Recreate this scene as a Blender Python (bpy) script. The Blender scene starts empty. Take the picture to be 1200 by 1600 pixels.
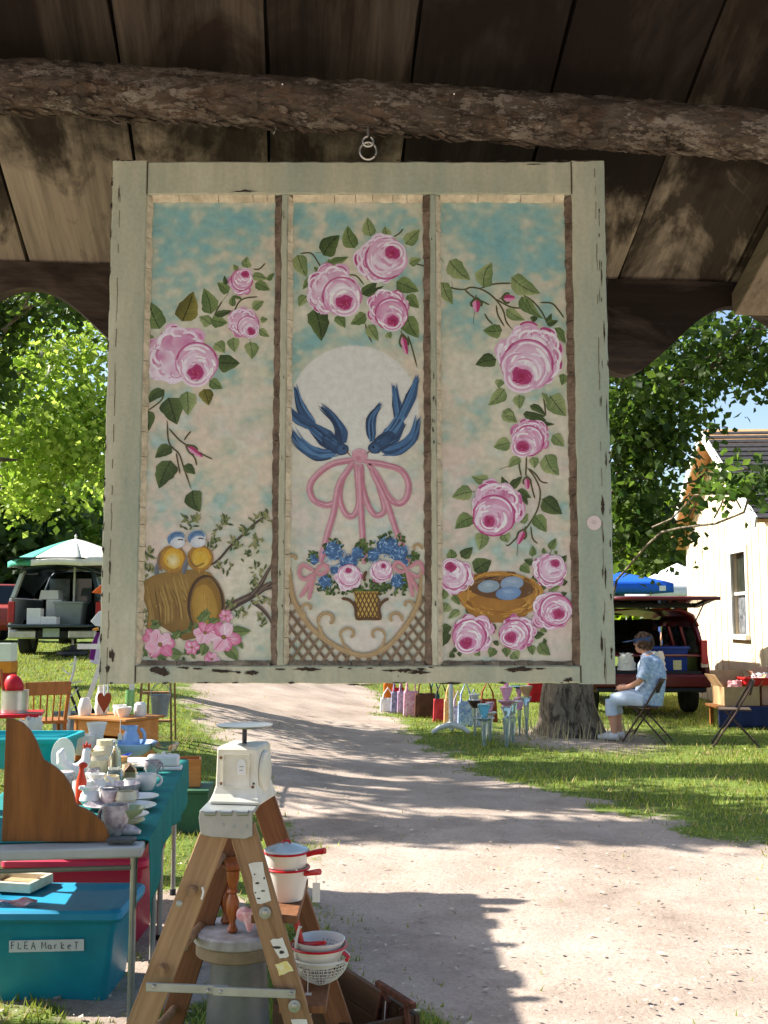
import bpy, math, random
import numpy as np
from mathutils import Matrix, Vector
R = math.radians
random.seed(7)
rng = np.random.default_rng(7)
sc = bpy.context.scene
col = sc.collection

# ------------------------------------------------------------------ camera, sky, sun, exposure
EYE, PITCH, FPX = 1.55, R(5.8), 1617.0
cam_d = bpy.data.cameras.new('camera')
cam = bpy.data.objects.new('camera', cam_d); col.objects.link(cam)
cam.location = (0, 0, EYE); cam.rotation_euler = (R(90) + PITCH, 0, 0)
cam_d.sensor_fit = 'VERTICAL'; cam_d.sensor_height = 36; cam_d.lens = FPX / 1600 * 36
cam_d.clip_start = 0.02; cam_d.clip_end = 2000
sc.camera = cam
SUN_EL, SUN_AZ = R(38), R(-76)          # azimuth from +Y towards +X: the sun stands to the left, a little beyond
world = bpy.data.worlds.new('World'); sc.world = world; world.use_nodes = True
wn = world.node_tree
sky = wn.nodes.new('ShaderNodeTexSky'); sky.sky_type = 'NISHITA'; sky.sun_disc = False
sky.sun_elevation = SUN_EL; sky.sun_rotation = SUN_AZ; sky.air_density = 1.0; sky.dust_density = 1.6
wn.nodes['Background'].inputs['Strength'].default_value = 0.09
wn.links.new(sky.outputs[0], wn.nodes['Background'].inputs[0])
sun_d = bpy.data.lights.new('sun', 'SUN'); sun_d.energy = 5.0; sun_d.angle = R(0.5); sun_d.color = (1, .955, .885)
sun = bpy.data.objects.new('sun', sun_d); col.objects.link(sun)
sdir = Vector((math.sin(SUN_AZ) * math.cos(SUN_EL), math.cos(SUN_AZ) * math.cos(SUN_EL), math.sin(SUN_EL)))
sun.rotation_euler = sdir.to_track_quat('Z', 'Y').to_euler()
sc.view_settings.view_transform = 'Standard'; sc.view_settings.look = 'None'
sc.view_settings.exposure = 1.45; sc.view_settings.gamma = 1
sc.view_settings.use_curve_mapping = False
sc.cycles.max_bounces = 10; sc.cycles.diffuse_bounces = 5; sc.cycles.transparent_max_bounces = 12
sc.cycles.caustics_reflective = False; sc.cycles.caustics_refractive = False

# ------------------------------------------------------------------ measuring helpers
def S(t): t = np.clip(t, 0, 1); return t * t * (3 - 2 * t)
def gz(x, y):                                     # the lawn climbs gently to the left, far side
    return 0.8 * np.clip((y - 3.5) / 17.0, 0, 1.15) * S((0.5 - x) / 4.5) + 0.012 * np.sin(x * 1.7 + y * .9) * np.clip((y - 3) / 4, 0, 1)
CP, SP = math.cos(PITCH), math.sin(PITCH)
def ray(px, py):
    u = (px - 600) / FPX; v = (800 - py) / FPX
    return np.array((u, CP - v * SP, SP + v * CP))
def P(px, py, d):                                 # point in the plane y = d
    r = ray(px, py); return np.array((0, 0, EYE)) + r * (d / r[1])
def H(px, py, z):                                 # point in the plane z = z
    r = ray(px, py); return np.array((0, 0, EYE)) + r * ((z - EYE) / r[2])
def G(px, py):                                    # point on the ground
    r = ray(px, py); t = 3.0
    for i in range(3000):
        p = np.array((0, 0, EYE)) + r * t
        if p[2] <= gz(p[0], p[1]): break
        t += .02
    return p
def lin(c):
    c = np.asarray(c, float) / 255.0
    return np.where(c <= .04045, c / 12.92, ((c + .055) / 1.055) ** 2.4)

# ------------------------------------------------------------------ materials
MATS = {}
def nd(nt, t, **kw):
    n = nt.nodes.new(t)
    for k, v in kw.items():
        if k.startswith('i_'): n.inputs[k[2:].replace('_', ' ')].default_value = v
        else: setattr(n, k, v)
    return n
def mat(name, c, rough=.6, var=.12, scale=8, metal=0, bump=0, bscale=60, spec=.4, trans=0, c2=None, alpha=1, rnd=0, ior=1.45, coord='Object', detail=4):
    """plain procedural surface: two noise scales of colour change, optional relief; c is sRGB 0-255"""
    if name in MATS: return MATS[name]
    m = bpy.data.materials.new(name); m.use_nodes = True; nt = m.node_tree; L = nt.links
    b = nt.nodes['Principled BSDF']
    lc = lin(c); d2 = lin(c2) if c2 is not None else np.clip(lc * (1 - var * 2), 0, 1)
    up = np.clip(lc * (1 + var), 0, .92)
    tc = nd(nt, 'ShaderNodeTexCoord')
    n1 = nd(nt, 'ShaderNodeTexNoise', i_Scale=scale, i_Detail=detail, i_Roughness=.62)
    L.new(tc.outputs[coord], n1.inputs['Vector'])
    rp = nd(nt, 'ShaderNodeValToRGB')
    rp.color_ramp.elements[0].position = .3; rp.color_ramp.elements[1].position = .7
    rp.color_ramp.elements[0].color = (*d2, 1); rp.color_ramp.elements[1].color = (*up, 1)
    L.new(n1.outputs[0], rp.inputs[0]); out = rp.outputs[0]
    if rnd:
        oi = nd(nt, 'ShaderNodeObjectInfo'); hs = nd(nt, 'ShaderNodeHueSaturation')
        mr = nd(nt, 'ShaderNodeMapRange'); mr.inputs[3].default_value = 1 - rnd; mr.inputs[4].default_value = 1 + rnd
        L.new(oi.outputs['Random'], mr.inputs[0]); L.new(mr.outputs[0], hs.inputs['Value']); L.new(out, hs.inputs['Color']); out = hs.outputs[0]
    L.new(out, b.inputs['Base Color'])
    b.inputs['Roughness'].default_value = rough; b.inputs['Metallic'].default_value = metal
    b.inputs['Specular IOR Level'].default_value = spec; b.inputs['IOR'].default_value = ior
    b.inputs['Transmission Weight'].default_value = trans
    if bump:
        n2 = nd(nt, 'ShaderNodeTexNoise', i_Scale=bscale, i_Detail=3.0); L.new(tc.outputs[coord], n2.inputs['Vector'])
        bp = nd(nt, 'ShaderNodeBump', i_Strength=bump, i_Distance=.01); L.new(n2.outputs[0], bp.inputs['Height']); L.new(bp.outputs[0], b.inputs['Normal'])
    if alpha < 1: b.inputs['Alpha'].default_value = alpha
    MATS[name] = m; return m
def wood(name, c1, c2, axis='Y', gs=14, stretch=.06, rough=.75, bump=.35, stain=None, stain_lim=.55, stain_scale=3, saw=0, spec=.25, bleach=None):
    """grain stretched along one axis, optional dark stains with ragged edges and saw marks across"""
    if name in MATS: return MATS[name]
    m = bpy.data.materials.new(name); m.use_nodes = True; nt = m.node_tree; L = nt.links
    b = nt.nodes['Principled BSDF']; tc = nd(nt, 'ShaderNodeTexCoord'); oi = nd(nt, 'ShaderNodeObjectInfo')
    ad = nd(nt, 'ShaderNodeVectorMath', operation='MULTIPLY_ADD')
    L.new(oi.outputs['Random'], ad.inputs[0]); ad.inputs[1].default_value = (13.1, 7.7, 5.3); L.new(tc.outputs['Object'], ad.inputs[2])
    mp = nd(nt, 'ShaderNodeMapping'); s = [1, 1, 1]; s['XYZ'.index(axis)] = stretch; mp.inputs['Scale'].default_value = s
    L.new(ad.outputs[0], mp.inputs[0])
    n0 = nd(nt, 'ShaderNodeTexNoise', i_Scale=2.5, i_Detail=2.0); L.new(mp.outputs[0], n0.inputs['Vector'])
    n1 = nd(nt, 'ShaderNodeTexNoise', i_Scale=gs, i_Detail=8.0, i_Roughness=.7, i_Distortion=.4); L.new(mp.outputs[0], n1.inputs['Vector'])
    n2 = nd(nt, 'ShaderNodeTexNoise', i_Scale=gs * 9, i_Detail=4.0, i_Roughness=.7); L.new(mp.outputs[0], n2.inputs['Vector'])
    mx0 = nd(nt, 'ShaderNodeMath', operation='MULTIPLY_ADD'); L.new(n2.outputs[0], mx0.inputs[0]); mx0.inputs[1].default_value = .55; L.new(n1.outputs[0], mx0.inputs[2])
    rp = nd(nt, 'ShaderNodeValToRGB'); rp.color_ramp.elements[0].position = .55; rp.color_ramp.elements[1].position = .98
    rp.color_ramp.elements[0].color = (*lin(c1), 1); rp.color_ramp.elements[1].color = (*lin(c2), 1); L.new(mx0.outputs[0], rp.inputs[0])
    out = rp.outputs[0]
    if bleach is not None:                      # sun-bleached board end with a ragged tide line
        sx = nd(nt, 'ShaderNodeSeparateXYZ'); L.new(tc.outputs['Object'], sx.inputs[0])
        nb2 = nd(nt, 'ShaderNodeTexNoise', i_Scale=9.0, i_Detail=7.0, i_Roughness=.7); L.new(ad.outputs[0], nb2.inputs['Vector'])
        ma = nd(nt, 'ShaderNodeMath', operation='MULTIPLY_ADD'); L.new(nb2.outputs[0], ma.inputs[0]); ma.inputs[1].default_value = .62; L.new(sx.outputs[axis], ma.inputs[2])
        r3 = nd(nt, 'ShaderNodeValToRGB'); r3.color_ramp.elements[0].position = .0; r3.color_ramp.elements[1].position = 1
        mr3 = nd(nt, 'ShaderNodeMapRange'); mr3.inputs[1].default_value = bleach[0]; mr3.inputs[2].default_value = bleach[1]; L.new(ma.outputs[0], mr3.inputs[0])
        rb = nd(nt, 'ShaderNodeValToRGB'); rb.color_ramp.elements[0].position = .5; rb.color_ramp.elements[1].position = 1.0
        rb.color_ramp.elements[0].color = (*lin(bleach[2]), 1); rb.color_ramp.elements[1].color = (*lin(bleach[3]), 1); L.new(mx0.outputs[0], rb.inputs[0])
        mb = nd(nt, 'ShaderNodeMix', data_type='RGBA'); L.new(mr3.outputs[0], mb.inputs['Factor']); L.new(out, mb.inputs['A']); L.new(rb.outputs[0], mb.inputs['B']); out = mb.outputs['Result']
    if stain is not None:
        ns = nd(nt, 'ShaderNodeTexNoise', i_Scale=stain_scale, i_Detail=6.0, i_Roughness=.65, i_Distortion=.6)
        mp2 = nd(nt, 'ShaderNodeMapping'); s2 = [1, 1, 1]; s2['XYZ'.index(axis)] = .45; mp2.inputs['Scale'].default_value = s2
        L.new(ad.outputs[0], mp2.inputs[0]); L.new(mp2.outputs[0], ns.inputs['Vector'])
        r2 = nd(nt, 'ShaderNodeValToRGB'); r2.color_ramp.elements[0].position = stain_lim - .05; r2.color_ramp.elements[1].position = stain_lim + .04
        L.new(ns.outputs[0], r2.inputs[0])
        mx = nd(nt, 'ShaderNodeMix', data_type='RGBA'); mx.inputs['B'].default_value = (*lin(stain), 1)
        mulf = nd(nt, 'ShaderNodeMath', operation='MULTIPLY'); L.new(r2.outputs[0], mulf.inputs[0]); mulf.inputs[1].default_value = .85
        L.new(mulf.outputs[0], mx.inputs['Factor']); L.new(out, mx.inputs['A']); out = mx.outputs['Result']
    hs = nd(nt, 'ShaderNodeHueSaturation'); mr = nd(nt, 'ShaderNodeMapRange'); mr.inputs[3].default_value = .75; mr.inputs[4].default_value = 1.2
    L.new(oi.outputs['Random'], mr.inputs[0]); L.new(mr.outputs[0], hs.inputs['Value']); L.new(out, hs.inputs['Color'])
    L.new(hs.outputs[0], b.inputs['Base Color']); b.inputs['Roughness'].default_value = rough; b.inputs['Specular IOR Level'].default_value = spec
    h = mx0.outputs[0]
    if saw:
        wv = nd(nt, 'ShaderNodeTexWave', bands_direction=axis, i_Scale=saw, i_Distortion=3.0, i_Detail=2.0); L.new(ad.outputs[0], wv.inputs['Vector'])
        m2 = nd(nt, 'ShaderNodeMath', operation='MULTIPLY_ADD'); L.new(wv.outputs[0], m2.inputs[0]); m2.inputs[1].default_value = .3; L.new(h, m2.inputs[2]); h = m2.outputs[0]
    bp = nd(nt, 'ShaderNodeBump', i_Strength=bump, i_Distance=.006); L.new(h, bp.inputs['Height']); L.new(bp.outputs[0], b.inputs['Normal'])
    MATS[name] = m; return m
def colattr(name, rough=.55, bump=0, spec=.35, transl=0, bscale=400, var=.1, vscale=60):
    """colour from the mesh's own colour attribute 'Col' (pigment, print, leaf tint) with fine variation"""
    if name in MATS: return MATS[name]
    m = bpy.data.materials.new(name); m.use_nodes = True; nt = m.node_tree; L = nt.links
    b = nt.nodes['Principled BSDF']; a = nd(nt, 'ShaderNodeAttribute', attribute_name='Col'); tc = nd(nt, 'ShaderNodeTexCoord')
    n = nd(nt, 'ShaderNodeTexNoise', i_Scale=vscale, i_Detail=5.0); L.new(tc.outputs['Object'], n.inputs['Vector'])
    mr = nd(nt, 'ShaderNodeMapRange'); mr.inputs[1].default_value = .25; mr.inputs[2].default_value = .75
    mr.inputs[3].default_value = 1 - var; mr.inputs[4].default_value = 1 + var
    L.new(n.outputs[0], mr.inputs[0])
    hs = nd(nt, 'ShaderNodeHueSaturation'); L.new(mr.outputs[0], hs.inputs['Value']); L.new(a.outputs['Color'], hs.inputs['Color'])
    L.new(hs.outputs[0], b.inputs['Base Color']); b.inputs['Roughness'].default_value = rough; b.inputs['Specular IOR Level'].default_value = spec
    if bump:
        n2 = nd(nt, 'ShaderNodeTexNoise', i_Scale=bscale, i_Detail=3.0); L.new(tc.outputs['Object'], n2.inputs['Vector'])
        bp = nd(nt, 'ShaderNodeBump', i_Strength=bump, i_Distance=.002); L.new(n2.outputs[0], bp.inputs['Height']); L.new(bp.outputs[0], b.inputs['Normal'])
    if transl:
        t = nd(nt, 'ShaderNodeBsdfTranslucent'); mx = nd(nt, 'ShaderNodeMixShader'); mx.inputs[0].default_value = transl
        h2 = nd(nt, 'ShaderNodeHueSaturation'); h2.inputs['Value'].default_value = 1.5; h2.inputs['Saturation'].default_value = 1.1
        L.new(hs.outputs[0], h2.inputs['Color']); L.new(h2.outputs[0], t.inputs['Color'])
        L.new(b.outputs[0], mx.inputs[1]); L.new(t.outputs[0], mx.inputs[2]); L.new(mx.outputs[0], nt.nodes['Material Output'].inputs['Surface'])
    MATS[name] = m; return m

# ------------------------------------------------------------------ mesh helpers
def rot(rx=0, ry=0, rz=0): return np.array((Matrix.Rotation(rz, 3, 'Z') @ Matrix.Rotation(ry, 3, 'Y') @ Matrix.Rotation(rx, 3, 'X')))
class MB:
    def __init__(s): s.v = []; s.f = []; s.c = []
    def add(s, v, f, c=None):
        o = len(s.v); s.v += [tuple(map(float, q)) for q in v]; s.f += [tuple(i + o for i in q) for q in f]
        if c is not None:
            c = np.asarray(c, float)
            if c.ndim == 1: c = np.tile(c, (len(v), 1))
            s.c += [tuple(q) for q in c]
        return s
    def box(s, c, d, m=None, taper=1.0):
        x, y, z = [q / 2 for q in d]; t = taper
        v = np.array([(-x * t, -y * t, -z), (x * t, -y * t, -z), (x * t, y * t, -z), (-x * t, y * t, -z), (-x, -y, z), (x, -y, z), (x, y, z), (-x, y, z)])
        if m is not None: v = v @ np.asarray(m).T
        return s.add(v + np.asarray(c, float), [(0, 3, 2, 1), (4, 5, 6, 7), (0, 1, 5, 4), (1, 2, 6, 5), (2, 3, 7, 6), (3, 0, 4, 7)])
    def beam(s, p, q, w, h, side=(0, 0, 1)):
        p = np.asarray(p, float); q = np.asarray(q, float); a = q - p; l = np.linalg.norm(a); a /= l
        n = np.cross(a, np.asarray(side, float)); n /= np.linalg.norm(n) + 1e-9; k = np.cross(n, a)
        return s.box((p + q) / 2, (l, w, h), np.stack([a, n, k], 1))
    def tube(s, pts, r, n=10, caps=True, c=None):
        pts = np.asarray(pts, float); m = len(pts); r = np.full(m, r) if np.isscalar(r) else np.asarray(r, float)
        t = np.gradient(pts, axis=0); t /= np.linalg.norm(t, axis=1)[:, None] + 1e-12
        ref = np.array((0, 0, 1.0)) if abs(t[0][2]) < .9 else np.array((1.0, 0, 0))
        u = np.cross(t[0], ref); u /= np.linalg.norm(u); v = []
        an = np.linspace(0, 2 * math.pi, n, endpoint=False)
        for i in range(m):
            u = u - t[i] * np.dot(u, t[i]); u /= np.linalg.norm(u); w = np.cross(t[i], u)
            v += list(pts[i] + r[i] * (np.cos(an)[:, None] * u + np.sin(an)[:, None] * w))
        f = [(i * n + j, i * n + (j + 1) % n, (i + 1) * n + (j + 1) % n, (i + 1) * n + j) for i in range(m - 1) for j in range(n)]
        if caps: f += [tuple(range(n - 1, -1, -1)), tuple((m - 1) * n + j for j in range(n))]
        return s.add(v, f, c)
    def lathe(s, prof, c=(0, 0, 0), n=20, m=None, sx=1, sy=1):
        an = np.linspace(0, 2 * math.pi, n, endpoint=False); v = []; f = []
        for r, z in prof: v += [(r * math.cos(a) * sx, r * math.sin(a) * sy, z) for a in an]
        k = len(prof)
        f = [(i * n + j, i * n + (j + 1) % n, (i + 1) * n + (j + 1) % n, (i + 1) * n + j) for i in range(k - 1) for j in range(n)]
        if prof[0][0] > 1e-5: f.append(tuple(range(n - 1, -1, -1)))
        if prof[-1][0] > 1e-5: f.append(tuple((k - 1) * n + j for j in range(n)))
        v = np.array(v)
        if m is not None: v = v @ np.asarray(m).T
        return s.add(v + np.asarray(c, float), f)
    def ell(s, c, r, n=12, k=8, m=None):
        prof = [(max(math.sin(math.pi * i / k), 0) , -math.cos(math.pi * i / k)) for i in range(k + 1)]
        an = np.linspace(0, 2 * math.pi, n, endpoint=False); v = []
        for q, z in prof[1:-1]: v += [(q * math.cos(a) * r[0], q * math.sin(a) * r[1], z * r[2]) for a in an]
        b = len(v); v += [(0, 0, -r[2]), (0, 0, r[2])]
        f = [(i * n + j, i * n + (j + 1) % n, (i + 1) * n + (j + 1) % n, (i + 1) * n + j) for i in range(k - 2) for j in range(n)]
        f += [(b, (j + 1) % n, j) for j in range(n)] + [(b + 1, (k - 2) * n + j, (k - 2) * n + (j + 1) % n) for j in range(n)]
        v = np.array(v)
        if m is not None: v = v @ np.asarray(m).T
        return s.add(v + np.asarray(c, float), f)
    def prism(s, poly, y0, y1, m=None, c=(0, 0, 0)):        # polygon in XZ, pushed along Y
        n = len(poly); v = np.array([(x, y0, z) for x, z in poly] + [(x, y1, z) for x, z in poly], float)
        if m is not None: v = v @ np.asarray(m).T
        return s.add(v + np.asarray(c, float), [tuple(range(n - 1, -1, -1)), tuple(range(n, 2 * n))] + [(i, (i + 1) % n, n + (i + 1) % n, n + i) for i in range(n)])
    def grid(s, fn, nu, nv):
        v = [fn(i / nu, j / nv) for i in range(nu + 1) for j in range(nv + 1)]
        return s.add(v, [(i * (nv + 1) + j, (i + 1) * (nv + 1) + j, (i + 1) * (nv + 1) + j + 1, i * (nv + 1) + j + 1) for i in range(nu) for j in range(nv)])
    def build(s, name, m, parent=None, smooth=35, bevel=0, loc=None, rz=0, solid=0, sub=0):
        me = bpy.data.meshes.new(name); me.from_pydata(s.v, [], s.f); me.update()
        if len(s.c) == len(s.v) and s.c:
            a = me.color_attributes.new('Col', 'FLOAT_COLOR', 'POINT'); a.data.foreach_set('color', np.c_[np.array(s.c), np.ones(len(s.c))].astype(np.float32).ravel())
        if smooth: me.shade_smooth(); me.set_sharp_from_angle(angle=R(smooth))
        me.materials.append(m); o = bpy.data.objects.new(name, me); col.objects.link(o)
        if parent is not None: o.parent = parent
        if loc is not None: o.location = loc
        if rz: o.rotation_euler.z = rz
        if solid: q = o.modifiers.new('s', 'SOLIDIFY'); q.thickness = solid; q.offset = 0
        if bevel: q = o.modifiers.new('b', 'BEVEL'); q.width = bevel; q.segments = 2; q.limit_method = 'ANGLE'; q.angle_limit = R(40)
        if sub: q = o.modifiers.new('u', 'SUBSURF'); q.levels = sub; q.render_levels = sub
        return o
def T(o, label=None, cat=None, group=None, kind=None):
    if label: o['label'] = label
    if cat: o['category'] = cat
    if group: o['group'] = group
    if kind: o['kind'] = kind
    return o
def E(name, loc=(0, 0, 0), rz=0, label=None, cat=None, group=None):
    o = bpy.data.objects.new(name, None); col.objects.link(o); o.location = loc; o.rotation_euler.z = rz; o.empty_display_size = .1
    return T(o, label, cat, group)
def fast_mesh(name, v, f, m, cols=None, parent=None, smooth=False):        # numpy arrays, equal-sided faces
    v = np.asarray(v, np.float32); f = np.asarray(f, np.int32); k = f.shape[1]
    me = bpy.data.meshes.new(name); me.vertices.add(len(v)); me.vertices.foreach_set('co', v.ravel())
    me.loops.add(f.size); me.loops.foreach_set('vertex_index', f.ravel()); me.polygons.add(len(f))
    me.polygons.foreach_set('loop_start', np.arange(0, f.size, k, dtype=np.int32)); me.update(calc_edges=True)
    if cols is not None:
        a = me.color_attributes.new('Col', 'FLOAT_COLOR', 'POINT'); a.data.foreach_set('color', np.c_[cols, np.ones(len(v))].astype(np.float32).ravel())
    if smooth: me.shade_smooth()
    me.materials.append(m); o = bpy.data.objects.new(name, me); col.objects.link(o)
    if parent is not None: o.parent = parent
    return o
def copy_tree(o, parent=None):
    c = o.copy(); col.objects.link(c)
    if parent is not None: c.parent = parent
    for ch in list(o.children): copy_tree(ch, c)
    return c

# ------------------------------------------------------------------ ground
def vnoise(x, y, s, seed=0):
    r = np.random.default_rng(seed); g = r.random((64, 64)); x = np.asarray(x) * s; y = np.asarray(y) * s
    xi = np.floor(x).astype(int); yi = np.floor(y).astype(int); fx = S(x - xi); fy = S(y - yi)
    q = lambda a, b: g[a % 64, b % 64]
    return (q(xi, yi) * (1 - fx) + q(xi + 1, yi) * fx) * (1 - fy) + (q(xi, yi + 1) * (1 - fx) + q(xi + 1, yi + 1) * fx) * fy
LB = np.array([(-9, 45), (-6, 30), (-4.2, 21), (-3.0, 16.4), (-2.0, 12.3), (-1.3, 10.1), (-.75, 7.5), (-.45, 6.2), (-.25, 5), (.25, 4), (.7, 2), (.9, -10)])[::-1]
RB = np.array([(-5, 45), (-2.0, 30), (-.2, 21), (0, 16.4), (.45, 13.8), (1.0, 10.2), (1.9, 8.6), (2.6, 6.9), (4.2, 6.0), (9, 5.2), (30, 4.8), (30, -10)])[::-1]
def path_mask(x, y):
    n = (vnoise(x, y, 2.2, 1) - .5) * .7 + (vnoise(x, y, 7, 2) - .5) * .35
    xl = np.interp(y, LB[:, 1], LB[:, 0]); xr = np.interp(y, RB[:, 1], RB[:, 0]); w = .38 + y * .016
    m = S((x - xl + n * .8) / w / 2 + .5) * S((xr - x + n * .8) / w / 2 + .5)
    bare = S(((vnoise(x, y, .9, 5) - .42) * 2.2 + (vnoise(x, y, 4.5, 6) - .5) * .9 + (vnoise(x, y, 12, 7) - .5) * .5)) * S((9 - y) / 3) * S((.5 - x) / 1) * .75      # trodden soil round the stalls
    rut = 0
    tree = np.exp(-((x - 2.5) ** 2 / 1.4 + (y - 13.6) ** 2 / 3)) * .9
    back = S((2 - y) / 2)
    return np.clip(np.maximum.reduce([m, bare, tree, back * .8]), 0, 1)
def axis(a, b, dense, n, m):
    return np.unique(np.r_[np.linspace(dense[0], dense[1], n), dense[1] + (b - dense[1]) * np.linspace(0, 1, m) ** 2, dense[0] + (a - dense[0]) * np.linspace(0, 1, m) ** 2])
gx = axis(-400, 400, (-9, 9), 200, 30); gy = axis(-150, 900, (-3, 26), 260, 30)
X, Y = np.meshgrid(gx, gy, indexing='ij'); Z = gz(X, Y) + (vnoise(X, Y, 3, 3) - .5) * .022 + (vnoise(X, Y, 11, 4) - .5) * .010
nx, ny = X.shape; I = np.arange(nx * ny).reshape(nx, ny)
F = np.stack([I[:-1, :-1], I[1:, :-1], I[1:, 1:], I[:-1, 1:]], -1).reshape(-1, 4)
pm = path_mask(X, Y).ravel()
gm = bpy.data.materials.new('ground'); gm.use_nodes = True; nt = gm.node_tree; L = nt.links; b = nt.nodes['Principled BSDF']
a = nd(nt, 'ShaderNodeAttribute', attribute_name='Col'); tc = nd(nt, 'ShaderNodeTexCoord')
def ramp(nt, src, stops):
    r = nd(nt, 'ShaderNodeValToRGB'); e = r.color_ramp.elements
    while len(e) < len(stops): e.new(.5)
    for q, (p, c) in zip(e, stops): q.position = p; q.color = (*lin(c), 1)
    nt.links.new(src, r.inputs[0]); return r.outputs[0]
def noise(nt, src, **kw):
    n = nd(nt, 'ShaderNodeTexNoise', **kw); nt.links.new(src, n.inputs['Vector']); return n.outputs[0]
ob = tc.outputs['Object']
dirt = ramp(nt, noise(nt, ob, i_Scale=1.1, i_Detail=8.0, i_Roughness=.7), [(.3, (142, 127, 114)), (.5, (172, 156, 142)), (.72, (194, 178, 163))])
fine = ramp(nt, noise(nt, ob, i_Scale=46.0, i_Detail=8.0, i_Roughness=.8), [(.34, (120, 104, 92)), (.47, (235, 232, 230)), (.68, (255, 255, 255))])
mx = nd(nt, 'ShaderNodeMix', data_type='RGBA', blend_type='MULTIPLY'); mx.inputs['Factor'].default_value = .55
L.new(dirt, mx.inputs['A']); L.new(fine, mx.inputs['B'])
gr = ramp(nt, noise(nt, ob, i_Scale=1.6, i_Detail=9.0, i_Roughness=.75), [(.32, (112, 98, 70)), (.45, (96, 112, 52)), (.6, (122, 140, 64)), (.78, (160, 158, 92))])
grf = ramp(nt, noise(nt, ob, i_Scale=38.0, i_Detail=5.0, i_Roughness=.8), [(.3, (110, 110, 100)), (.6, (255, 255, 255))])
mg = nd(nt, 'ShaderNodeMix', data_type='RGBA', blend_type='MULTIPLY'); mg.inputs['Factor'].default_value = .7
L.new(gr, mg.inputs['A']); L.new(grf, mg.inputs['B'])
nb = noise(nt, ob, i_Scale=9.0, i_Detail=6.0, i_Roughness=.7)
sm = nd(nt, 'ShaderNodeMath', operation='MULTIPLY_ADD'); L.new(nb, sm.inputs[0]); sm.inputs[1].default_value = .9
ms = nd(nt, 'ShaderNodeMath', operation='SUBTRACT'); L.new(a.outputs['Fac'], ms.inputs[0]); ms.inputs[1].default_value = .45; L.new(ms.outputs[0], sm.inputs[2])
fr = ramp(nt, sm.outputs[0], [(.36, (0, 0, 0)), (.58, (255, 255, 255))])
mm = nd(nt, 'ShaderNodeMix', data_type='RGBA'); L.new(fr, mm.inputs['Factor']); L.new(mg.outputs['Result'], mm.inputs['A']); L.new(mx.outputs['Result'], mm.inputs['B'])
L.new(mm.outputs['Result'], b.inputs['Base Color']); b.inputs['Roughness'].default_value = .95; b.inputs['Specular IOR Level'].default_value = .1
bp = nd(nt, 'ShaderNodeBump', i_Strength=.5, i_Distance=.02); L.new(noise(nt, ob, i_Scale=30.0, i_Detail=6.0, i_Roughness=.7), bp.inputs['Height']); L.new(bp.outputs[0], b.inputs['Normal'])
T(fast_mesh('ground', np.stack([X, Y, Z], -1).reshape(-1, 3), F, gm, np.repeat(pm[:, None], 3, 1), smooth=True), kind='structure')
def gz2(x, y): return gz(x, y) + (vnoise(x, y, 3, 3) - .5) * .022

# grass blades, thinner with distance
def scatter(n, y0, y1, pw=1.5):
    y = y0 + (y1 - y0) * rng.random(n) ** pw; x = (rng.random(n) * 2 - 1) * (.40 * y + .4); return x, y
gx_, gy_ = scatter(150000, 3.6, 24, 1.6)
pmk = path_mask(gx_, gy_); keep = rng.random(len(gx_)) > np.clip(pmk * 1.35 - .05, 0, .992)
dry = vnoise(gx_, gy_, 1.3, 9); keep &= rng.random(len(gx_)) < .35 + dry * .9
gx_, gy_, dry, pmk = gx_[keep], gy_[keep], dry[keep], pmk[keep]; n = len(gx_)
h = (.018 + .036 * rng.random(n) ** 1.6) * (1.15 - .5 * pmk) * (1 + .25 * (gy_ > 8)); w = (.0028 + .002 * rng.random(n)) * (1 + gy_ * .09); an = rng.random(n) * 6.28
z0 = gz2(gx_, gy_) - .006; lx = (rng.random(n) - .5) * 1.3 * h; ly = (rng.random(n) - .5) * 1.3 * h
ca, sa = np.cos(an) * w, np.sin(an) * w
V = np.stack([np.stack([gx_ - ca, gy_ - sa, z0], 1), np.stack([gx_ + ca, gy_ + sa, z0], 1), np.stack([gx_ + lx, gy_ + ly, z0 + h], 1)], 1).reshape(-1, 3)
t = rng.random(n)[:, None]; base = lin((98, 114, 42)) * (1 - t) + lin((160, 166, 80)) * t; dd = (rng.random(n) < .16)[:, None]
base = np.where(dd, lin((168, 150, 100)), base)
T(fast_mesh('grass', V, np.arange(3 * n).reshape(-1, 3), colattr('grass_blade', .7, transl=.3, spec=.2), np.repeat(base, 3, 0)), 'short worn green grass on both sides of the dirt lane', 'grass', kind='stuff')
# leaf litter, chips and pebbles on the lane
gx_, gy_ = scatter(15000, 3.7, 15, 1.9); n = len(gx_)
pmk = path_mask(gx_, gy_); k = rng.random(n) < .3 + .7 * (pmk > .5); gx_, gy_ = gx_[k], gy_[k]; n = len(gx_)
an = rng.random(n) * 6.28; ln = .003 + .02 * rng.random(n) ** 6; wd = ln * (.18 + .5 * rng.random(n)); z0 = gz2(gx_, gy_) + .012
dx, dy = np.cos(an), np.sin(an); hh = (rng.random(n) * .5 + .1) * wd * 1.2
q = lambda a, b, z: np.stack([gx_ + dx * a - dy * b, gy_ + dy * a + dx * b, z], 1)
V = np.stack([q(-ln, 0 * wd, z0), q(0 * ln, -wd, z0 + .3 * hh), q(ln, 0 * wd, z0 + hh), q(0 * ln, wd, z0 + hh * 1.4), ], 1).reshape(-1, 3)
t = rng.random(n)[:, None]; cl = lin((92, 78, 66)) * (1 - t ** .5) + lin((200, 188, 168)) * t ** .5
T(fast_mesh('leaf_litter', V, np.arange(4 * n).reshape(-1, 4), colattr('litter', .8), np.repeat(cl, 4, 0)), 'dry leaf scraps, chips and twigs strewn over the dirt lane', 'litter', kind='stuff')
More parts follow.
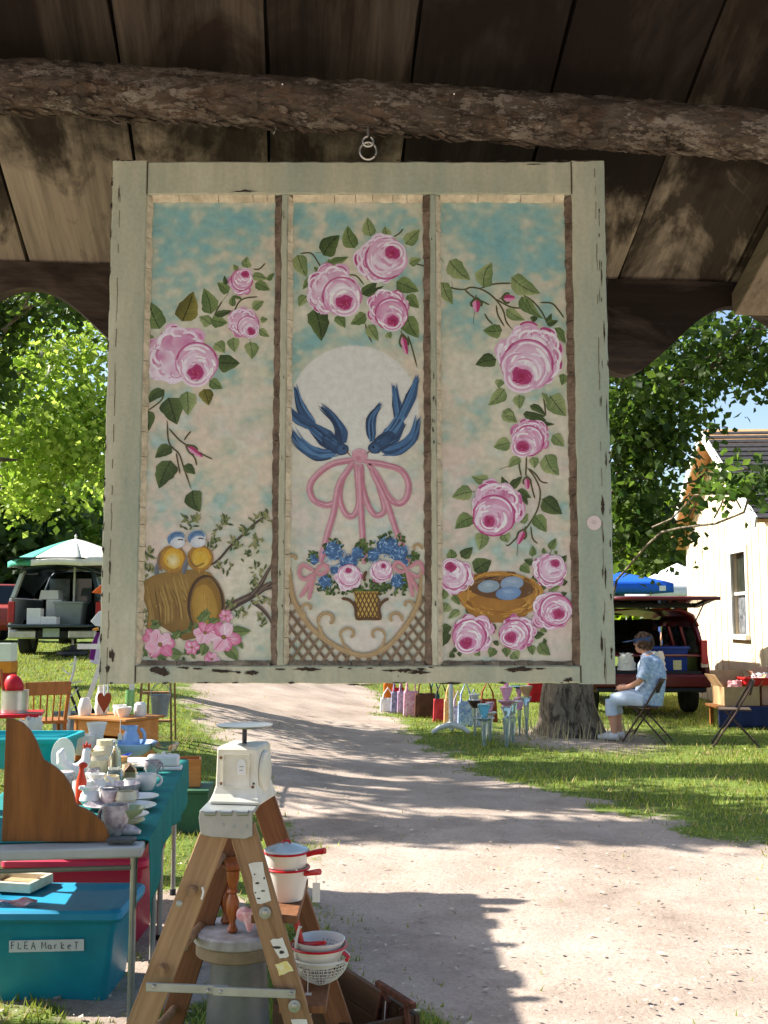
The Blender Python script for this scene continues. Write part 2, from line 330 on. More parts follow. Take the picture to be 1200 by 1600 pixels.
# ------------------------------------------------------------------ the shelter we stand under
YAW = R(5); SLOPE = math.atan(.466)
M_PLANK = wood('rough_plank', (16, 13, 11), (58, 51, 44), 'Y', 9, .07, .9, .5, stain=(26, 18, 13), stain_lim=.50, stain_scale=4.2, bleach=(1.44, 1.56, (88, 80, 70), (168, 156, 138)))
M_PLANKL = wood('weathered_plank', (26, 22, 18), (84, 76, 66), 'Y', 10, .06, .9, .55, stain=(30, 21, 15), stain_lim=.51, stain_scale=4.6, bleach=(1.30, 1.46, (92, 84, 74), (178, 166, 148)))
M_RAFT = wood('rafter_wood', (70, 62, 53), (140, 128, 112), 'Y', 10, .06, .9, .5)
M_DARKWOOD = wood('dark_fascia_wood', (30, 25, 21), (92, 80, 70), 'X', 8, .08, .85, .5, stain=(22, 15, 11), stain_lim=.52, stain_scale=5)
M_BARK = None
shel = E('market_shelter', (0, 0, 0), YAW, 'dark rustic plank shelter roof with log purlin and scalloped eave board', 'shelter')
RX0, RX1, YR, ZR = -1.25, 1.39, .8, 2.83         # left and right end, ridge line
FS = math.atan(.22); LFR = 3.0                    # the side behind the camera is longer and flatter
def roof_pt(t, side=1):                          # t metres down the slope from the ridge
    a = SLOPE if side > 0 else FS; return np.array((0, YR + side * t * math.cos(a), ZR - t * math.sin(a)))
Lr = 1.29 / math.cos(SLOPE)
k = 0; x = -.05 - .24 * 5
protos = {}
def plank_mesh(L_, w, th, seed):
    r = np.random.default_rng(seed); m = MB(); N = 14; e = lambda: (r.random(N + 1) - .5) * .004
    l, rr = e(), e(); v = []; f = []
    for i in range(N + 1):
        y = L_ * i / N
        v += [(-w / 2 + l[i], y, 0), (w / 2 + rr[i], y, 0), (w / 2 + rr[i], y, th), (-w / 2 + l[i], y, th)]
    for i in range(N):
        a = i * 4
        f += [(a, a + 4, a + 5, a + 1), (a + 1, a + 5, a + 6, a + 2), (a + 2, a + 6, a + 7, a + 3), (a + 3, a + 7, a + 4, a)]
    f += [(0, 1, 2, 3), tuple(4 * N + q for q in (3, 2, 1, 0))]
    return m.add(v, f)
for side in (1, -1):
    x = -.05 - .24 * 5; i = 0
    while x < RX1 - .1:
        w = .24 - .006
        L_ = (Lr if side > 0 else LFR) + random.uniform(-.012, .012)
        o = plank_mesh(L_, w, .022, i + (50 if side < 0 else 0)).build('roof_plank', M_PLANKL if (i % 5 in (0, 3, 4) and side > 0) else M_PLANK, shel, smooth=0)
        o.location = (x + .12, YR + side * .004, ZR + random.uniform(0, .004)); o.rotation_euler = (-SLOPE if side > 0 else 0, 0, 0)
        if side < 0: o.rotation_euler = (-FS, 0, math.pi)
        x += .24; i += 1
# a layer of roof felt above so that no daylight leaks through the joints
for side in (1, -1):
    m = MB(); a = roof_pt(-.02, side); b_ = roof_pt((Lr if side > 0 else LFR) - .01, side); sa_ = SLOPE if side > 0 else FS
    up = np.array((0, side * math.sin(sa_), math.cos(sa_)))
    vv = []
    for xx in (RX0, RX1):
        for p, q in ((a, .034), (b_, .034), (b_, .042), (a, .042)): vv.append(np.array((xx, p[1], p[2])) + up * q)
    m.add(vv, [(0, 1, 2, 3), (7, 6, 5, 4), (0, 4, 5, 1), (1, 5, 6, 2), (2, 6, 7, 3), (3, 7, 4, 0)])
    m.build('roof_felt', mat('roof_felt', (58, 56, 54), .9), shel, smooth=0)
# scalloped eave board
def wave(x, dx=0): return 2.046 + .153 * (.5 + .5 * math.cos(2 * math.pi * (x - .917) / .48)) ** .85
for side, yy, zt in ((1, 2.04, 2.249), (-1, -2.12, 2.19)):
    m = MB(); N = 150; xs = np.linspace(RX0, RX1, N); v = []; f = []
    for q in xs:
        zl = wave(q) - (.08 if side < 0 else 0)
        for y_ in (yy, yy + .034): v += [(q, y_, zl), (q, y_, zt)]
    for i in range(N - 1):
        a = i * 4
        f += [(a, a + 1, a + 5, a + 4), (a + 2, a + 6, a + 7, a + 3), (a, a + 4, a + 6, a + 2), (a + 1, a + 3, a + 7, a + 5)]
    f += [(0, 2, 3, 1), tuple((N - 1) * 4 + q for q in (0, 1, 3, 2))]
    m.add(v, f).build('scalloped_board', M_DARKWOOD, shel, smooth=40)
# eave plate behind the board, end rafters, posts
for xx in (.955, -1.12):
    for side in (1, -1):
        m = MB(); a = roof_pt(.02, side); b_ = roof_pt((Lr if side > 0 else LFR) - .03, side); sa_ = SLOPE if side > 0 else FS; dn = np.array((0, -side * math.sin(sa_), -math.cos(sa_))) * .048
        m.beam(np.array((xx, a[1], a[2])) + dn, np.array((xx, b_[1], b_[2])) + dn, .05, .09, (1, 0, 0)); m.build('rafter', M_RAFT, shel, smooth=0, bevel=.003)
for xx in (1.22, -1.15):
    for yy in (1.92, -2.0):
        MB().box((xx, yy, 1.06), (.1, .08, 2.24)).build('post', M_DARKWOOD, shel, smooth=0, bevel=.004)
# the log: knobbly tube with loose bark plates
bm_ = bpy.data.materials.new('bark_log'); bm_.use_nodes = True; nt = bm_.node_tree; L = nt.links; b = nt.nodes['Principled BSDF']
tc = nd(nt, 'ShaderNodeTexCoord'); mp = nd(nt, 'ShaderNodeMapping'); mp.inputs['Scale'].default_value = (.45, 1, 1); L.new(tc.outputs['Object'], mp.inputs[0])
vo = nd(nt, 'ShaderNodeTexVoronoi', i_Scale=64.0); nn = nd(nt, 'ShaderNodeTexNoise', i_Scale=38.0, i_Detail=8.0, i_Roughness=.75); L.new(mp.outputs[0], nn.inputs['Vector'])
mxv = nd(nt, 'ShaderNodeMix', data_type='VECTOR'); mxv.inputs['Factor'].default_value = .12; L.new(mp.outputs[0], mxv.inputs['A']); L.new(nn.outputs['Color'], mxv.inputs['B']); L.new(mxv.outputs['Result'], vo.inputs['Vector'])
c1 = ramp(nt, vo.outputs['Color'], [(.1, (98, 90, 82)), (.4, (146, 136, 123)), (.62, (146, 124, 106)), (.8, (204, 195, 181))])
c2 = ramp(nt, nn.outputs[0], [(.32, (110, 98, 88)), (.62, (255, 255, 255))])
mx = nd(nt, 'ShaderNodeMix', data_type='RGBA', blend_type='MULTIPLY'); mx.inputs['Factor'].default_value = .8; L.new(c1, mx.inputs['A']); L.new(c2, mx.inputs['B'])
L.new(mx.outputs['Result'], b.inputs['Base Color']); b.inputs['Roughness'].default_value = .95; b.inputs['Specular IOR Level'].default_value = .15
bp = nd(nt, 'ShaderNodeBump', i_Strength=.9, i_Distance=.012); L.new(vo.outputs['Distance'], bp.inputs['Height']); L.new(bp.outputs[0], b.inputs['Normal'])
M_BARK = bm_
def log_c(x): return np.array((x, 1.60 + .006 * math.sin(x * 4), 2.372 + .008 * math.sin(x * 2.6 + .6) - .026 * x))
N, K = 260, 40; v = []; f = []
for i in range(N):
    x = RX0 + .02 + (RX1 - RX0 - .04) * i / (N - 1); c = log_c(x)
    for j in range(K):
        a_ = 2 * math.pi * j / K
        r = .039 + .005 * (vnoise(x * 5, a_ * 1.4, 1, 21) - .5) + .007 * (vnoise(x * 40, a_ * 5, 1, 22) - .5) + .004 * (vnoise(x * 90, a_ * 11, 1, 23) - .5)
        v.append(c + np.array((0, math.cos(a_) * r, math.sin(a_) * r)))
I = np.arange(N * K).reshape(N, K); F = np.stack([I[:-1], np.roll(I[:-1], -1, 1), np.roll(I[1:], -1, 1), I[1:]], -1).reshape(-1, 4)
logo = fast_mesh('log_purlin', np.array(v), F, M_BARK, parent=shel, smooth=True)
m = MB()
for i in range(900):                                  # loose bark scales
    x = random.uniform(-1, 1); a_ = random.uniform(-2.9, .9); c = log_c(x); r = .040 + random.uniform(-.001, .003)
    n_ = np.array((0, math.cos(a_), math.sin(a_))); t_ = np.array((0, -math.sin(a_), math.cos(a_))); ax = np.array((1, 0, 0))
    L1 = random.uniform(.006, .02); W1 = random.uniform(.003, .008); lift = random.uniform(.001, .005); p = c + n_ * r
    ring = [p + ax * L1 * math.cos(q) * random.uniform(.7, 1.2) + t_ * W1 * math.sin(q) * random.uniform(.7, 1.2) + n_ * (lift if math.cos(q) > 0 else -.001) for q in np.linspace(0, 6.28, 7)[:-1]]
    m.add(ring, [(0, 1, 2, 3, 4, 5)])
T(m.build('bark_scales', M_BARK, shel, smooth=0, solid=.0015), kind='stuff')

# ------------------------------------------------------------------ painted window sash
D0 = 1.63                                            # front face of the sash
DG = D0 + .011                                       # painted glass
KP = .81                                             # photo tone -> pigment
TINT = np.array((.78, .89, .98))                     # the shade under the roof is warmer than the pigment
def pig(c): return np.clip(lin(c) * TINT / KP, 0, .88)
M_FRAME = None
fm = bpy.data.materials.new('chipped_sage_paint'); fm.use_nodes = True; nt = fm.node_tree; L = nt.links; b = nt.nodes['Principled BSDF']
tc = nd(nt, 'ShaderNodeTexCoord'); ob = tc.outputs['Object']
def setcol(c): return tuple(255 * np.where(pig(c) <= .0031308, pig(c) * 12.92, 1.055 * pig(c) ** (1 / 2.4) - .055))
mpz = nd(nt, 'ShaderNodeMapping'); mpz.inputs['Scale'].default_value = (1, 1, .22); L.new(ob, mpz.inputs[0])
base = ramp(nt, noise(nt, mpz.outputs[0], i_Scale=13.0, i_Detail=8.0, i_Roughness=.7), [(.30, setcol((148, 152, 130))), (.45, setcol((172, 168, 142))), (.56, setcol((186, 178, 150))), (.7, setcol((200, 194, 168)))])
teal = ramp(nt, noise(nt, mpz.outputs[0], i_Scale=4.0, i_Detail=4.0, i_Roughness=.6), [(.46, (0, 0, 0)), (.66, (190, 190, 190))])
m1 = nd(nt, 'ShaderNodeMix', data_type='RGBA'); L.new(teal, m1.inputs['Factor']); L.new(base, m1.inputs['A']); m1.inputs['B'].default_value = (*pig((134, 158, 146)), 1)
chip = ramp(nt, noise(nt, ob, i_Scale=26.0, i_Detail=7.0, i_Roughness=.75), [(.685, (0, 0, 0)), (.70, (255, 255, 255))])
m2 = nd(nt, 'ShaderNodeMix', data_type='RGBA'); L.new(chip, m2.inputs['Factor']); L.new(m1.outputs['Result'], m2.inputs['A']); m2.inputs['B'].default_value = (*lin((66, 56, 48)), 1)
fl = ramp(nt, noise(nt, ob, i_Scale=150.0, i_Detail=3.0), [(.3, (235, 235, 230)), (.6, (255, 255, 255))])
m3 = nd(nt, 'ShaderNodeMix', data_type='RGBA', blend_type='MULTIPLY'); m3.inputs['Factor'].default_value = .6; L.new(m2.outputs['Result'], m3.inputs['A']); L.new(fl, m3.inputs['B'])
L.new(m3.outputs['Result'], b.inputs['Base Color']); b.inputs['Roughness'].default_value = .6; b.inputs['Specular IOR Level'].default_value = .3
bp = nd(nt, 'ShaderNodeBump', i_Strength=.22, i_Distance=.003); L.new(noise(nt, mpz.outputs[0], i_Scale=60.0, i_Detail=5.0), bp.inputs['Height']); L.new(bp.outputs[0], b.inputs['Normal'])
M_FRAME = fm
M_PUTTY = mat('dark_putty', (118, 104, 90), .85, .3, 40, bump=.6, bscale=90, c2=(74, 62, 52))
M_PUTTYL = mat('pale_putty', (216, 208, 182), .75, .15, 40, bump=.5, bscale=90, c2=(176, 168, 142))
M_CRACK = mat('crack_dark', (60, 52, 45), .9, .2, 60)
M_PAINT = colattr('brushed_paint', .5, bump=.35, spec=.3, bscale=160, var=.10, vscale=90)

SL = P(560, 1068, D0)
sash = E('painted_window_sash', SL, 0, 'old three-pane window sash painted with roses, bluebirds and a bird nest, hung from the log', 'window')
def sp(px, py, d=D0): return P(px, py, d) - SL
# true rectangle in the sash plane
xl, xr = sp(165, 660)[0], sp(953, 660)[0]; zt, zb = sp(560, 251)[2], sp(560, 1069)[2]
def frame_piece(name, x0, x1, z0, z1, th=.036, seed=0, yoff=0):
    """a sash member with slightly worn, uneven arrises"""
    r = np.random.default_rng(seed); m = MB(); long_z = (z1 - z0) > (x1 - x0); N = 46; v = []; f = []
    for i in range(N + 1):
        t = i / N; j = (r.random(4) - .5) * .0016; y0_, y1_ = yoff, yoff + th
        if long_z:
            z = z0 + (z1 - z0) * t; a, b2 = x0 + j[0], x1 + j[1]
            ring = [(a + .0022, y0_, z), (b2 - .0022, y0_, z), (b2, y0_ + .0022, z), (b2, y1_, z), (a, y1_, z), (a, y0_ + .0022, z)]
        else:
            x = x0 + (x1 - x0) * t; a, b2 = z0 + j[0], z1 + j[1]
            ring = [(x, y0_, b2 - .0022), (x, y0_, a + .0022), (x, y0_ + .0022, a), (x, y1_, a), (x, y1_, b2), (x, y0_ + .0022, b2)]
        v += ring
    for i in range(N):
        for q in range(6): f.append((i * 6 + q, i * 6 + (q + 1) % 6, (i + 1) * 6 + (q + 1) % 6, (i + 1) * 6 + q))
    f += [tuple(range(5, -1, -1)), tuple(N * 6 + q for q in range(6))]
    return m.add(v, f).build(name, M_FRAME, sash, smooth=25)
wl = sp(221, 660)[0]; wr = sp(900, 660)[0]; ztr = sp(560, 303)[2]; zbr = sp(560, 1040)[2]
frame_piece('stile', xl, wl, zb, zt, seed=1); frame_piece('stile', wr, xr, zb, zt, seed=2)
frame_piece('rail', wl + .0008, wr - .0008, ztr, zt - .001, seed=3, yoff=.0007); frame_piece('rail', wl + .0008, wr - .0008, zb + .001, zbr, seed=4, yoff=.0007)
# outer bead lines on the stiles
for (xa, xb) in ((xl + .012, xl + .0142), (xr - .0165, xr - .0143)):
    m = MB(); N = 60
    for i in range(N):
        if random.random() < .35: continue
        za = zb + (zt - zb) * i / N; zc = zb + (zt - zb) * (i + 1) / N; ww = random.uniform(.12, .45); o_ = random.uniform(-.0008, .0008)
        m.box(((xa + xb) / 2 + o_, -.00035, (za + zc) / 2), ((xb - xa) * ww, .0007, zc - za + .001))
    T(m.build('bead_groove', mat('groove_grime', (112, 104, 90), .9, .2, 30), sash, smooth=0), kind='stuff')
panes = [(221, 434, None), (449, 668, None), (686, 892, None)]
mun = [(436, 447), (673, 683)]
for i, (a, c) in enumerate(mun):
    frame_piece('muntin', sp(a, 660)[0], sp(c, 660)[0], zbr + .0006, ztr - .0006, th=.030, seed=8 + i, yoff=.0012)
# cells: (left, right) in the front plane
cells = [(wl, sp(436, 660)[0]), (sp(447, 660)[0], sp(673, 660)[0]), (sp(683, 660)[0], wr)]
GY = DG - D0
BW, BT, BB = .0105, .010, .007
PANES = []
zlay = [0, 0, 0]
def bluemask(px, py, blobs): return sum(w * np.exp(-((px - x) ** 2 / sx ** 2 + (py - y) ** 2 / sy ** 2)) for x, y, sx, sy, w in blobs)
BL = [[(300, 345, 90, 40, .9), (260, 420, 40, 60, .6), (400, 340, 60, 25, .7), (280, 390, 90, 25, .6), (380, 400, 40, 40, .4), (250, 570, 20, 30, .5), (230, 700, 40, 60, .3), (360, 770, 60, 35, .75), (260, 790, 40, 30, .4), (400, 1020, 40, 20, .5), (350, 590, 30, 25, .5)],
      [(490, 335, 60, 35, 1), (590, 340, 50, 20, .6), (460, 420, 30, 60, .5), (470, 540, 40, 30, .9), (560, 530, 70, 20, .7), (640, 440, 25, 50, .8), (600, 400, 30, 20, .4), (620, 540, 30, 15, .5), (480, 800, 40, 40, .25)],
      [(800, 350, 80, 50, 1), (840, 400, 60, 40, .9), (750, 370, 50, 50, .5), (720, 480, 40, 50, .5), (740, 510, 40, 30, .8), (850, 460, 40, 40, .4), (720, 780, 50, 60, .45), (780, 860, 70, 30, .6), (880, 790, 15, 15, 1), (700, 840, 30, 50, .3), (880, 1010, 30, 25, .35)]]
for i, (xa, xb) in enumerate(cells):
    ga, gb, gt, gb_ = xa + BW * .9, xb - BW, ztr - BT, zbr + BB
    pn = E('pane', (0, 0, 0)); pn.parent = sash
    # painted ground: dense grid with its own pigment
    NX, NZ = 110, 330
    xs = np.linspace(xa - .001, xb + .001, NX); zs = np.linspace(zbr - .001, ztr + .001, NZ); XX, ZZ = np.meshgrid(xs, zs, indexing='ij')
    wx = XX + SL[0]; wz = ZZ + SL[2] - EYE
    den = CP * DG + SP * wz; pxx = 600 + FPX * wx / den; pyy = 800 - FPX * (wz * CP - DG * SP) / den
    bl = bluemask(pxx, pyy, BL[i]); n1 = vnoise(pxx, pyy * 1.05 + .25 * pxx, .028, 31 + i); n2 = vnoise(pxx - .4 * pyy, pyy * 1.2, .06, 41 + i); n3 = vnoise(pxx * 1.0, pyy * .8, .013, 51 + i); n4 = vnoise(pxx, pyy, .2, 57)
    n5 = vnoise(pxx * .8 + pyy * .5, pyy * 1.0 - .3 * pxx, .10, 91 + i)
    t = np.clip(.205 + bl * .40 - S((pyy - 560) / 160) * .09 + (n1 - .5) * .5 + (n2 - .5) * .36 + (n5 - .5) * .4, 0, 1)[..., None]
    cream = lin((208, 200, 176)); peach = lin((210, 193, 168)); pink = lin((210, 188, 175)); yel = lin((190, 185, 146)); grn = lin((166, 178, 154)); bluec = lin((134, 172, 164)); blue2 = lin((104, 162, 168))
    c_ = cream + (peach - cream) * S((n3 - .3) * 2.2)[..., None]; c_ = c_ + (yel - c_) * (S((n1 - .55) * 4) * .35)[..., None]
    low = S((pyy - 560) / 200) * S((vnoise(pxx, pyy, .018, 61 + i) - .35) * 2.6); c_ = c_ + (pink - c_) * (low * .75)[..., None]
    c_ = c_ + (grn - c_) * np.clip(t * 1.9, 0, 1) * .8; c_ = c_ + (bluec - c_) * S((t - .22) * 1.9) * .9; c_ = c_ + (blue2 - c_) * S((t - .62) * 2.4) * .45
    wt = S((n2 - .66) * 6) * .25 * S((pyy - 450) / 200); c_ = c_ + (lin((222, 216, 204)) - c_) * wt[..., None]
    c_ = c_ * (1 + (n4 - .5) * .10)[..., None]
    if i == 1:
        e = ((pxx - 553) / 101) ** 2 + ((pyy - 640) / 100) ** 2
        w_ = S((1.03 - e) / .05) * (1 - S((pyy - 650) / 130) * .85) + np.exp(-((pxx - 553) / 120) ** 2) * S((pyy - 640) / 60) * (1 - S((pyy - 1000) / 60)) * .35
        c_ = c_ + (lin((212, 208, 196)) - c_) * np.clip(w_, 0, 1)[..., None]
    relief = (vnoise(pxx + pyy * .6, pyy * 1.6, .16, 71) - .5) * .00022
    V = np.stack([XX, np.full_like(XX, GY + .0012) + relief, ZZ], -1).reshape(-1, 3); I = np.arange(NX * NZ).reshape(NX, NZ)
    F = np.stack([I[:-1, :-1], I[1:, :-1], I[1:, 1:], I[:-1, 1:]], -1).reshape(-1, 4)
    fast_mesh('painted_ground', V, F, M_PAINT, np.clip(c_ * TINT / KP, 0, .88).reshape(-1, 3), pn, True)
    gl = MB().box(((xa + xb) / 2, GY + .0045, (ztr + zbr) / 2), (xb - xa + .004, .003, ztr - zbr + .004)).build('glass', mat('pane_glass', (120, 128, 124), .08, .05, trans=.6), pn, smooth=0)
    # putty bevels, broken into lengths where they have cracked
    def putty(name, a0, a1, horiz, x_or_z, inner, mt, seed):
        r = random.Random(seed); t = a0
        while t < a1 - .001:
            l = min(r.uniform(.02, .085), a1 - t); u = t + l - .0009; m = MB(); N = max(3, int(l / .008)); v = []; f = []
            for q in range(N + 1):
                s_ = t + (u - t) * q / N; j1 = r.uniform(-.0012, .0012); j2 = r.uniform(-.0006, .0012)
                if horiz: v += [(s_, .0022 + j2, x_or_z), (s_, GY - .0005, inner + j1), (s_, GY + .0016, inner + j1), (s_, GY + .0016, x_or_z)]
                else: v += [(x_or_z, .0022 + j2, s_), (inner + j1, GY - .0005, s_), (inner + j1, GY + .0016, s_), (x_or_z, GY + .0016, s_)]
            for q in range(N):
                for e in range(4): f.append((q * 4 + e, q * 4 + (e + 1) % 4, (q + 1) * 4 + (e + 1) % 4, (q + 1) * 4 + e))
            f += [(0, 1, 2, 3), tuple(N * 4 + q for q in (3, 2, 1, 0))]
            m.add(v, f).build(name, mt, sash, smooth=40); t += l
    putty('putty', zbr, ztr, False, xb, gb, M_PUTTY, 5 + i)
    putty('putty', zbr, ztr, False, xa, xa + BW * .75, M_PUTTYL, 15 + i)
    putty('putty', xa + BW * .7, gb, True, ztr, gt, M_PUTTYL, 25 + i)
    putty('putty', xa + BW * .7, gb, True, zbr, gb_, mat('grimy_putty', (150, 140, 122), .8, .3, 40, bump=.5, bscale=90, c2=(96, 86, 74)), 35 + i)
    PANES.append(pn)
# bare, flaked patches on rails and stiles
def flake(px, py, w, h, seed, d=-.0006):
    r = random.Random(seed); c = sp(px, py); m = MB(); N = 22; s_ = w / FPX * D0; t_ = h / FPX * D0; sk = r.uniform(-.5, .5)
    ring = [(c[0] + s_ * (math.cos(a) + sk * math.sin(2 * a) * .4) * r.uniform(.4, 1.2) / 2, d, c[2] + t_ * (math.sin(a) - sk * math.cos(2 * a) * .5) * r.uniform(.3, 1.25) / 2) for a in np.linspace(0, 2 * math.pi, N, endpoint=False)]
    m.add([(c[0], d - .0002, c[2])] + ring, [(0, 1 + (q + 1) % N, 1 + q) for q in range(N)]); m.build('flaked_patch', M_CRACK, sash, smooth=0)
for i, (a_, b_, w, h) in enumerate([(250, 1049, 30, 13), (255, 1052, 20, 8), (345, 1049, 40, 5), (393, 1051, 28, 7), (372, 1050, 12, 4), (380, 299, 44, 3), (383, 298, 12, 4), (655, 1050, 40, 8), (632, 1047, 26, 7), (610, 1048, 26, 4), (815, 1046, 50, 8), (800, 1047, 20, 6), (888, 1062, 17, 9), (175, 1022, 9, 20), (168, 1044, 8, 14), (172, 890, 4, 26), (940, 430, 3, 30), (944, 520, 3, 40), (942, 790, 6, 34), (946, 900, 3, 50), (940, 1010, 4, 40), (910, 252, 30, 2), (836, 257, 34, 2), (700, 252, 14, 3), (480, 1046, 40, 6), (560, 1070, 60, 3), (184, 250, 8, 5), (332, 249, 5, 4), (186, 300, 3, 30), (700, 1068, 50, 2), (947, 720, 3, 30), (948, 640, 2, 50)]):
    flake(a_, b_, w, h, i)
rf_ = random.Random(77)
for i in range(120):                                  # scattered small chips along the arrises
    e = rf_.randrange(7); u = rf_.random()
    if e == 0: a_, b_, w, h = 176 - 20 * u, 250 + 815 * u, rf_.uniform(1.5, 4), rf_.uniform(4, 20)
    elif e == 1: a_, b_, w, h = 947 + 9 * u, 256 + 812 * u, rf_.uniform(1.5, 4), rf_.uniform(4, 22)
    elif e == 2: a_, b_, w, h = 180 + 760 * u, 251, rf_.uniform(4, 20), rf_.uniform(1.5, 3)
    elif e == 3: a_, b_, w, h = 170 + 780 * u, 1067, rf_.uniform(5, 26), rf_.uniform(1.5, 4)
    elif e == 4: a_, b_, w, h = 225 + 660 * u, 1042 + 4 * rf_.random(), rf_.uniform(5, 22), rf_.uniform(1.5, 4)
    elif e == 5: a_, b_, w, h = 441 + rf_.uniform(-4, 4) + 237 * rf_.randrange(2), 310 + 725 * u, rf_.uniform(1, 2.5), rf_.uniform(4, 16)
    else: a_, b_, w, h = 936 + 8 * u + rf_.uniform(-2, 2), 260 + 800 * u, rf_.uniform(1, 2.5), rf_.uniform(6, 26)
    flake(a_, b_, w, h, 500 + i)
for xx in (wl, wr):                                    # open joints between stile and rails
    for za, zc in ((ztr, zt - .002), (zb + .002, zbr)):
        MB().box((xx, -.0002, (za + zc) / 2), (.0011, .0008, abs(zc - za))).build('open_joint', M_CRACK, sash, smooth=0)
# ---- brush work
DZ = 1.3e-6
class Brush:
    def __init__(s, pane): s.p = pane; s.m = MB()
    def lay(s): zlay[s.p] += 1; return GY + .00100 - DZ * zlay[s.p]
    def q(s, pts):
        y = s.lay(); out = []
        for a, b_ in pts:
            c = P(a, b_, DG) - SL; out.append((c[0], y, c[2]))
        return out
    def fan(s, c, ring, c0, c1):
        n = len(ring); s.m.add(s.q([c] + list(ring)), [(0, 1 + (i + 1) % n, 1 + i) for i in range(n)], np.r_[[pig(c0)], [pig(q) for q in (c1 if np.ndim(c1) == 2 else [c1] * n)]]); return s
    def blob(s, x, y, rx, ry, c0, c1, a=0, n=16, j=.1, seed=None):
        r = random.Random(seed if seed is not None else int(x * 31 + y * 17)); ca, sa = math.cos(a), math.sin(a); ring = []
        for t in np.linspace(0, 2 * math.pi, n, endpoint=False):
            u, v = rx * math.cos(t) * (1 + r.uniform(-j, j)), ry * math.sin(t) * (1 + r.uniform(-j, j)); ring.append((x + u * ca - v * sa, y + u * sa + v * ca))
        return s.fan((x, y), ring, c0, c1)
    def stroke(s, pts, w, c, c2=None, sub=4, taper=(.35, .25)):
        p = np.array(pts, float); n = len(p)
        if n > 2:                                            # Catmull-Rom
            e = np.vstack([2 * p[0] - p[1], p, 2 * p[-1] - p[-2]]); o = []
            for i in range(1, n):
                for t in np.linspace(0, 1, sub, endpoint=False):
                    o.append(.5 * ((2 * e[i]) + (e[i + 1] - e[i - 1]) * t + (2 * e[i - 1] - 5 * e[i] + 4 * e[i + 1] - e[i + 2]) * t * t + (-e[i - 1] + 3 * e[i] - 3 * e[i + 1] + e[i + 2]) * t ** 3))
            p = np.array(o + [p[-1]])
        m = len(p); t = np.gradient(p, axis=0); t /= np.linalg.norm(t, axis=1)[:, None] + 1e-9; nn_ = np.stack([-t[:, 1], t[:, 0]], 1)
        u = np.linspace(0, 1, m); ww = (np.full(m, w) if np.isscalar(w) else np.interp(u, np.linspace(0, 1, len(w)), w)) / 2
        ww = ww * np.clip(taper[0] + u * 8, 0, 1) * np.clip(taper[1] + (1 - u) * 8, 0, 1)
        a = p + nn_ * ww[:, None]; b_ = p - nn_ * ww[:, None]; c2 = c if c2 is None else c2
        s.m.add(s.q(list(a) + list(b_)), [(i, i + 1, m + i + 1, m + i) for i in range(m - 1)], np.array([pig(c)] * m + [pig(c2)] * m)); return s
    def out(s, name, label=None):
        o = s.m.build(name, M_PAINT, PANES[s.p], smooth=0)
        if label: o['label'] = label
        return o
DK, MD, LT, OL = ((58, 72, 40), (88, 104, 58)), ((84, 104, 58), (122, 136, 82)), ((104, 122, 74), (150, 158, 104)), ((84, 80, 34), (134, 126, 60))
def leaf(p, T_, b, t, w, tone=MD, name='painted_leaf'):
    br = Brush(p); b = np.array(T_(*b)); t = np.array(T_(*t)); w = w / T_.s; a = t - b; l = np.linalg.norm(a); a = a / l; n_ = np.array((-a[1], a[0]))
    N = 9; u = np.linspace(0, 1, N); hw = np.sin(math.pi * u ** .6) ** .85 * w / 2; r = random.Random(int(b[0] * 7 + b[1] * 13)); bend = r.uniform(-.12, .12) * l
    mid = b + np.outer(u, a) * l + np.outer(np.sin(math.pi * u) * bend, n_)
    jl = np.array([1 + r.uniform(-.1, .1) for _ in u])
    A = mid + n_ * (hw * jl)[:, None]; B = mid - n_ * (hw / jl)[:, None]
    d, li = np.array(tone[0]), np.array(tone[1])
    f = [(i, i + 1, N + i + 1, N + i) for i in range(N - 1)] + [(N + i, N + i + 1, 2 * N + i + 1, 2 * N + i) for i in range(N - 1)]
    k1, k2 = (d, li) if r.random() < .5 else (li, d)
    cc = [pig(k1 * (.9 + .25 * q)) for q in u] + [pig((d + li) / 2 * (1.05 - .15 * q)) for q in u] + [pig(k2 * (.95 + .12 * q)) for q in u]
    br.m.add(br.q(list(A) + list(mid) + list(B)), f, np.array(cc))
    vein = d * .72; hi = li * 1.16
    br.stroke(mid[:-1], max(1.0, w * .06), vein)
    for q in (2, 3, 5):
        if w > 12:
            br.stroke([mid[q], mid[q + 1] + n_ * hw[q + 1] * .75], max(.8, w * .05), hi if r.random() < .6 else vein); br.stroke([mid[q], mid[q + 1] - n_ * hw[q + 1] * .75], max(.8, w * .05), vein if r.random() < .6 else hi)
    br.out(name)
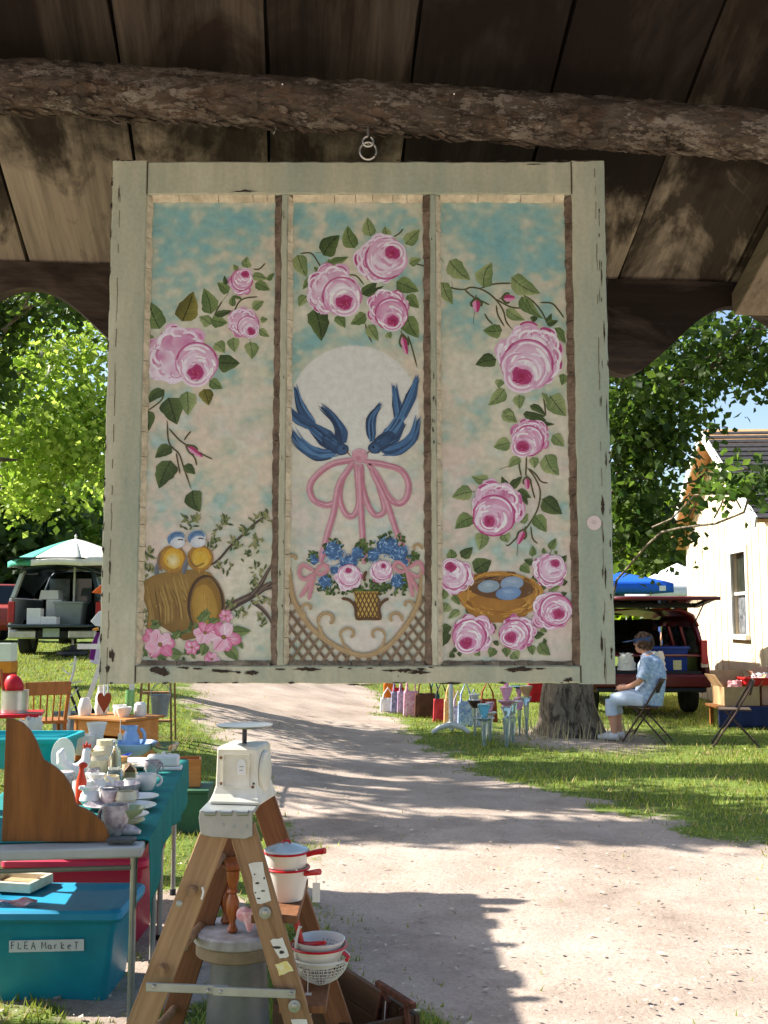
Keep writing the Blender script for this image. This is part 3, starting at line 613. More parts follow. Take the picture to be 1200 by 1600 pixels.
def rose(p, T_, c, r, bc, brd, cc, cr, seed=1, tone=0, label=None, squash=.95):
    """loose cottage rose: ragged outer petals, a round bowl with curled rims, deep centre"""
    R_ = random.Random(seed); br = Brush(p); c = np.array(T_(*c)); bc = np.array(T_(*bc)); cc = np.array(T_(*cc)); r, brd, cr = r / T_.s, brd / T_.s, cr / T_.s
    pale, pk, mid, deep, core = (224, 204, 212), (210, 164, 184), (194, 122, 156), (172, 66, 114), (152, 36, 76)
    if tone: pale, pk, mid = (218, 184, 198), (202, 134, 164), (186, 98, 140)
    br.blob(c[0], c[1], r * .72, r * .68, pk, mid, 0, 18, .12, seed)
    for k in range(11):                                   # back petals
        a = k / 11 * 6.283 * 2 + R_.uniform(-.3, .3); q = c + np.array((math.cos(a), math.sin(a) * squash)) * r * R_.uniform(.5, .66)
        rr = r * R_.uniform(.32, .44); br.blob(q[0], q[1], rr, rr * R_.uniform(.75, 1), pk if R_.random() < .7 else mid, pale if R_.random() < .6 else pk, a, 14, .1, seed * 50 + k)
        for e in range(3):
            a0 = a + R_.uniform(-1.2, -.2); rad = rr * R_.uniform(.55, .95)
            pts = [q + rad * np.array((math.cos(a0 + h_), math.sin(a0 + h_))) for h_ in np.linspace(0, R_.uniform(.8, 1.6), 5)]
            br.stroke(pts, rr * R_.uniform(.10, .22), (pale, (230, 216, 218), mid, deep, (214, 170, 190))[R_.randrange(5)])
    for k in range(9):
        a = R_.uniform(0, 6.28); rad = r * R_.uniform(.45, .8); pts = [c + rad * np.array((math.cos(a + h_), math.sin(a + h_))) for h_ in np.linspace(0, R_.uniform(.4, 1.0), 5)]
        br.stroke(pts, r * R_.uniform(.04, .11), (pale, mid, (228, 212, 216), pk)[R_.randrange(4)])
    for k in range(13):                                   # petal rims and gaps on the outer petals
        a = k / 13 * 6.283 + R_.uniform(-.2, .2); rad = r * R_.uniform(.62, .92); q = c + np.array((math.cos(a), math.sin(a) * squash)) * rad * .62; rr = r * R_.uniform(.22, .34)
        pts = [q + rr * np.array((math.cos(a + h_), math.sin(a + h_))) for h_ in np.linspace(-1.3, 1.2, 8)]; br.stroke(pts, r * R_.uniform(.05, .09), R_.choice([(234, 222, 226), (228, 210, 218), pale]), taper=(.1, .1))
        pts = [q + rr * .72 * np.array((math.cos(a + h_), math.sin(a + h_))) for h_ in np.linspace(-.9, .9, 6)]; br.stroke(pts, r * R_.uniform(.03, .07), R_.choice([mid, pk, (200, 140, 168)]), taper=(.1, .1))
        if k % 2: g_ = c + np.array((math.cos(a + .24), math.sin(a + .24) * squash)) * r * .55; br.stroke([g_, g_ + np.array((math.cos(a + .24), math.sin(a + .24))) * r * .28], [r * .06, r * .015], R_.choice([deep, mid]))
    br.blob(bc[0], bc[1], brd * 1.06, brd * 1.02, mid, deep if tone else mid, 0, 20, .04, seed + 3)
    br.blob(bc[0], bc[1], brd, brd * .96, pale, pk, 0, 20, .04, seed + 4)
    up = math.atan2(*(bc - cc)[::-1]) if np.linalg.norm(bc - cc) > .5 else -1.5
    for k, s_ in enumerate((1.0, .97, .9)):                # dark outer rim on the far side of the bowl
        pts = [bc + brd * s_ * np.array((math.cos(up + h_), math.sin(up + h_))) for h_ in np.linspace(-1.5 + .3 * k, 1.3 - .3 * k, 9)]
        br.stroke(pts, brd * (.10, .07, .09)[k], (deep, mid, (230, 214, 218))[k])
    for k in range(44):                                   # petal rims round the heart
        u = R_.random() ** .8; ctr = bc + (cc - bc) * u; rad = brd * (1 - u) * .92 + cr * 1.15 * u; a = R_.uniform(0, 6.28)
        w1, w2 = R_.uniform(-.16, .16), R_.uniform(0, 6); pts = [ctr + rad * (1 + w1 * math.sin(h_ * 3 + w2)) * np.array((math.cos(a + h_), math.sin(a + h_) * .95)) for h_ in np.linspace(0, R_.uniform(.4, 1.5), 7)]
        cl = R_.choice([pale, (232, 222, 224), (228, 212, 218), pk, (204, 148, 174), (216, 182, 198), (236, 228, 228)])
        br.stroke(pts, brd * R_.uniform(.05, .15), cl, taper=(.15, .1))
    br.blob(cc[0], cc[1], cr * 1.12, cr, mid, pk, 0, 14, .18, seed + 5)
    br.blob(cc[0], cc[1], cr * .9, cr * .82, core, deep, 0, 12, .25, seed + 6)
    for k in range(9):
        a = R_.uniform(0, 6.28); q = cc + cr * R_.uniform(.1, .75) * np.array((math.cos(a), math.sin(a)))
        br.stroke([q, q + cr * .35 * np.array((math.cos(a + 1), math.sin(a + 1)))], cr * .2, R_.choice([(190, 70, 104), (128, 24, 58), (206, 108, 134), (150, 34, 72)]))
    for k in range(3):
        a0 = math.atan2(*(cc - bc)[::-1]) if np.linalg.norm(cc - bc) > .5 else 1.5
        pts = [cc + cr * (1.15 + .22 * k) * np.array((math.cos(a0 + h_), math.sin(a0 + h_) * .9)) for h_ in np.linspace(-1.2, 1.2, 8)]
        br.stroke(pts, cr * .2, [(232, 220, 220), pk, (226, 206, 212)][k])
    return br.out('painted_rose', label)
def bud(p, T_, b, t, w):
    br = Brush(p); b = np.array(T_(*b)); t = np.array(T_(*t)); w = w / T_.s; a = (t - b); l = np.linalg.norm(a); a /= l; n_ = np.array((-a[1], a[0]))
    for s_, c in ((0, (190, 88, 130)), (.22, (212, 142, 170)), (-.2, (168, 56, 100))): br.stroke([b + n_ * w * s_ * .4, (b + t) / 2 + n_ * w * s_, t + n_ * w * s_ * .4], [w * .4, w * (.75 if s_ == 0 else .35), w * .15], c)
    for s_ in (-1, 1): br.stroke([b, b + a * l * .35 + n_ * w * .5 * s_, b + a * l * .62 + n_ * w * .42 * s_], w * .22, (72, 84, 44))
    br.stroke([b - a * l * .15, b + a * l * .25], w * .35, (78, 90, 48)); br.out('painted_bud')
class TF:
    def __init__(s, ox, oy, k): s.ox, s.oy, s.s = ox, oy, k
    def __call__(s, x, y): return (s.ox + x / s.s, s.oy + y / s.s)
A, B, C, D, E_, F_ = TF(150, 230, 3.72), TF(150, 640, 3.636), TF(430, 290, 4.323), TF(430, 650, 3.719), TF(660, 240, 3.81), TF(660, 650, 3.719)
def stems(p, T_, lst, w=5, c=(92, 88, 52), name='painted_stem'):
    for pts in lst: br = Brush(p); br.stroke([T_(*q) for q in pts], w / T_.s, c, tuple(np.array(c) * .75)); br.out(name)
# --- left pane
stems(0, A, [[(735, 890), (700, 950), (668, 1030)], [(770, 850), (735, 890)], [(800, 960), (830, 900), (870, 876), (940, 868)], [(395, 1405), (385, 1460), (350, 1495), (300, 1530)], [(893, 1115), (900, 1150)], [(915, 708), (950, 706), (985, 672)]], 9)
for b, t, w, tn in [((370, 1055), (305, 890), 125, MD), ((500, 1012), (567, 838), 128, OL), ((668, 968), (625, 818), 100, MD), ((665, 1030), (598, 985), 70, LT), ((668, 1000), (765, 1020), 75, MD), ((325, 1130), (275, 1072), 62, MD), ((325, 1168), (213, 1228), 85, OL), ((690, 1140), (748, 1195), 74, LT), ((800, 1105), (808, 1192), 72, LT), ((895, 1130), (905, 1232), 82, LT), ((703, 1252), (836, 1255), 104, DK), ((660, 1355), (736, 1402), 66, MD), ((625, 1405), (655, 1500), 84, OL), ((530, 1418), (535, 1560), 100, LT), ((420, 1455), (470, 1612), 132, DK), ((395, 1410), (292, 1492), 62, DK), ((300, 1528), (306, 1648), 82, DK), ((880, 702), (878, 634), 56, LT), ((818, 716), (797, 680), 36, LT), ((905, 748), (998, 768), 50, LT), ((925, 790), (1012, 830), 62, MD), ((995, 772), (1036, 730), 32, MD), ((770, 845), (703, 785), 60, MD), ((755, 800), (745, 745), 28, DK), ((910, 938), (977, 893), 56, LT), ((955, 1000), (998, 998), 38, LT), ((948, 1058), (1008, 1102), 46, LT), ((792, 925), (800, 858), 42, MD), ((690, 975), (800, 950), 40, DK), ((800, 865), (852, 885), 26, MD)]:
    leaf(0, A, b, t, w, tn)
rose(0, A, (470, 1210), 195, (585, 1255), 118, (580, 1312), 54, 3, label='large pale pink painted rose at the left edge')
rose(0, A, (840, 785), 78, (848, 770), 62, (868, 738), 24, 4, 1); rose(0, A, (850, 1015), 98, (885, 1045), 62, (902, 1070), 27, 5, 0)
stems(0, B, [[(403, 60), (415, 190), (470, 250), (495, 320), (540, 450)], [(412, 105), (470, 170), (520, 205)], [(500, 175), (520, 145), (540, 122)], [(520, 230), (560, 275), (572, 318)], [(580, 240), (620, 262), (662, 282)], [(415, 205), (445, 215)], [(455, 245), (465, 300), (478, 368)]], 8, (86, 76, 48))
for b, t, w, tn in [((430, 215), (335, 275), 72, DK), ((425, 290), (358, 448), 118, DK), ((500, 318), (563, 368), 56, DK), ((550, 458), (590, 582), 104, DK)]: leaf(0, B, b, t, w, tn)
bud(0, B, (508, 200), (605, 270), 44)
def foliage(p, T_, spots, seed, n=16, cols=((94, 104, 62), (120, 124, 80), (70, 84, 50), (142, 140, 92)), name='painted_foliage', l=(22, 42), w=13):
    r = random.Random(seed); br = Brush(p)
    for x, y, rx, ry in spots:
        for k in range(n):
            a = r.uniform(0, 6.28); q = math.sqrt(r.random()); px, py = x + rx * q * math.cos(a), y + ry * q * math.sin(a); d = r.uniform(-2.6, -.4) if r.random() < .6 else r.uniform(0, 6.28); ll = r.uniform(*l)
            br.stroke([T_(px, py), T_(px + ll * .5 * math.cos(d) + 2, py + ll * .5 * math.sin(d)), T_(px + ll * math.cos(d), py + ll * math.sin(d))], [w * .5 / T_.s, w / T_.s, w * .2 / T_.s], r.choice(cols))
    return br.out(name)
stems(0, B, [[(650, 885), (700, 850), (760, 780), (830, 715), (900, 650), (965, 605)]], 13, (84, 70, 60), 'painted_branch')
foliage(0, B, [(690, 720, 45, 50), (730, 640, 22, 25), (660, 760, 30, 40), (850, 690, 35, 30), (930, 630, 40, 25), (960, 600, 20, 15), (840, 810, 75, 45), (910, 760, 40, 30), (720, 900, 55, 30), (790, 770, 30, 30), (520, 650, 60, 35), (560, 625, 20, 15), (290, 820, 35, 45), (290, 910, 35, 35), (270, 975, 18, 30), (280, 1180, 22, 50), (300, 1230, 20, 30)], 5, 13)
br = Brush(0)
for pts, w in (([(735, 1140), (800, 1100), (870, 1065), (940, 1020), (1010, 975)], [52, 40, 26]), ([(870, 1070), (930, 1000), (970, 930), (1020, 845)], [30, 22, 10]), ([(880, 1085), (940, 1130), (985, 1185), (1000, 1225)], [24, 18, 8]), ([(900, 1060), (960, 1020), (1015, 1010)], [24, 14])):
    br.stroke([B(*q) for q in pts], [q / B.s for q in w], (66, 54, 50), (92, 76, 66))
    br.stroke([B(q[0] + 2, q[1] - 4) for q in pts], [q * .22 / B.s for q in w], (122, 106, 92))
br.out('painted_branch')
foliage(0, B, [(920, 930, 40, 55), (950, 1090, 40, 20), (830, 1150, 40, 30), (940, 1210, 14, 40), (760, 1110, 30, 25), (890, 985, 20, 40)], 6, 12)
br = Brush(0)                                              # hollow log
body = [(262, 1010), (285, 968), (330, 940), (420, 918), (520, 910), (600, 912), (650, 928), (690, 980), (714, 1050), (720, 1120), (700, 1190), (640, 1240), (560, 1300), (500, 1312), (420, 1262), (345, 1215), (300, 1150), (272, 1080)]
br.fan(B(480, 1080), [B(*q) for q in body], (146, 116, 62), [(116, 88, 46) if q[1] > 1100 else (134, 104, 54) for q in body])
r_ = random.Random(4)
for k in range(34):
    u = r_.random(); x0 = 275 + 240 * u; y0 = 1000 - 75 * math.sin(u * 1.5); br.stroke([B(x0, y0 + r_.uniform(0, 160)), B(x0 + 20 + 30 * u, y0 + 180 + r_.uniform(-40, 20)), B(x0 + 60 * u + 10, min(1260, y0 + 260))], r_.uniform(3, 11) / B.s, r_.choice([(120, 92, 50), (152, 122, 68), (160, 130, 74), (130, 100, 52), (104, 78, 44)]))
br.blob(*B(612, 1112), 97 / B.s, 165 / B.s, (164, 128, 58), (130, 96, 44), -.12, 24, .03)
br.blob(*B(618, 1120), 70 / B.s, 130 / B.s, (178, 142, 66), (160, 124, 56), -.12, 20, .06)
for k in range(20):
    q = r_.uniform(-60, 60); br.stroke([B(615 + q, 1010 + r_.uniform(0, 60)), B(620 + q, 1200 - r_.uniform(0, 50))], r_.uniform(4, 9) / B.s, r_.choice([(188, 152, 76), (150, 112, 50), (170, 132, 60)]))
ring = [(612 + 97 * math.cos(a) * 1.0 + 12, 1112 + 165 * math.sin(a)) for a in np.linspace(2.4, 6.6, 14)]
br.stroke([B(*q) for q in ring], 16 / B.s, (72, 54, 40)); br.stroke([B(q[0] + 10, q[1] + 8) for q in ring], 6 / B.s, (120, 92, 56)); br.out('painted_log')
for (bx, by, brx, bry, hx, hy, hr, s_) in ((435, 850, 80, 78, 462, 742, 47, 0), (592, 845, 74, 76, 578, 735, 50, 1)):      # the two yellow birds
    br = Brush(0)
    br.stroke([B(bx - 60, by - 10), B(bx - 85, by + 40), B(bx - 95, by + 90)], 26 / B.s, (112, 118, 124), (92, 92, 96))
    br.blob(*B(bx, by), brx / B.s, bry / B.s, (196, 152, 56), (150, 108, 52), 0, 20, .04); br.blob(*B(bx + 6, by - 6), brx * .72 / B.s, bry * .75 / B.s, (206, 164, 58), (198, 150, 52), 0, 18, .06)
    br.blob(*B(bx + 2, by + 8), 42 / B.s, 48 / B.s, (214, 204, 160) if s_ == 0 else (204, 160, 44), (206, 170, 74), 0, 14, .1)
    r_ = random.Random(s_)
    for k in range(24):
        a = r_.uniform(0, 6.28); q = r_.uniform(.3, .95); x0, y0 = bx + brx * q * math.cos(a), by + bry * q * math.sin(a); br.stroke([B(x0, y0), B(x0 + r_.uniform(-8, 8), y0 + 24)], 6 / B.s, r_.choice([(214, 176, 84), (176, 124, 48), (208, 160, 60), (150, 110, 60)]))
    if s_ == 0: br.stroke([B(bx - 70, by - 40), B(bx - 80, by + 20), B(bx - 60, by + 70)], 16 / B.s, (128, 100, 74))
    else: br.stroke([B(bx - 70, by - 30), B(bx - 50, by + 25), B(bx - 20, by + 45), B(bx + 25, by + 25)], 10 / B.s, (128, 96, 54))
    br.blob(*B(hx, hy), hr / B.s, hr / B.s, (206, 206, 206), (184, 186, 188), 0, 16, .05); br.blob(*B(hx + 12, hy + 16), hr * .6 / B.s, hr * .5 / B.s, (212, 210, 206), (204, 204, 204), .1, 14, .06)
    br.stroke([B(hx - 46, hy + 22), B(hx - 44, hy - 8), B(hx - 20, hy - 30), B(hx + 18, hy - 34), B(hx + 40, hy - 12)], [10 / B.s, 26 / B.s, 30 / B.s, 26 / B.s, 12 / B.s], (86, 114, 148), (104, 134, 164)); br.stroke([B(hx - 40, hy - 12), B(hx - 14, hy - 38), B(hx + 26, hy - 36)], 7 / B.s, (66, 92, 122)); br.stroke([B(hx - 36, hy + 2), B(hx - 10, hy - 18), B(hx + 22, hy - 20)], 6 / B.s, (126, 152, 176))
    br.stroke([B(hx + 2, hy - 2), B(hx + 20, hy - 4), B(hx + 34, hy)], 7 / B.s, (52, 50, 54)); br.stroke([B(hx + 40, hy + 2), B(hx + 62, hy + 10)], [14 / B.s, 3 / B.s], (160, 110, 60)); br.out('painted_bird', 'yellow painted bird with %s belly' % ('pale' if s_ == 0 else 'golden'))
foliage(0, B, [(330, 1230, 30, 20), (460, 1280, 40, 20), (550, 1250, 35, 20), (620, 1180, 30, 25), (500, 1390, 40, 15), (590, 1370, 20, 30), (380, 1420, 50, 12), (290, 1370, 25, 20)], 8, 9, ((66, 84, 48), (84, 102, 60), (104, 118, 72)), l=(24, 46), w=20)
for b, t, w in [((770, 1262), (880, 1258), 62), ((740, 1350), (807, 1428), 72), ((795, 1318), (836, 1362), 34), ((415, 1375), (495, 1390), 62), ((590, 1215), (648, 1150), 56), ((620, 1335), (600, 1400), 50), ((700, 1425), (720, 1452), 28), ((445, 1300), (480, 1260), 40), ((300, 1375), (262, 1345), 36), ((640, 1215), (700, 1190), 40)]: leaf(0, B, b, t, w, MD)
def blossom(p, T_, x, y, r, seed, label=None):
    q = random.Random(seed); br = Brush(p)
    for k in range(6):
        a = k * 1.047 + q.uniform(-.25, .25); rr = r * q.uniform(.45, .58); cx, cy = x + r * .55 * math.cos(a), y + r * .5 * math.sin(a)
        br.blob(*T_(cx, cy), rr / T_.s, rr * .8 / T_.s, (214, 150, 170) if q.random() < .6 else (222, 186, 196), (200, 96, 134) if q.random() < .5 else (218, 176, 188), a, 12, .12, seed + k)
        for e in range(3): br.stroke([T_(x + r * .2 * math.cos(a), y + r * .2 * math.sin(a)), T_(x + r * .95 * math.cos(a + q.uniform(-.4, .4)), y + r * .9 * math.sin(a + q.uniform(-.4, .4)))], r * .13 / T_.s, q.choice([(230, 214, 214), (196, 86, 126), (218, 160, 178)]))
    br.blob(*T_(x, y), r * .18 / T_.s, r * .16 / T_.s, (150, 128, 60), (120, 70, 60), 0, 8, .2); br.out('painted_blossom')
for i, (x, y, r) in enumerate([(325, 1295, 55), (365, 1335, 80), (620, 1268, 66), (725, 1292, 88), (738, 1172, 38), (545, 1350, 42), (660, 1418, 44)]): blossom(0, B, x, y, r, 20 + i)
# --- middle pane
stems(1, C, [[(165, 458), (240, 455), (285, 510), (325, 580)], [(275, 452), (330, 450)], [(500, 600), (550, 610), (600, 670)], [(905, 520), (960, 530), (1050, 552)], [(610, 930), (620, 990), (655, 1060)], [(895, 1010), (920, 1080), (960, 1230)], [(800, 345), (840, 320), (865, 290)]], 10)
for b, t, w, tn in [((325, 470), (435, 333), 128, DK), ((535, 422), (488, 268), 106, MD), ((645, 342), (622, 212), 90, LT), ((765, 345), (740, 273), 64, LT), ((880, 395), (977, 292), 92, LT), ((150, 465), (212, 618), 104, LT), ((908, 528), (988, 492), 62, LT), ((818, 648), (972, 712), 110, MD), ((890, 740), (972, 828), 82, MD), ((890, 880), (970, 1028), 122, MD), ((265, 830), (312, 1050), 142, DK), ((405, 885), (472, 962), 72, MD), ((610, 865), (508, 936), 82, MD), ((630, 940), (697, 1048), 82, LT), ((755, 995), (782, 1032), 52, LT), ((215, 745), (160, 818), 70, LT), ((365, 525), (497, 480), 56, MD), ((585, 730), (690, 645), 72, DK), ((600, 740), (735, 675), 44, DK), ((250, 620), (185, 700), 54, MD), ((320, 590), (260, 545), 44, MD), ((330, 560), (365, 490), 44, MD)]:
    leaf(1, C, b, t, w, tn)
rose(1, C, (700, 500), 180, (750, 490), 138, (792, 455), 54, 11, 0, 'uppermost painted rose of the middle pane'); rose(1, C, (385, 705), 190, (450, 748), 128, (468, 790), 62, 12); rose(1, C, (755, 825), 150, (785, 868), 108, (790, 914), 46, 13, 1)
leaf(1, C, (590, 735), (640, 690), 50, DK); bud(1, C, (855, 1000), (890, 1140), 56)
def bird(pane, spec, label):
    br = Brush(pane); d, m_, l_ = (44, 60, 84), (58, 86, 118), (86, 122, 156)
    r = random.Random(len(label))
    for pts, w in spec['shapes']:
        w = [q * 1.08 for q in w]
        br.stroke(pts, w, d, m_, sub=6, taper=(.3, .1)); n = len(pts); p = np.array(pts, float)
        for k in range(9):
            o = np.array((r.uniform(-.3, .3), r.uniform(-.3, .3))) * np.max(w); br.stroke(p + o, np.array(w) * r.uniform(.08, .22), r.choice([m_, l_, d, (70, 104, 140)]), sub=5)
    x, y = spec['head']; bx_, by_ = spec['shapes'][2][0][1]; br.blob((bx_ + x) / 2, (by_ + y) / 2, 22, 12, m_, d, math.atan2(y - by_, x - bx_), 16, .05)
    for k in range(14):
        u_ = r.random(); q0 = np.array((bx_ + (x - bx_) * u_ + r.uniform(-7, 7), by_ + (y - by_) * u_ + r.uniform(-7, 7))); br.stroke([q0, q0 + np.array((bx_ - x, by_ - y)) * .3], 3, r.choice([m_, l_, d, (70, 104, 140)]))
    br.blob(x, y, 11, 9.5, (72, 104, 140), d, 0, 12, .06); br.blob(x + spec['s'] * 1.5, y + 3, 6, 4.5, m_, (66, 92, 122), 0, 10, .1)
    br.stroke([(x + spec['s'] * 8, y + 4), (x + spec['s'] * 15, y + 12)], [7, 1.5], (122, 82, 66)); br.blob(x + spec['s'] * 3, y - 1.5, 1.8, 1.6, (24, 26, 30), (24, 26, 30)); br.out('painted_bluebird', label)
bird(1, dict(s=1, head=(534, 702), shapes=[([(460, 604), (471, 638), (490, 664)], [3, 15, 12]), ([(446, 637), (466, 655), (490, 668)], [9, 15, 12]), ([(484, 664), (508, 684), (530, 702)], [12, 26, 19]), ([(502, 635), (522, 655), (533, 676), (531, 696)], [3, 10, 19, 16]), ([(455, 672), (470, 694), (496, 710), (526, 708)], [3, 14, 20, 11])]), 'left painted bluebird diving towards the ribbon bow')
bird(1, dict(s=-1, head=(586, 700), shapes=[([(615, 602), (620, 632), (624, 664)], [3, 14, 12]), ([(653, 588), (642, 620), (622, 664)], [3, 16, 12]), ([(628, 656), (612, 680), (592, 700)], [14, 27, 18]), ([(595, 631), (580, 656), (581, 690)], [3, 15, 13]), ([(655, 653), (646, 682), (622, 702), (596, 706)], [3, 15, 18, 9])]), 'right painted bluebird diving towards the ribbon bow')
br = Brush(1); rp_, rl_, rd_ = (196, 140, 150), (206, 158, 165), (180, 114, 128)
def ribbon(pts, w, back=False):
    q = [D(*t) for t in pts]; br.stroke(q, w / D.s, rp_, (182, 116, 130), taper=(.7, .6)); br.stroke([(a - 1.2, b_ - 1) for a, b_ in q], w * .3 / D.s, rl_); br.stroke([(a + w * .32 / D.s, b_ + w * .15 / D.s) for a, b_ in q], w * .16 / D.s, rd_)
ribbon([(450, 255), (330, 280), (240, 345), (200, 415), (225, 490), (300, 520), (350, 500)], 36); ribbon([(520, 265), (640, 285), (735, 320), (775, 400), (760, 480), (715, 510), (660, 470), (600, 360), (540, 280)], 36)
ribbon([(455, 270), (390, 370), (375, 480), (410, 570), (455, 580), (485, 510), (480, 380), (470, 280)], 34); ribbon([(500, 280), (505, 400), (545, 530), (590, 580), (635, 545), (610, 430), (560, 300)], 34)
ribbon([(440, 290), (370, 400), (340, 560), (300, 700), (265, 850)], 36); ribbon([(490, 300), (500, 560), (508, 700), (515, 860)], 36); ribbon([(560, 320), (640, 480), (690, 630), (730, 740), (775, 850)], 34)
br.blob(*D(490, 232), 48 / D.s, 42 / D.s, (206, 158, 164), rp_, 0, 16, .08); br.blob(*D(482, 245), 20 / D.s, 18 / D.s, rd_, rp_); br.stroke([D(450, 215), D(485, 195), D(525, 212)], 12 / D.s, rl_); br.out('painted_ribbon_bow')
foliage(1, D, [(330, 760, 60, 40), (520, 750, 40, 40), (680, 720, 80, 40), (220, 825, 35, 30), (800, 825, 30, 25), (340, 1010, 90, 40), (600, 1000, 60, 45), (700, 1000, 60, 50), (300, 980, 40, 40), (430, 1000, 60, 30), (745, 970, 30, 50), (500, 800, 60, 50), (540, 1010, 90, 25), (460, 1015, 50, 25)], 9, 34, ((66, 86, 44), (88, 108, 56), (52, 70, 38)), l=(16, 34), w=15)
br = Brush(1); r_ = random.Random(5)
for x, y, rx, ry, n in [(340, 790, 62, 62, 60), (430, 850, 60, 50, 45), (650, 760, 75, 60, 60), (720, 800, 60, 60, 60), (570, 810, 40, 50, 30), (480, 800, 40, 40, 20), (290, 960, 42, 42, 26), (705, 960, 42, 42, 26), (225, 840, 26, 30, 12), (360, 900, 50, 30, 20), (745, 850, 30, 25, 14)]:
    br.blob(*D(x, y), rx * .85 / D.s, ry * .85 / D.s, (74, 108, 150), (58, 86, 120), 0, 14, .2)
    for k in range(n):
        a = r_.uniform(0, 6.28); q = math.sqrt(r_.random()); x0, y0 = x + rx * q * math.cos(a), y + ry * q * math.sin(a); d = r_.uniform(0, 6.28); br.stroke([D(x0, y0), D(x0 + 18 * math.cos(d), y0 + 18 * math.sin(d))], 15 / D.s, r_.choice([(84, 124, 168), (104, 144, 184), (120, 158, 192), (66, 100, 148), (88, 128, 172), (164, 190, 210)]))
br.out('painted_blue_flowers')
br = Brush(1)
bk = [(455, 1020), (600, 1020), (592, 1090), (618, 1182), (466, 1182), (470, 1090)]
br.fan(D(540, 1100), [D(*q) for q in bk], (198, 166, 92), (178, 142, 66))
for k in range(-2, 7):
    xa0 = 462 + k * 24; x1 = xa0 + 70; br.stroke([D(max(462, xa0), 1025 + max(0, 462 - xa0) * 2.1), D(min(x1, 612), 1178 - max(0, x1 - 612) * 2.1)], 8 / D.s, (92, 66, 38), taper=(1, 1)); xa0 = 600 - k * 24; x1 = xa0 - 70; br.stroke([D(min(606, xa0), 1025 + max(0, xa0 - 606) * 2.1), D(max(x1, 470), 1178 - max(0, 470 - x1) * 2.1)], 8 / D.s, (100, 74, 42), taper=(1, 1))
for q in ([(385, 1060), (430, 1070), (465, 1110), (470, 1180)], [(660, 1060), (625, 1080), (602, 1120), (615, 1180)], [(466, 1180), (540, 1178), (618, 1180)], [(530, 900), (516, 940), (524, 960)]): br.stroke([D(*t) for t in q], 18 / D.s, (104, 74, 48), (82, 58, 40))
br.out('painted_basket')
rose(1, D, (428, 940), 82, (430, 925), 62, (425, 898), 20, 21, 0); rose(1, D, (618, 905), 74, (622, 895), 56, (628, 872), 18, 22, 0)
for sx in (-1, 1):
    br = Brush(1)
    X0, Y0 = (230, 905) if sx < 0 else (765, 890)
    for pts in ([(0, 0), (-70, -40), (-90, 10), (-60, 45), (0, 8)], [(0, 0), (50, -40), (75, -15), (40, 15), (0, 5)], [(0, 10), (-40, 80), (-85, 150)], [(0, 10), (-20, 90), (-35, 165)]): br.stroke([D(X0 + a * (1 if sx < 0 else -1), Y0 + b_) for a, b_ in pts], 24 / D.s, (200, 146, 150), (186, 122, 130))
    br.out('painted_ribbon_bow')
br = Brush(1); tan, tl, td = (172, 144, 104), (190, 166, 128), (142, 114, 80)
def scroll(pts, w=20):
    q = [D(*t) for t in pts]; br.stroke(q, w / D.s, tan, (158, 130, 94)); br.stroke([(a, b_ - .8) for a, b_ in q], w * .22 / D.s, (180, 154, 114))
# lattice in both lower corners, below the scroll
U = [(85, 880), (100, 1040), (150, 1150), (220, 1240), (330, 1325), (450, 1380), (550, 1388), (650, 1340), (720, 1270), (790, 1170), (835, 1060), (850, 900)]
ux = np.array([q[0] for q in U]); uy = np.array([q[1] for q in U])
for k in range(-6, 34):
    for s_ in (1, -1):
        pts = []
        for t in np.linspace(0, 1, 60):
            y_ = 1020 + 420 * t; x_ = (70 + k * 64 - 420 * t * .75) if s_ > 0 else (-260 + k * 64 + 420 * t * .75)
            if 66 < x_ < 872 and y_ > np.interp(x_, ux, uy) + 4 and y_ < 1432: pts.append((x_, y_))
        if len(pts) > 2: br.stroke([D(*pts[0]), D(*pts[-1])], 15 / D.s, (128, 106, 82) if s_ > 0 else (110, 90, 70), taper=(1, 1))
scroll(U, 30)
def spiral(cx, cy, r, a0, turns, w=16):
    pts = [(cx + r * (1 - .75 * t) * math.cos(a0 + turns * t), cy + r * (1 - .75 * t) * math.sin(a0 + turns * t)) for t in np.linspace(0, 1, 16)]; scroll(pts, w)
spiral(190, 1120, 42, 2.6, 4.2); spiral(308, 1190, 62, 2.8, 4.6, 20); spiral(430, 1272, 55, 2.9, 4.6, 15); spiral(588, 1275, 52, .2, -4.4, 15); spiral(690, 1180, 50, .3, -4.4, 18); spiral(770, 1100, 36, .4, -4.2); spiral(108, 830, 30, 2.8, 4.2); spiral(820, 770, 34, .2, -4.2)
scroll([(250, 1210), (280, 1280), (340, 1330)]); scroll([(380, 1270), (400, 1330), (450, 1370)], 14); scroll([(640, 1280), (620, 1340), (560, 1380)], 14); scroll([(165, 1130), (180, 1180), (210, 1225)], 14); br.out('painted_lattice_scroll')
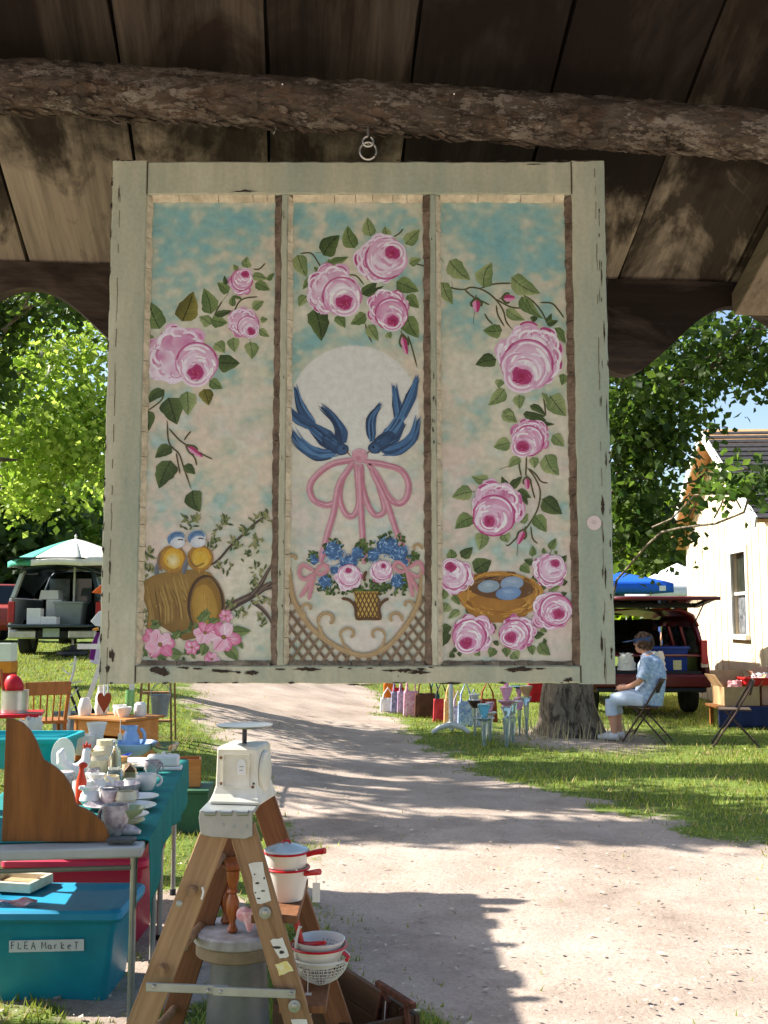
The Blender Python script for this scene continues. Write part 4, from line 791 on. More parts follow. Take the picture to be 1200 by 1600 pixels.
# --- right pane
stems(2, E_, [[(95, 600), (130, 650)], [(75, 700), (110, 770), (180, 800), (250, 808), (290, 795), (360, 810), (430, 860), (480, 930), (500, 1000), (540, 1050)], [(345, 800), (430, 775), (540, 770)], [(250, 808), (300, 850), (360, 880), (400, 900)], [(430, 860), (520, 910), (590, 920)], [(600, 840), (660, 880), (710, 940), (740, 1000)], [(700, 885), (770, 890), (810, 930), (845, 980)], [(180, 800), (175, 760)], [(715, 1420), (728, 1490), (735, 1560)], [(440, 900), (450, 960), (490, 1030)], [(370, 950), (390, 985), (420, 1015)], [(310, 940), (303, 1015)], [(495, 1410), (470, 1430)]], 10)
for b, t, w, tn in [((160, 635), (285, 752), 108, LT), ((120, 765), (182, 898), 84, LT), ((365, 795), (415, 645), 108, LT), ((530, 735), (703, 832), 112, LT), ((590, 850), (660, 960), 70, MD), ((620, 860), (725, 985), 52, MD), ((500, 925), (612, 990), 66, LT), ((475, 1050), (360, 1052), 84, MD), ((440, 1225), (315, 1258), 86, DK), ((490, 1400), (392, 1497), 84, LT), ((580, 1435), (580, 1520), 72, LT), ((470, 1345), (452, 1395), 56, LT), ((760, 1440), (858, 1562), 120, LT), ((840, 1310), (830, 1380), 54, MD), ((480, 1530), (565, 1600), 80, LT), ((740, 1010), (770, 950), 36, DK), ((740, 1015), (810, 992), 40, DK), ((790, 1035), (852, 1130), 66, MD), ((715, 1425), (745, 1495), 34, LT), ((600, 1550), (735, 1560), 54, DK), ((640, 1500), (735, 1560), 44, DK), ((660, 965), (660, 1005), 44, DK)]:
    leaf(2, E_, b, t, w, tn)
bud(2, E_, (320, 855), (325, 945), 62); bud(2, E_, (470, 860), (552, 858), 56)
rose(2, E_, (650, 1200), 212, (625, 1260), 150, (592, 1325), 66, 31, 0, 'largest painted rose of the right pane')
stems(2, F_, [[(560, 240), (565, 300), (575, 350)], [(605, 235), (603, 300), (600, 345)], [(610, 300), (655, 360), (685, 440), (670, 540), (620, 630), (570, 690)], [(620, 305), (660, 340), (690, 380), (730, 390)], [(630, 380), (640, 430), (655, 480)], [(590, 660), (510, 745), (485, 750)], [(630, 640), (640, 710), (670, 742)], [(500, 290), (445, 312)], [(555, 740), (550, 810)], [(690, 480), (720, 500)], [(275, 440), (315, 440)], [(740, 805), (760, 760)], [(635, 860), (640, 800)]], 9)
for b, t, w, tn in [((510, 155), (413, 180), 82, LT), ((758, 110), (825, 178), 72, LT), ((715, 225), (795, 345), 108, LT), ((640, 238), (650, 305), 56, LT), ((570, 245), (500, 300), 56, LT), ((290, 440), (172, 472), 88, LT), ((385, 370), (285, 350), 62, LT), ((295, 590), (190, 655), 90, MD), ((345, 675), (330, 780), 82, LT), ((475, 680), (500, 735), 66, LT), ((700, 480), (812, 570), 104, DK), ((650, 580), (722, 675), 82, MD), ((500, 415), (460, 350), 40, DK), ((510, 415), (580, 350), 50, DK), ((555, 430), (632, 475), 52, DK), ((560, 440), (612, 518), 48, DK), ((570, 620), (615, 565), 50, LT), ((610, 20), (770, 48), 46, DK), ((660, 0), (720, 30), 50, DK), ((530, 10), (475, 0), 50, LT), ((170, 830), (165, 772), 62, MD), ((225, 820), (292, 762), 64, DK), ((300, 900), (402, 840), 110, DK), ((640, 860), (590, 835), 42, DK), ((635, 815), (640, 752), 42, MD), ((740, 775), (778, 710), 46, MD), ((708, 800), (705, 765), 28, MD), ((770, 800), (785, 785), 24, MD), ((810, 850), (838, 808), 36, DK), ((805, 965), (845, 962), 42, DK), ((570, 868), (625, 915), 58, MD), ((640, 930), (680, 965), 52, DK), ((690, 990), (730, 985), 42, DK), ((735, 1025), (805, 985), 52, LT), ((805, 1045), (842, 1028), 30, DK), ((130, 1010), (92, 1070), 68, MD), ((180, 1040), (215, 1100), 48, MD), ((250, 1110), (320, 1145), 54, DK), ((350, 1170), (440, 1145), 68, DK), ((215, 1130), (150, 1180), 46, LT), ((150, 1090), (110, 1140), 60, LT), ((560, 1160), (630, 1120), 46, DK), ((400, 1215), (430, 1240), 36, DK), ((690, 1230), (722, 1258), 46, MD), ((650, 1285), (712, 1268), 44, DK), ((680, 1320), (745, 1390), 72, MD), ((630, 1330), (640, 1390), 48, MD), ((480, 1345), (490, 1402), 52, MD), ((420, 1350), (390, 1402), 56, MD), ((180, 1350), (200, 1370), 44, DK), ((185, 1380), (155, 1402), 40, DK), ((215, 1370), (220, 1400), 28, DK), ((310, 1370), (335, 1395), 40, LT), ((530, 1370), (560, 1412), 70, LT), ((130, 1250), (105, 1350), 100, DK), ((120, 1240), (170, 1225), 60, DK), ((95, 1260), (68, 1235), 42, DK), ((700, 1310), (725, 1310), 32, DK), ((420, 1330), (440, 1305), 40, DK)]:
    leaf(2, F_, b, t, w, tn)
rose(2, F_, (630, 120), 122, (615, 145), 88, (582, 178), 40, 32, 1); rose(2, F_, (430, 530), 165, (415, 580), 118, (390, 612), 40, 33, 1)
bud(2, F_, (605, 350), (612, 425), 44); bud(2, F_, (595, 655), (555, 745), 48)
br = Brush(2); r_ = random.Random(9)                        # the nest
br.blob(*F_(455, 1030), 250 / F_.s, 130 / F_.s, (160, 112, 52), (176, 128, 62), .06, 28, .05); br.blob(*F_(440, 1110), 190 / F_.s, 90 / F_.s, (168, 118, 54), (150, 104, 48), .02, 22, .06)
for k in range(150):
    a = r_.uniform(0, 6.28); q = r_.uniform(.66, 1.0); l = r_.uniform(.15, .5); pts = [(455 + 245 * q * math.cos(a + h_), 1025 + 125 * q * math.sin(a + h_) + (20 if math.sin(a) > 0 else 0)) for h_ in np.linspace(0, l, 5)]
    br.stroke([F_(*t) for t in pts], r_.uniform(5, 14) / F_.s, r_.choice([(188, 138, 66), (140, 94, 42), (112, 74, 40), (200, 152, 78), (168, 116, 50), (176, 124, 52)]))
br.blob(*F_(462, 1000), 185 / F_.s, 68 / F_.s, (92, 64, 44), (104, 72, 46), .05, 24, .06)
for k in range(46):
    a = r_.uniform(3.0, 6.5); pts = [(462 + 180 * math.cos(a + h_), 1000 + r_.uniform(50, 70) * math.sin(a + h_)) for h_ in np.linspace(0, .4, 4)]; br.stroke([F_(*t) for t in pts], 5 / F_.s, r_.choice([(70, 52, 42), (140, 104, 64), (104, 82, 66)]))
br.out('painted_nest')
for i, (x, y, rx, ry, c0, c1) in enumerate([(385, 990, 64, 36, (158, 172, 178), (132, 150, 162)), (520, 972, 68, 40, (150, 166, 182), (132, 150, 172)), (500, 1030, 74, 40, (132, 158, 190), (104, 134, 170))]):
    br = Brush(2); br.blob(*F_(x, y), rx / F_.s, ry / F_.s, c0, c1, -.1, 18, .02)
    for k in range(5): br.stroke([F_(x - rx * .5 + k * 8, y - ry * .4 + k * 6), F_(x + rx * .3 + k * 4, y - ry * .5 + k * 7)], 6 / F_.s, (178, 192, 198) if k < 3 else (112, 138, 168))
    br.out('painted_egg')
for i, (c, r, bc, rb, cc, cr, tn) in enumerate([((190, 935), 112, (180, 920), 84, (165, 878), 34, 0), ((738, 900), 108, (752, 890), 80, (772, 856), 30, 0), ((750, 1135), 122, (775, 1130), 92, (790, 1150), 38, 1), ((300, 1262), 130, (272, 1280), 95, (258, 1318), 42, 1), ((555, 1255), 112, (535, 1270), 84, (512, 1288), 36, 1)]):
    rose(2, F_, c, r, bc, rb, cc, cr, 40 + i, tn)
# price sticker
c = sp(928, 817); MB().lathe([(.0, 0), (.0115, 0), (.0115, .0004), (0, .0004)], (c[0], -.0008, c[2]), 24, rot(R(90))).build('price_sticker', mat('sticker_white', (214, 204, 206), .5, .05), sash, smooth=0)
m = MB(); 
for q in ((-4, 1, 1, -2), (1, -2, 4, 1), (-3, 3, 3, 2.5)): m.tube([(c[0] + q[0] * .001, -.0015, c[2] + q[1] * .001), (c[0] + q[2] * .001, -.0015, c[2] + q[3] * .001)], .00025, 5)
m.build('pencil_mark', mat('pencil', (150, 140, 146), .6), sash, smooth=0)
# ---- hooks
M_WIRE = mat('bright_wire', (200, 200, 196), .3, .1, metal=.9)
ht = P(575, 205, 1.6); hb = P(577, 249, D0)
hk = E('screw_hook', ht, 0, 'bright steel hook with ring holding the top of the painted sash', 'hook')
m = MB(); m.tube([(0, 0, .05), (0, 0, .0), (0, 0, -.008)], .0022, 8); m.build('shank', M_WIRE, hk)
m = MB(); m.tube([(.0085 * math.cos(a), .004, -.0155 + .0085 * math.sin(a)) for a in np.linspace(1.6, 7.3, 18)], .0018, 8); m.build('hook_ring', M_WIRE, hk)
dz = hb[2] - ht[2]
m = MB(); m.tube([(.0135 * math.cos(a), .008, dz + .004 + .0145 * math.sin(a)) for a in np.linspace(-.5, 5.6, 20)], .0019, 8); m.tube([(0, .006, -.02), (.002, .008, dz + .018)], .0014, 6); m.build('ring', M_WIRE, hk)
sh = P(427, 190, 1.6); so = E('cup_hook', sh, 0, 'small empty wire hook in the log, left of the main hook', 'hook')
m = MB(); m.tube([(0, 0, .03), (0, 0, -.004)], .0015, 6); m.tube([(.0, .0, -.004), (.004, .002, -.01), (.0, .003, -.02), (-.003, .003, -.014)], .0014, 6); m.build('wire', M_WIRE, so)
for px, py in ((442, 132), (709, 147)):
    q = P(px, py, 1.548); o = MB().tube([(0, .03, .004), (0, 0, 0), (0, -.008, -.004)], .0014, 6).build('nail', M_WIRE, loc=q)
    T(o, 'shiny nail driven into the log %s' % ('above the left muntin' if px < 600 else 'above the right muntin'), 'nail')

# ------------------------------------------------------------------ trees
M_TRUNK = wood('tree_bark', (72, 62, 52), (156, 142, 122), 'Z', 16, .22, .95, 1.0, stain=(50, 42, 36), stain_lim=.56, stain_scale=7)
M_LEAF = colattr('leaf', .5, transl=.58, spec=.35, var=.25, vscale=3)
def limb(p, q, r0, r1, seed, n=9, wob=.10):
    r = np.random.default_rng(seed); p, q = np.asarray(p, float), np.asarray(q, float); l = np.linalg.norm(q - p); t = np.linspace(0, 1, n)
    pts = p + np.outer(t, q - p); j = np.cumsum((r.random((n, 3)) - .5), 0); j = (j - np.outer(t, j[-1])) * l * wob; pts += j; pts[:, 2] += np.sin(t * math.pi) * l * .06
    return pts, r0 + (r1 - r0) * t ** .8
def tree(name, base, trunk, blobs, nleaf, size, cols, seed, label, twigs=40, group=None, clump=.5, per=34, flare=True, droop=.25):
    """trunk: list of (point, radius); blobs: list of (centre, radii, weight) that the leaf clumps fill"""
    r = np.random.default_rng(seed); root = E(name, base, 0, label, 'tree', group); B0 = np.asarray(base, float)
    tp = np.array([q[0] for q in trunk], float) - B0; tr = np.array([q[1] for q in trunk], float); u = np.linspace(0, 1, len(tp)); uu = np.linspace(0, 1, 26)
    pts = np.stack([np.interp(uu, u, tp[:, k]) for k in range(3)], 1); rad = np.interp(uu, u, tr); pts[:, 0] += np.sin(uu * 5 + seed) * tr[0] * .12 * (uu > .06)
    N, K = len(pts), 30; v = []
    for i in range(N):
        for j in range(K):
            a = 6.283 * j / K; hgt = pts[i][2]; fl = (1 + .75 * math.exp(-max(hgt, 0) / (tr[0] * 1.3)) * (.6 + .4 * math.cos(a * 5 + seed))) if flare else 1
            rr = rad[i] * fl * (1 + .05 * math.sin(a * 9 + hgt * 2) + .06 * (vnoise(a * 3, hgt * 2.2, 1, seed) - .5)); v.append(pts[i] + np.array((math.cos(a) * rr, math.sin(a) * rr, 0)))
    I = np.arange(N * K).reshape(N, K); fast_mesh('trunk', np.array(v), np.stack([I[:-1], np.roll(I[:-1], -1, 1), np.roll(I[1:], -1, 1), I[1:]], -1).reshape(-1, 4), M_TRUNK, parent=root, smooth=True)
    W = np.array([q[2] for q in blobs], float); W /= W.sum(); nc = max(6, int(nleaf / per)); bi = r.choice(len(blobs), nc, p=W)
    d = r.normal(size=(nc, 3)); d /= np.linalg.norm(d, axis=1)[:, None]; rr = r.random(nc) ** (1 / 2.2)
    cen = np.array([blobs[k][0] for k in bi]) + d * rr[:, None] * np.array([blobs[k][1] for k in bi]) - B0
    # limbs and twigs: each limb its own part
    for k, (c, rd, w) in enumerate(blobs):
        c = np.asarray(c) - B0; s_ = pts[int(np.argmin(np.abs(pts[:, 2] - max(c[2] - .35 * np.linalg.norm((c - pts[-1])[:2]), pts[3][2]))))]
        P_, R_ = limb(s_, c, tr[0] * .32 * min(1, .12 + w), .012, seed * 31 + k, 12); m = MB(); m.tube(P_, R_, 8)
        mine = np.where(bi == k)[0][:max(3, int(twigs * w / sum(q[2] for q in blobs)))]
        for q in mine:
            ix = r.integers(4, 12); st = P_[ix]; a_, b2 = limb(st, cen[q], min(.03, max(R_[ix] * .85, .008)), .005, int(seed * 7 + q), 6, .16); m.tube(a_, b2, 5)
        m.build('limb', M_TRUNK, root, smooth=60)
    n = nc * per; ci = np.repeat(np.arange(nc), per)
    cs_ = np.array([min(clump, .55 * max(blobs[k][1])) for k in bi])[ci][:, None]; off = r.normal(size=(n, 3)) * cs_ * np.array((1, 1, .7)); c = cen[ci] + off; c[:, 2] -= droop * np.linalg.norm(off[:, :2], axis=1)
    nrm = r.normal(size=(n, 3)) * .75 + np.array((0, 0, .55)) + off * .25 / max(clump, .01); nrm /= np.linalg.norm(nrm, axis=1)[:, None]
    ax = np.cross(nrm, r.normal(size=(n, 3))); ax /= np.linalg.norm(ax, axis=1)[:, None]; bx = np.cross(nrm, ax)
    s_ = size * (.6 + .7 * r.random(n))[:, None]; wd = s_ * (.30 + .14 * r.random(n))[:, None]
    # leaf of two bent halves: stem end, side, tip, side
    V = np.stack([c - ax * s_ * .5, c + bx * wd - ax * s_ * .05 + nrm * wd * .25, c + ax * s_ * .5, c - bx * wd - ax * s_ * .05 + nrm * wd * .25], 1).reshape(-1, 3)
    i4 = np.arange(n) * 4; F = np.concatenate([np.stack([i4, i4 + 1, i4 + 2], 1), np.stack([i4, i4 + 2, i4 + 3], 1)])
    t = r.random(n)[:, None]; tc_ = r.random(nc)[ci][:, None]; cl = lin(cols[0]) * (1 - t) + lin(cols[1]) * t; cl = cl * (.75 + .5 * tc_)
    fast_mesh('crown', V, F, M_LEAF, np.repeat(cl, 4, 0), root)
    return root
GR = ((66, 88, 30), (124, 142, 54)); DG_ = ((48, 70, 32), (92, 112, 50)); YG = ((104, 132, 52), (172, 188, 98))
# the big tree right of the lane: trunk stands beside the seated person
tb = G(893, 1150); tb[2] -= .05
tree('shade_tree', tb, [(tb, .30), (tb + (.0, 0, 1.6), .285), (tb + (.08, .1, 3.6), .27), (tb + (.25, .3, 6.0), .2), (tb + (.3, .3, 9), .1)],
     [(P(1000, 640, 12.5), (.9, 1.3, .7), .5), (P(1085, 575, 13), (.6, 1.1, .25), .3), (P(990, 740, 12.2), (.5, .9, .7), .5), (P(1030, 690, 12.6), (.4, .9, .4), .35), (P(1160, 510, 11), (1.0, 1.5, .3), .35), (P(1190, 560, 12), (.5, 1.0, .25), .22), (P(995, 830, 12.8), (.35, .7, .4), .25),
      (P(1175, 760, 10.5), (.32, .3, .16), .07), (P(1135, 748, 10.8), (.2, .3, .12), .035), (P(1195, 730, 10.6), (.2, .3, .1), .03), (P(1000, 560, 11.5), (.8, 1.2, .6), .4),
      (tb + (1.0, 0, 8.6), (4.6, 4.2, 2.2), 2.2), (tb + (-3.2, -1, 7.6), (2.4, 3, 1.5), .9)], 15000, .12, DG_, 11, 'large dark-leaved shade tree with thick grey trunk beside the seated person', 70, clump=.24, droop=.12)
# trees behind the stalls on the left
def simple(name, px, d, h, tr, blobs, n, size, cols, seed, label, **kw):
    x = (px - 600) / FPX * d; b0 = np.array((x, d, float(gz(x, d)) - .05))
    return tree(name, b0, [(b0, tr), (b0 + (0, 0, h * .35), tr * .85), (b0 + (.1, 0, h * .7), tr * .55), (b0 + (.1, 0, h * .95), tr * .15)], blobs, n, size, cols, seed, label, **kw)
simple('lawn_tree', -70, 15.5, 9, .26, [(P(75, 550, 14.5), (.9, 1.2, .4), .30), (P(120, 630, 14.5), (.8, 1.1, .35), .36), (P(40, 680, 14), (1.0, 1.1, .35), .46), (P(110, 730, 14.8), (.7, 1.0, .25), .28), (P(30, 765, 14.2), (.5, .8, .15), .14), (P(150, 690, 14.8), (.5, .9, .35), .2), (P(20, 610, 14), (.6, .9, .35), .2), (P(130, 520, 14.5), (.5, .8, .2), .12), (np.array((-5.4, 15.8, 7.4)), (2, .8, .7), .6), (np.array((-3.0, 15.2, 7.4)), (1.8, .8, .6), .5), (np.array((-5.4, 18.5, 8.2)), (2, 1.4, .7), .5)],
       15000, .115, YG, 12, 'sunlit yellow-green tree hanging over the striped umbrella', twigs=80, clump=.26, droop=.12)
simple('dark_tree', -120, 11, 7, .3, [(P(-5, 510, 10.5), (.35, .6, .35), .5), (P(30, 466, 10.5), (.5, .8, .12), .3), (P(110, 458, 10), (.35, .6, .08), .15), (P(-10, 600, 10.5), (.2, .4, .2), .16)], 1700, .11, DG_, 13, 'dark near branches of a tree filling the left arch opening', clump=.2, droop=.12)
simple('field_tree', -640, 11.5, 9, .3, [(np.array((-7.2, 9.75, 6.6)), (2.0, .16, .5), .8), (np.array((-4.4, 9.9, 6.6)), (1.6, .16, .35), .6), (np.array((-7.2, 12.9, 7.0)), (2.4, .35, .6), 1.1), (np.array((-4.6, 12.7, 7.0)), (1.7, .4, .4), .8), (np.array((-8.4, 11.4, 7.6)), (1.2, .3, .4), .3)], 16000, .16, GR, 14, 'tree left of the stalls whose boughs throw bands of shade over the lane', clump=.17, droop=.1)
bgl = ['tall hazy tree behind the parked pickup', 'broad dark tree left of the pickup roof', 'round green tree behind the white tents', 'dense green tree standing behind the blue canopy', 'far tree above the lane hidden behind the sash', 'tall tree far behind the small house', 'far left tree at the edge of the car park', 'far tree between the pickup and the lane']
for i, (px, d, h, w, ycol) in enumerate([(90, 42, 8, 5, YG), (-60, 38, 7, 5, DG_), (1045, 46, 6.5, 3.4, GR), (975, 52, 8.5, 4, GR), (520, 60, 12, 8, GR), (1250, 44, 8, 4, DG_), (10, 55, 9, 6, GR), (260, 48, 9, 5, DG_)]):
    x = (px - 600) / FPX * d; z = float(gz(x, d)); c = np.array((x, d, z + h * .55))
    simple('background_tree', px, d, h, .3, [(c, (w, w * .7, h * .42), 1), (c + (w * .5, -1, -h * .22), (w * .6, 2.5, h * .22), .5), (c + (-w * .5, -1, -h * .22), (w * .6, 2.5, h * .22), .5), (c + (0, 0, h * .3), (w * .5, 2, h * .16), .35)], 7000, .5, ycol, 20 + i, bgl[i], twigs=12, clump=.9, group='trees along the far edge of the field')
for i, (px, d, h, w) in enumerate([(-150, 62, 9, 10), (150, 64, 8.5, 10), (420, 70, 8, 12), (700, 72, 8, 12), (960, 70, 7, 10), (1250, 66, 9, 10)]):
    x = (px - 600) / FPX * d; z = float(gz(x, d)); c = np.array((x, d, z + h * .45))
    simple('hedge_tree', px, d, h, .3, [(c, (w, 4, h * .45), 1), (c + (w * .5, -2, -h * .2), (w * .6, 3, h * .25), .6), (c + (-w * .5, -2, -h * .2), (w * .6, 3, h * .25), .6)], 6000, .6, DG_, 60 + i, ['dark hedge tree at the far left', 'dark hedge tree behind the pickup roof', 'dark hedge tree behind the left half of the sash', 'dark hedge tree behind the right half of the sash', 'dark hedge tree low behind the blue canopy', 'dark hedge tree behind the house roof'][i], twigs=6, clump=1.2, group='dark hedge trees closing the field')
# ------------------------------------------------------------------ the small house
M_WALL = mat('pale_plaster', (222, 202, 170), .8, .07, 3, bump=.15, bscale=40); M_TRIM = mat('white_trim', (216, 216, 208), .5, .06)
M_SHING = mat('dark_shingle', (52, 50, 52), .9, .25, 12, rnd=.2); M_SOFF = mat('soffit_board', (206, 160, 112), .7, .12, 6)
hl = np.array((P(1076, 1000, 21.0)[0], 21.0, 0.0)); hr_ = np.array((P(1210, 1000, 15.5)[0], 15.5, 0.0)); HS = R(31)
hv = hr_ - hl; HW = float(np.linalg.norm(hv[:2])); ang = math.atan2(hv[1], hv[0])
house = E('small_house', (hl[0], hl[1], float(gz(hl[0], hl[1])) - .05), ang, 'small cream house with gabled roof behind the parked van', 'house')
EH = P(1076, 838, 21.0)[2] - hl[2]; AH = EH + HW / 2 * math.tan(HS); HD = 5.0
def hole_wall(m, poly_top, holes, y0, y1):      # gable wall as strips around rectangular holes; poly_top(x) gives the height
    xs = sorted(set([0, HW / 2, HW] + [v for h_ in holes for v in h_[:2]]))
    for a, b_ in zip(xs[:-1], xs[1:]):
        hs = [h_ for h_ in holes if h_[0] <= a + 1e-6 and h_[1] >= b_ - 1e-6]
        zc = [0.0]; 
        for h_ in hs: zc += [h_[2], h_[3]]
        for k in range(0, len(zc), 2):
            lo = zc[k]; hi = zc[k + 1] if k + 1 < len(zc) else None
            if hi is None: m.prism([(a, lo), (b_, lo), (b_, poly_top(b_)), (a, poly_top(a))], y0, y1)
            else: m.prism([(a, lo), (b_, lo), (b_, hi), (a, hi)], y0, y1)
gt_ = lambda x: EH + (HW / 2 - abs(x - HW / 2)) * math.tan(HS)
wx0 = None
def house_local(px, py):                      # pixel -> (x, z) in the gable plane
    r = ray(px, py); n_ = np.array((-math.sin(ang), math.cos(ang), 0)); o = np.array((0, 0, EYE)); b0 = np.array(house.location)
    t = np.dot(b0 - o, n_) / np.dot(r, n_); p = o + r * t - b0; return p[0] * math.cos(ang) + p[1] * math.sin(ang), p[2]
wa, wz1 = house_local(1143, 866); wb_, wz0 = house_local(1170, 992)
m = MB(); hole_wall(m, gt_, [(wa, wb_, wz0, wz1)], 0, .15); m.build('gable_wall', M_WALL, house, smooth=0)
MB().box((.075, HD / 2 + .15, EH / 2), (.15, HD - .3, EH)).build('side_wall', M_WALL, house, smooth=0); MB().box((HW - .075, HD / 2 + .15, EH / 2), (.15, HD - .3, EH)).build('side_wall', M_WALL, house, smooth=0)
m = MB(); hole_wall(m, gt_, [], HD, HD + .15); m.build('gable_wall', M_WALL, house, smooth=0)
for k in range(14):                             # vertical battens on the gable
    xb2 = .2 + k * (HW - .4) / 13
    if wa - .2 < xb2 < wb_ + .2: continue
    MB().box((xb2, -.006, gt_(xb2) / 2 - .02), (.045, .012, gt_(xb2) - .06)).build('wall_batten', M_WALL, house, smooth=0)
win = E('window'); win.parent = house
zm = (wz0 + wz1) / 2
for nm, c, d in (('frame', ((wa + wb_) / 2, .0, wz1 + .05), (wb_ - wa + .2, .06, .1)), ('sill', ((wa + wb_) / 2, -.03, wz0 - .04), (wb_ - wa + .24, .12, .08)), ('frame', (wa - .05, .0, zm), (.1, .06, wz1 - wz0)), ('frame', (wb_ + .05, .0, zm), (.1, .06, wz1 - wz0)), ('meeting_rail', ((wa + wb_) / 2, .05, zm), (wb_ - wa, .05, .05))):
    MB().box(c, d).build(nm, M_TRIM, win, smooth=0)
for z0_, z1_, mt in ((zm + .025, wz1, mat('dark_pane', (44, 48, 40), .1, .3, 5, spec=.6)), (wz0, zm - .025, mat('curtained_pane', (120, 122, 124), .15, .3, 9, spec=.6, c2=(60, 62, 66)))):
    MB().box(((wa + wb_) / 2, .09, (z0_ + z1_) / 2), (wb_ - wa, .02, z1_ - z0_)).build('pane', mt, win, smooth=0)
for s_ in (-1, 1):                             # roof planes in courses of shingles
    OV = .35; sl = HS; Ls = (HW / 2 + OV) / math.cos(sl); ncs = 18
    deck = MB(); e0 = np.array((HW / 2, 0, AH)); dr = np.array((s_ * math.cos(sl), 0, -math.sin(sl))); nr = np.array((s_ * math.sin(sl), 0, math.cos(sl)))
    q = [e0 + nr * .02, e0 + dr * Ls + nr * .02, e0 + dr * Ls + nr * .08, e0 + nr * .08 + np.array((0, 0, .03))]
    deck.add([p + np.array((0, y_, 0)) for y_ in (-.3, HD + .4) for p in q], [(0, 1, 2, 3), (7, 6, 5, 4), (0, 4, 5, 1), (1, 5, 6, 2), (2, 6, 7, 3), (3, 7, 4, 0)]); rf = deck.build('roof_deck', M_SOFF, house, smooth=0)
    for k in range(ncs):
        p0 = e0 + dr * Ls * k / ncs + nr * .085; p1 = e0 + dr * (Ls * (k + 1) / ncs + .03) + nr * .105
        m = MB(); vv = [p + np.array((0, y_, 0)) for y_ in (-.31, HD + .41) for p in (p0, p1, p1 + nr * .012, p0 + nr * .012)]
        m.add(vv, [(0, 1, 2, 3), (7, 6, 5, 4), (0, 4, 5, 1), (1, 5, 6, 2), (2, 6, 7, 3), (3, 7, 4, 0)]); m.build('shingle_course', M_SHING, rf, smooth=0)
    m = MB(); a_, b_ = e0 + nr * .0 + np.array((0, -.315, 0)), e0 + dr * Ls + np.array((0, -.315, 0)); m.beam(a_ + nr * .03, b_ + nr * .03, .03, .17, nr); m.build('bargeboard', M_TRIM, house, smooth=0)

# ------------------------------------------------------------------ vehicles
M_GLASS = mat('car_glass', (36, 44, 46), .05, .1, spec=.7, trans=.55); M_TYRE = mat('tyre', (34, 33, 33), .85); M_RIM = mat('wheel_rim', (150, 150, 152), .35, .1, metal=.7)
M_CHROME = mat('worn_chrome', (178, 178, 174), .3, .1, metal=.85); M_BLACK = mat('black_plastic', (34, 34, 36), .55); M_INT = mat('dark_interior', (40, 36, 34), .9); M_RED = mat('tail_lens', (170, 22, 24), .2, .1, spec=.6)
def wheel(par, x, y, r=.33, w=.2):
    o = E('wheel', (x, y, r)); o.parent = par; MB().lathe([(r * .62, -w / 2), (r * .94, -w / 2), (r, -w * .36), (r, w * .36), (r * .94, w / 2), (r * .62, w / 2), (r * .62, -w / 2)], (0, 0, 0), 26, rot(0, R(90))).build('tyre', M_TYRE, o)
    MB().lathe([(0, -w * .3), (r * .4, -w * .34), (r * .62, -w * .44), (r * .62, w * .44), (r * .4, w * .34), (0, w * .3)], (0, 0, 0), 20, rot(0, R(90))).build('rim', M_RIM, o)
def rear_frame(mb, outer, inner, y0, y1):          # ring between two outlines with equal point counts
    n = len(outer); v = [(x, y0, z) for x, z in outer] + [(x, y0, z) for x, z in inner] + [(x, y1, z) for x, z in outer] + [(x, y1, z) for x, z in inner]; f = []
    for i in range(n):
        j = (i + 1) % n; f += [(i, n + i, n + j, j), (2 * n + i, 2 * n + j, 3 * n + j, 3 * n + i), (i, j, 2 * n + j, 2 * n + i), (n + i, 3 * n + i, 3 * n + j, n + j)]
    mb.add(v, f)
def shell(par, sections, mat_, th=.05, name='body'):
    """open shell lofted along Y through half sections [(y, [(x,z),...])], mirrored, with thickness"""
    m = MB(); prev = None; K = None
    for y, hs in sections:
        ring = [(x, y, z) for x, z in hs] + [(-x, y, z) for x, z in hs[::-1]]; K = len(ring); m.v += [tuple(map(float, q)) for q in ring]
    for i in range(len(sections) - 1):
        for j in range(K - 1): m.f.append((i * K + j, i * K + j + 1, (i + 1) * K + j + 1, (i + 1) * K + j))
    o = m.build(name, mat_, par, smooth=40); q = o.modifiers.new('s', 'SOLIDIFY'); q.thickness = th; q.offset = 0; return o
M_VAN = mat('dark_red_car_paint', (92, 18, 24), .28, .08, 3, spec=.6)
vx = P(1108, 1090, 16.4)[0] - .92
van = E('red_van', (vx, 16.4, 0.0), R(-2), 'dark red van parked with its rear hatch raised behind the seated person', 'van')
lowh = [(.80, .38), (.90, .50), (.92, .72), (.90, .95)]
cab = [(.90, .95), (.87, 1.10), (.80, 1.40), (.72, 1.58), (.55, 1.66), (0, 1.69)]
shell(van, [(.02, lowh), (.6, lowh), (3.0, lowh), (3.9, lowh), (4.4, [(.70, .42), (.80, .5), (.84, .7), (.82, .85)])], M_VAN, .05, 'lower_body')
roofh = [(.80, 1.40), (.72, 1.58), (.55, 1.66), (0, 1.69)]
shell(van, [(.10, roofh), (.5, roofh), (2.4, roofh), (2.9, [(.74, 1.36), (.68, 1.5), (.52, 1.58), (0, 1.6)])], M_VAN, .05, 'roof')
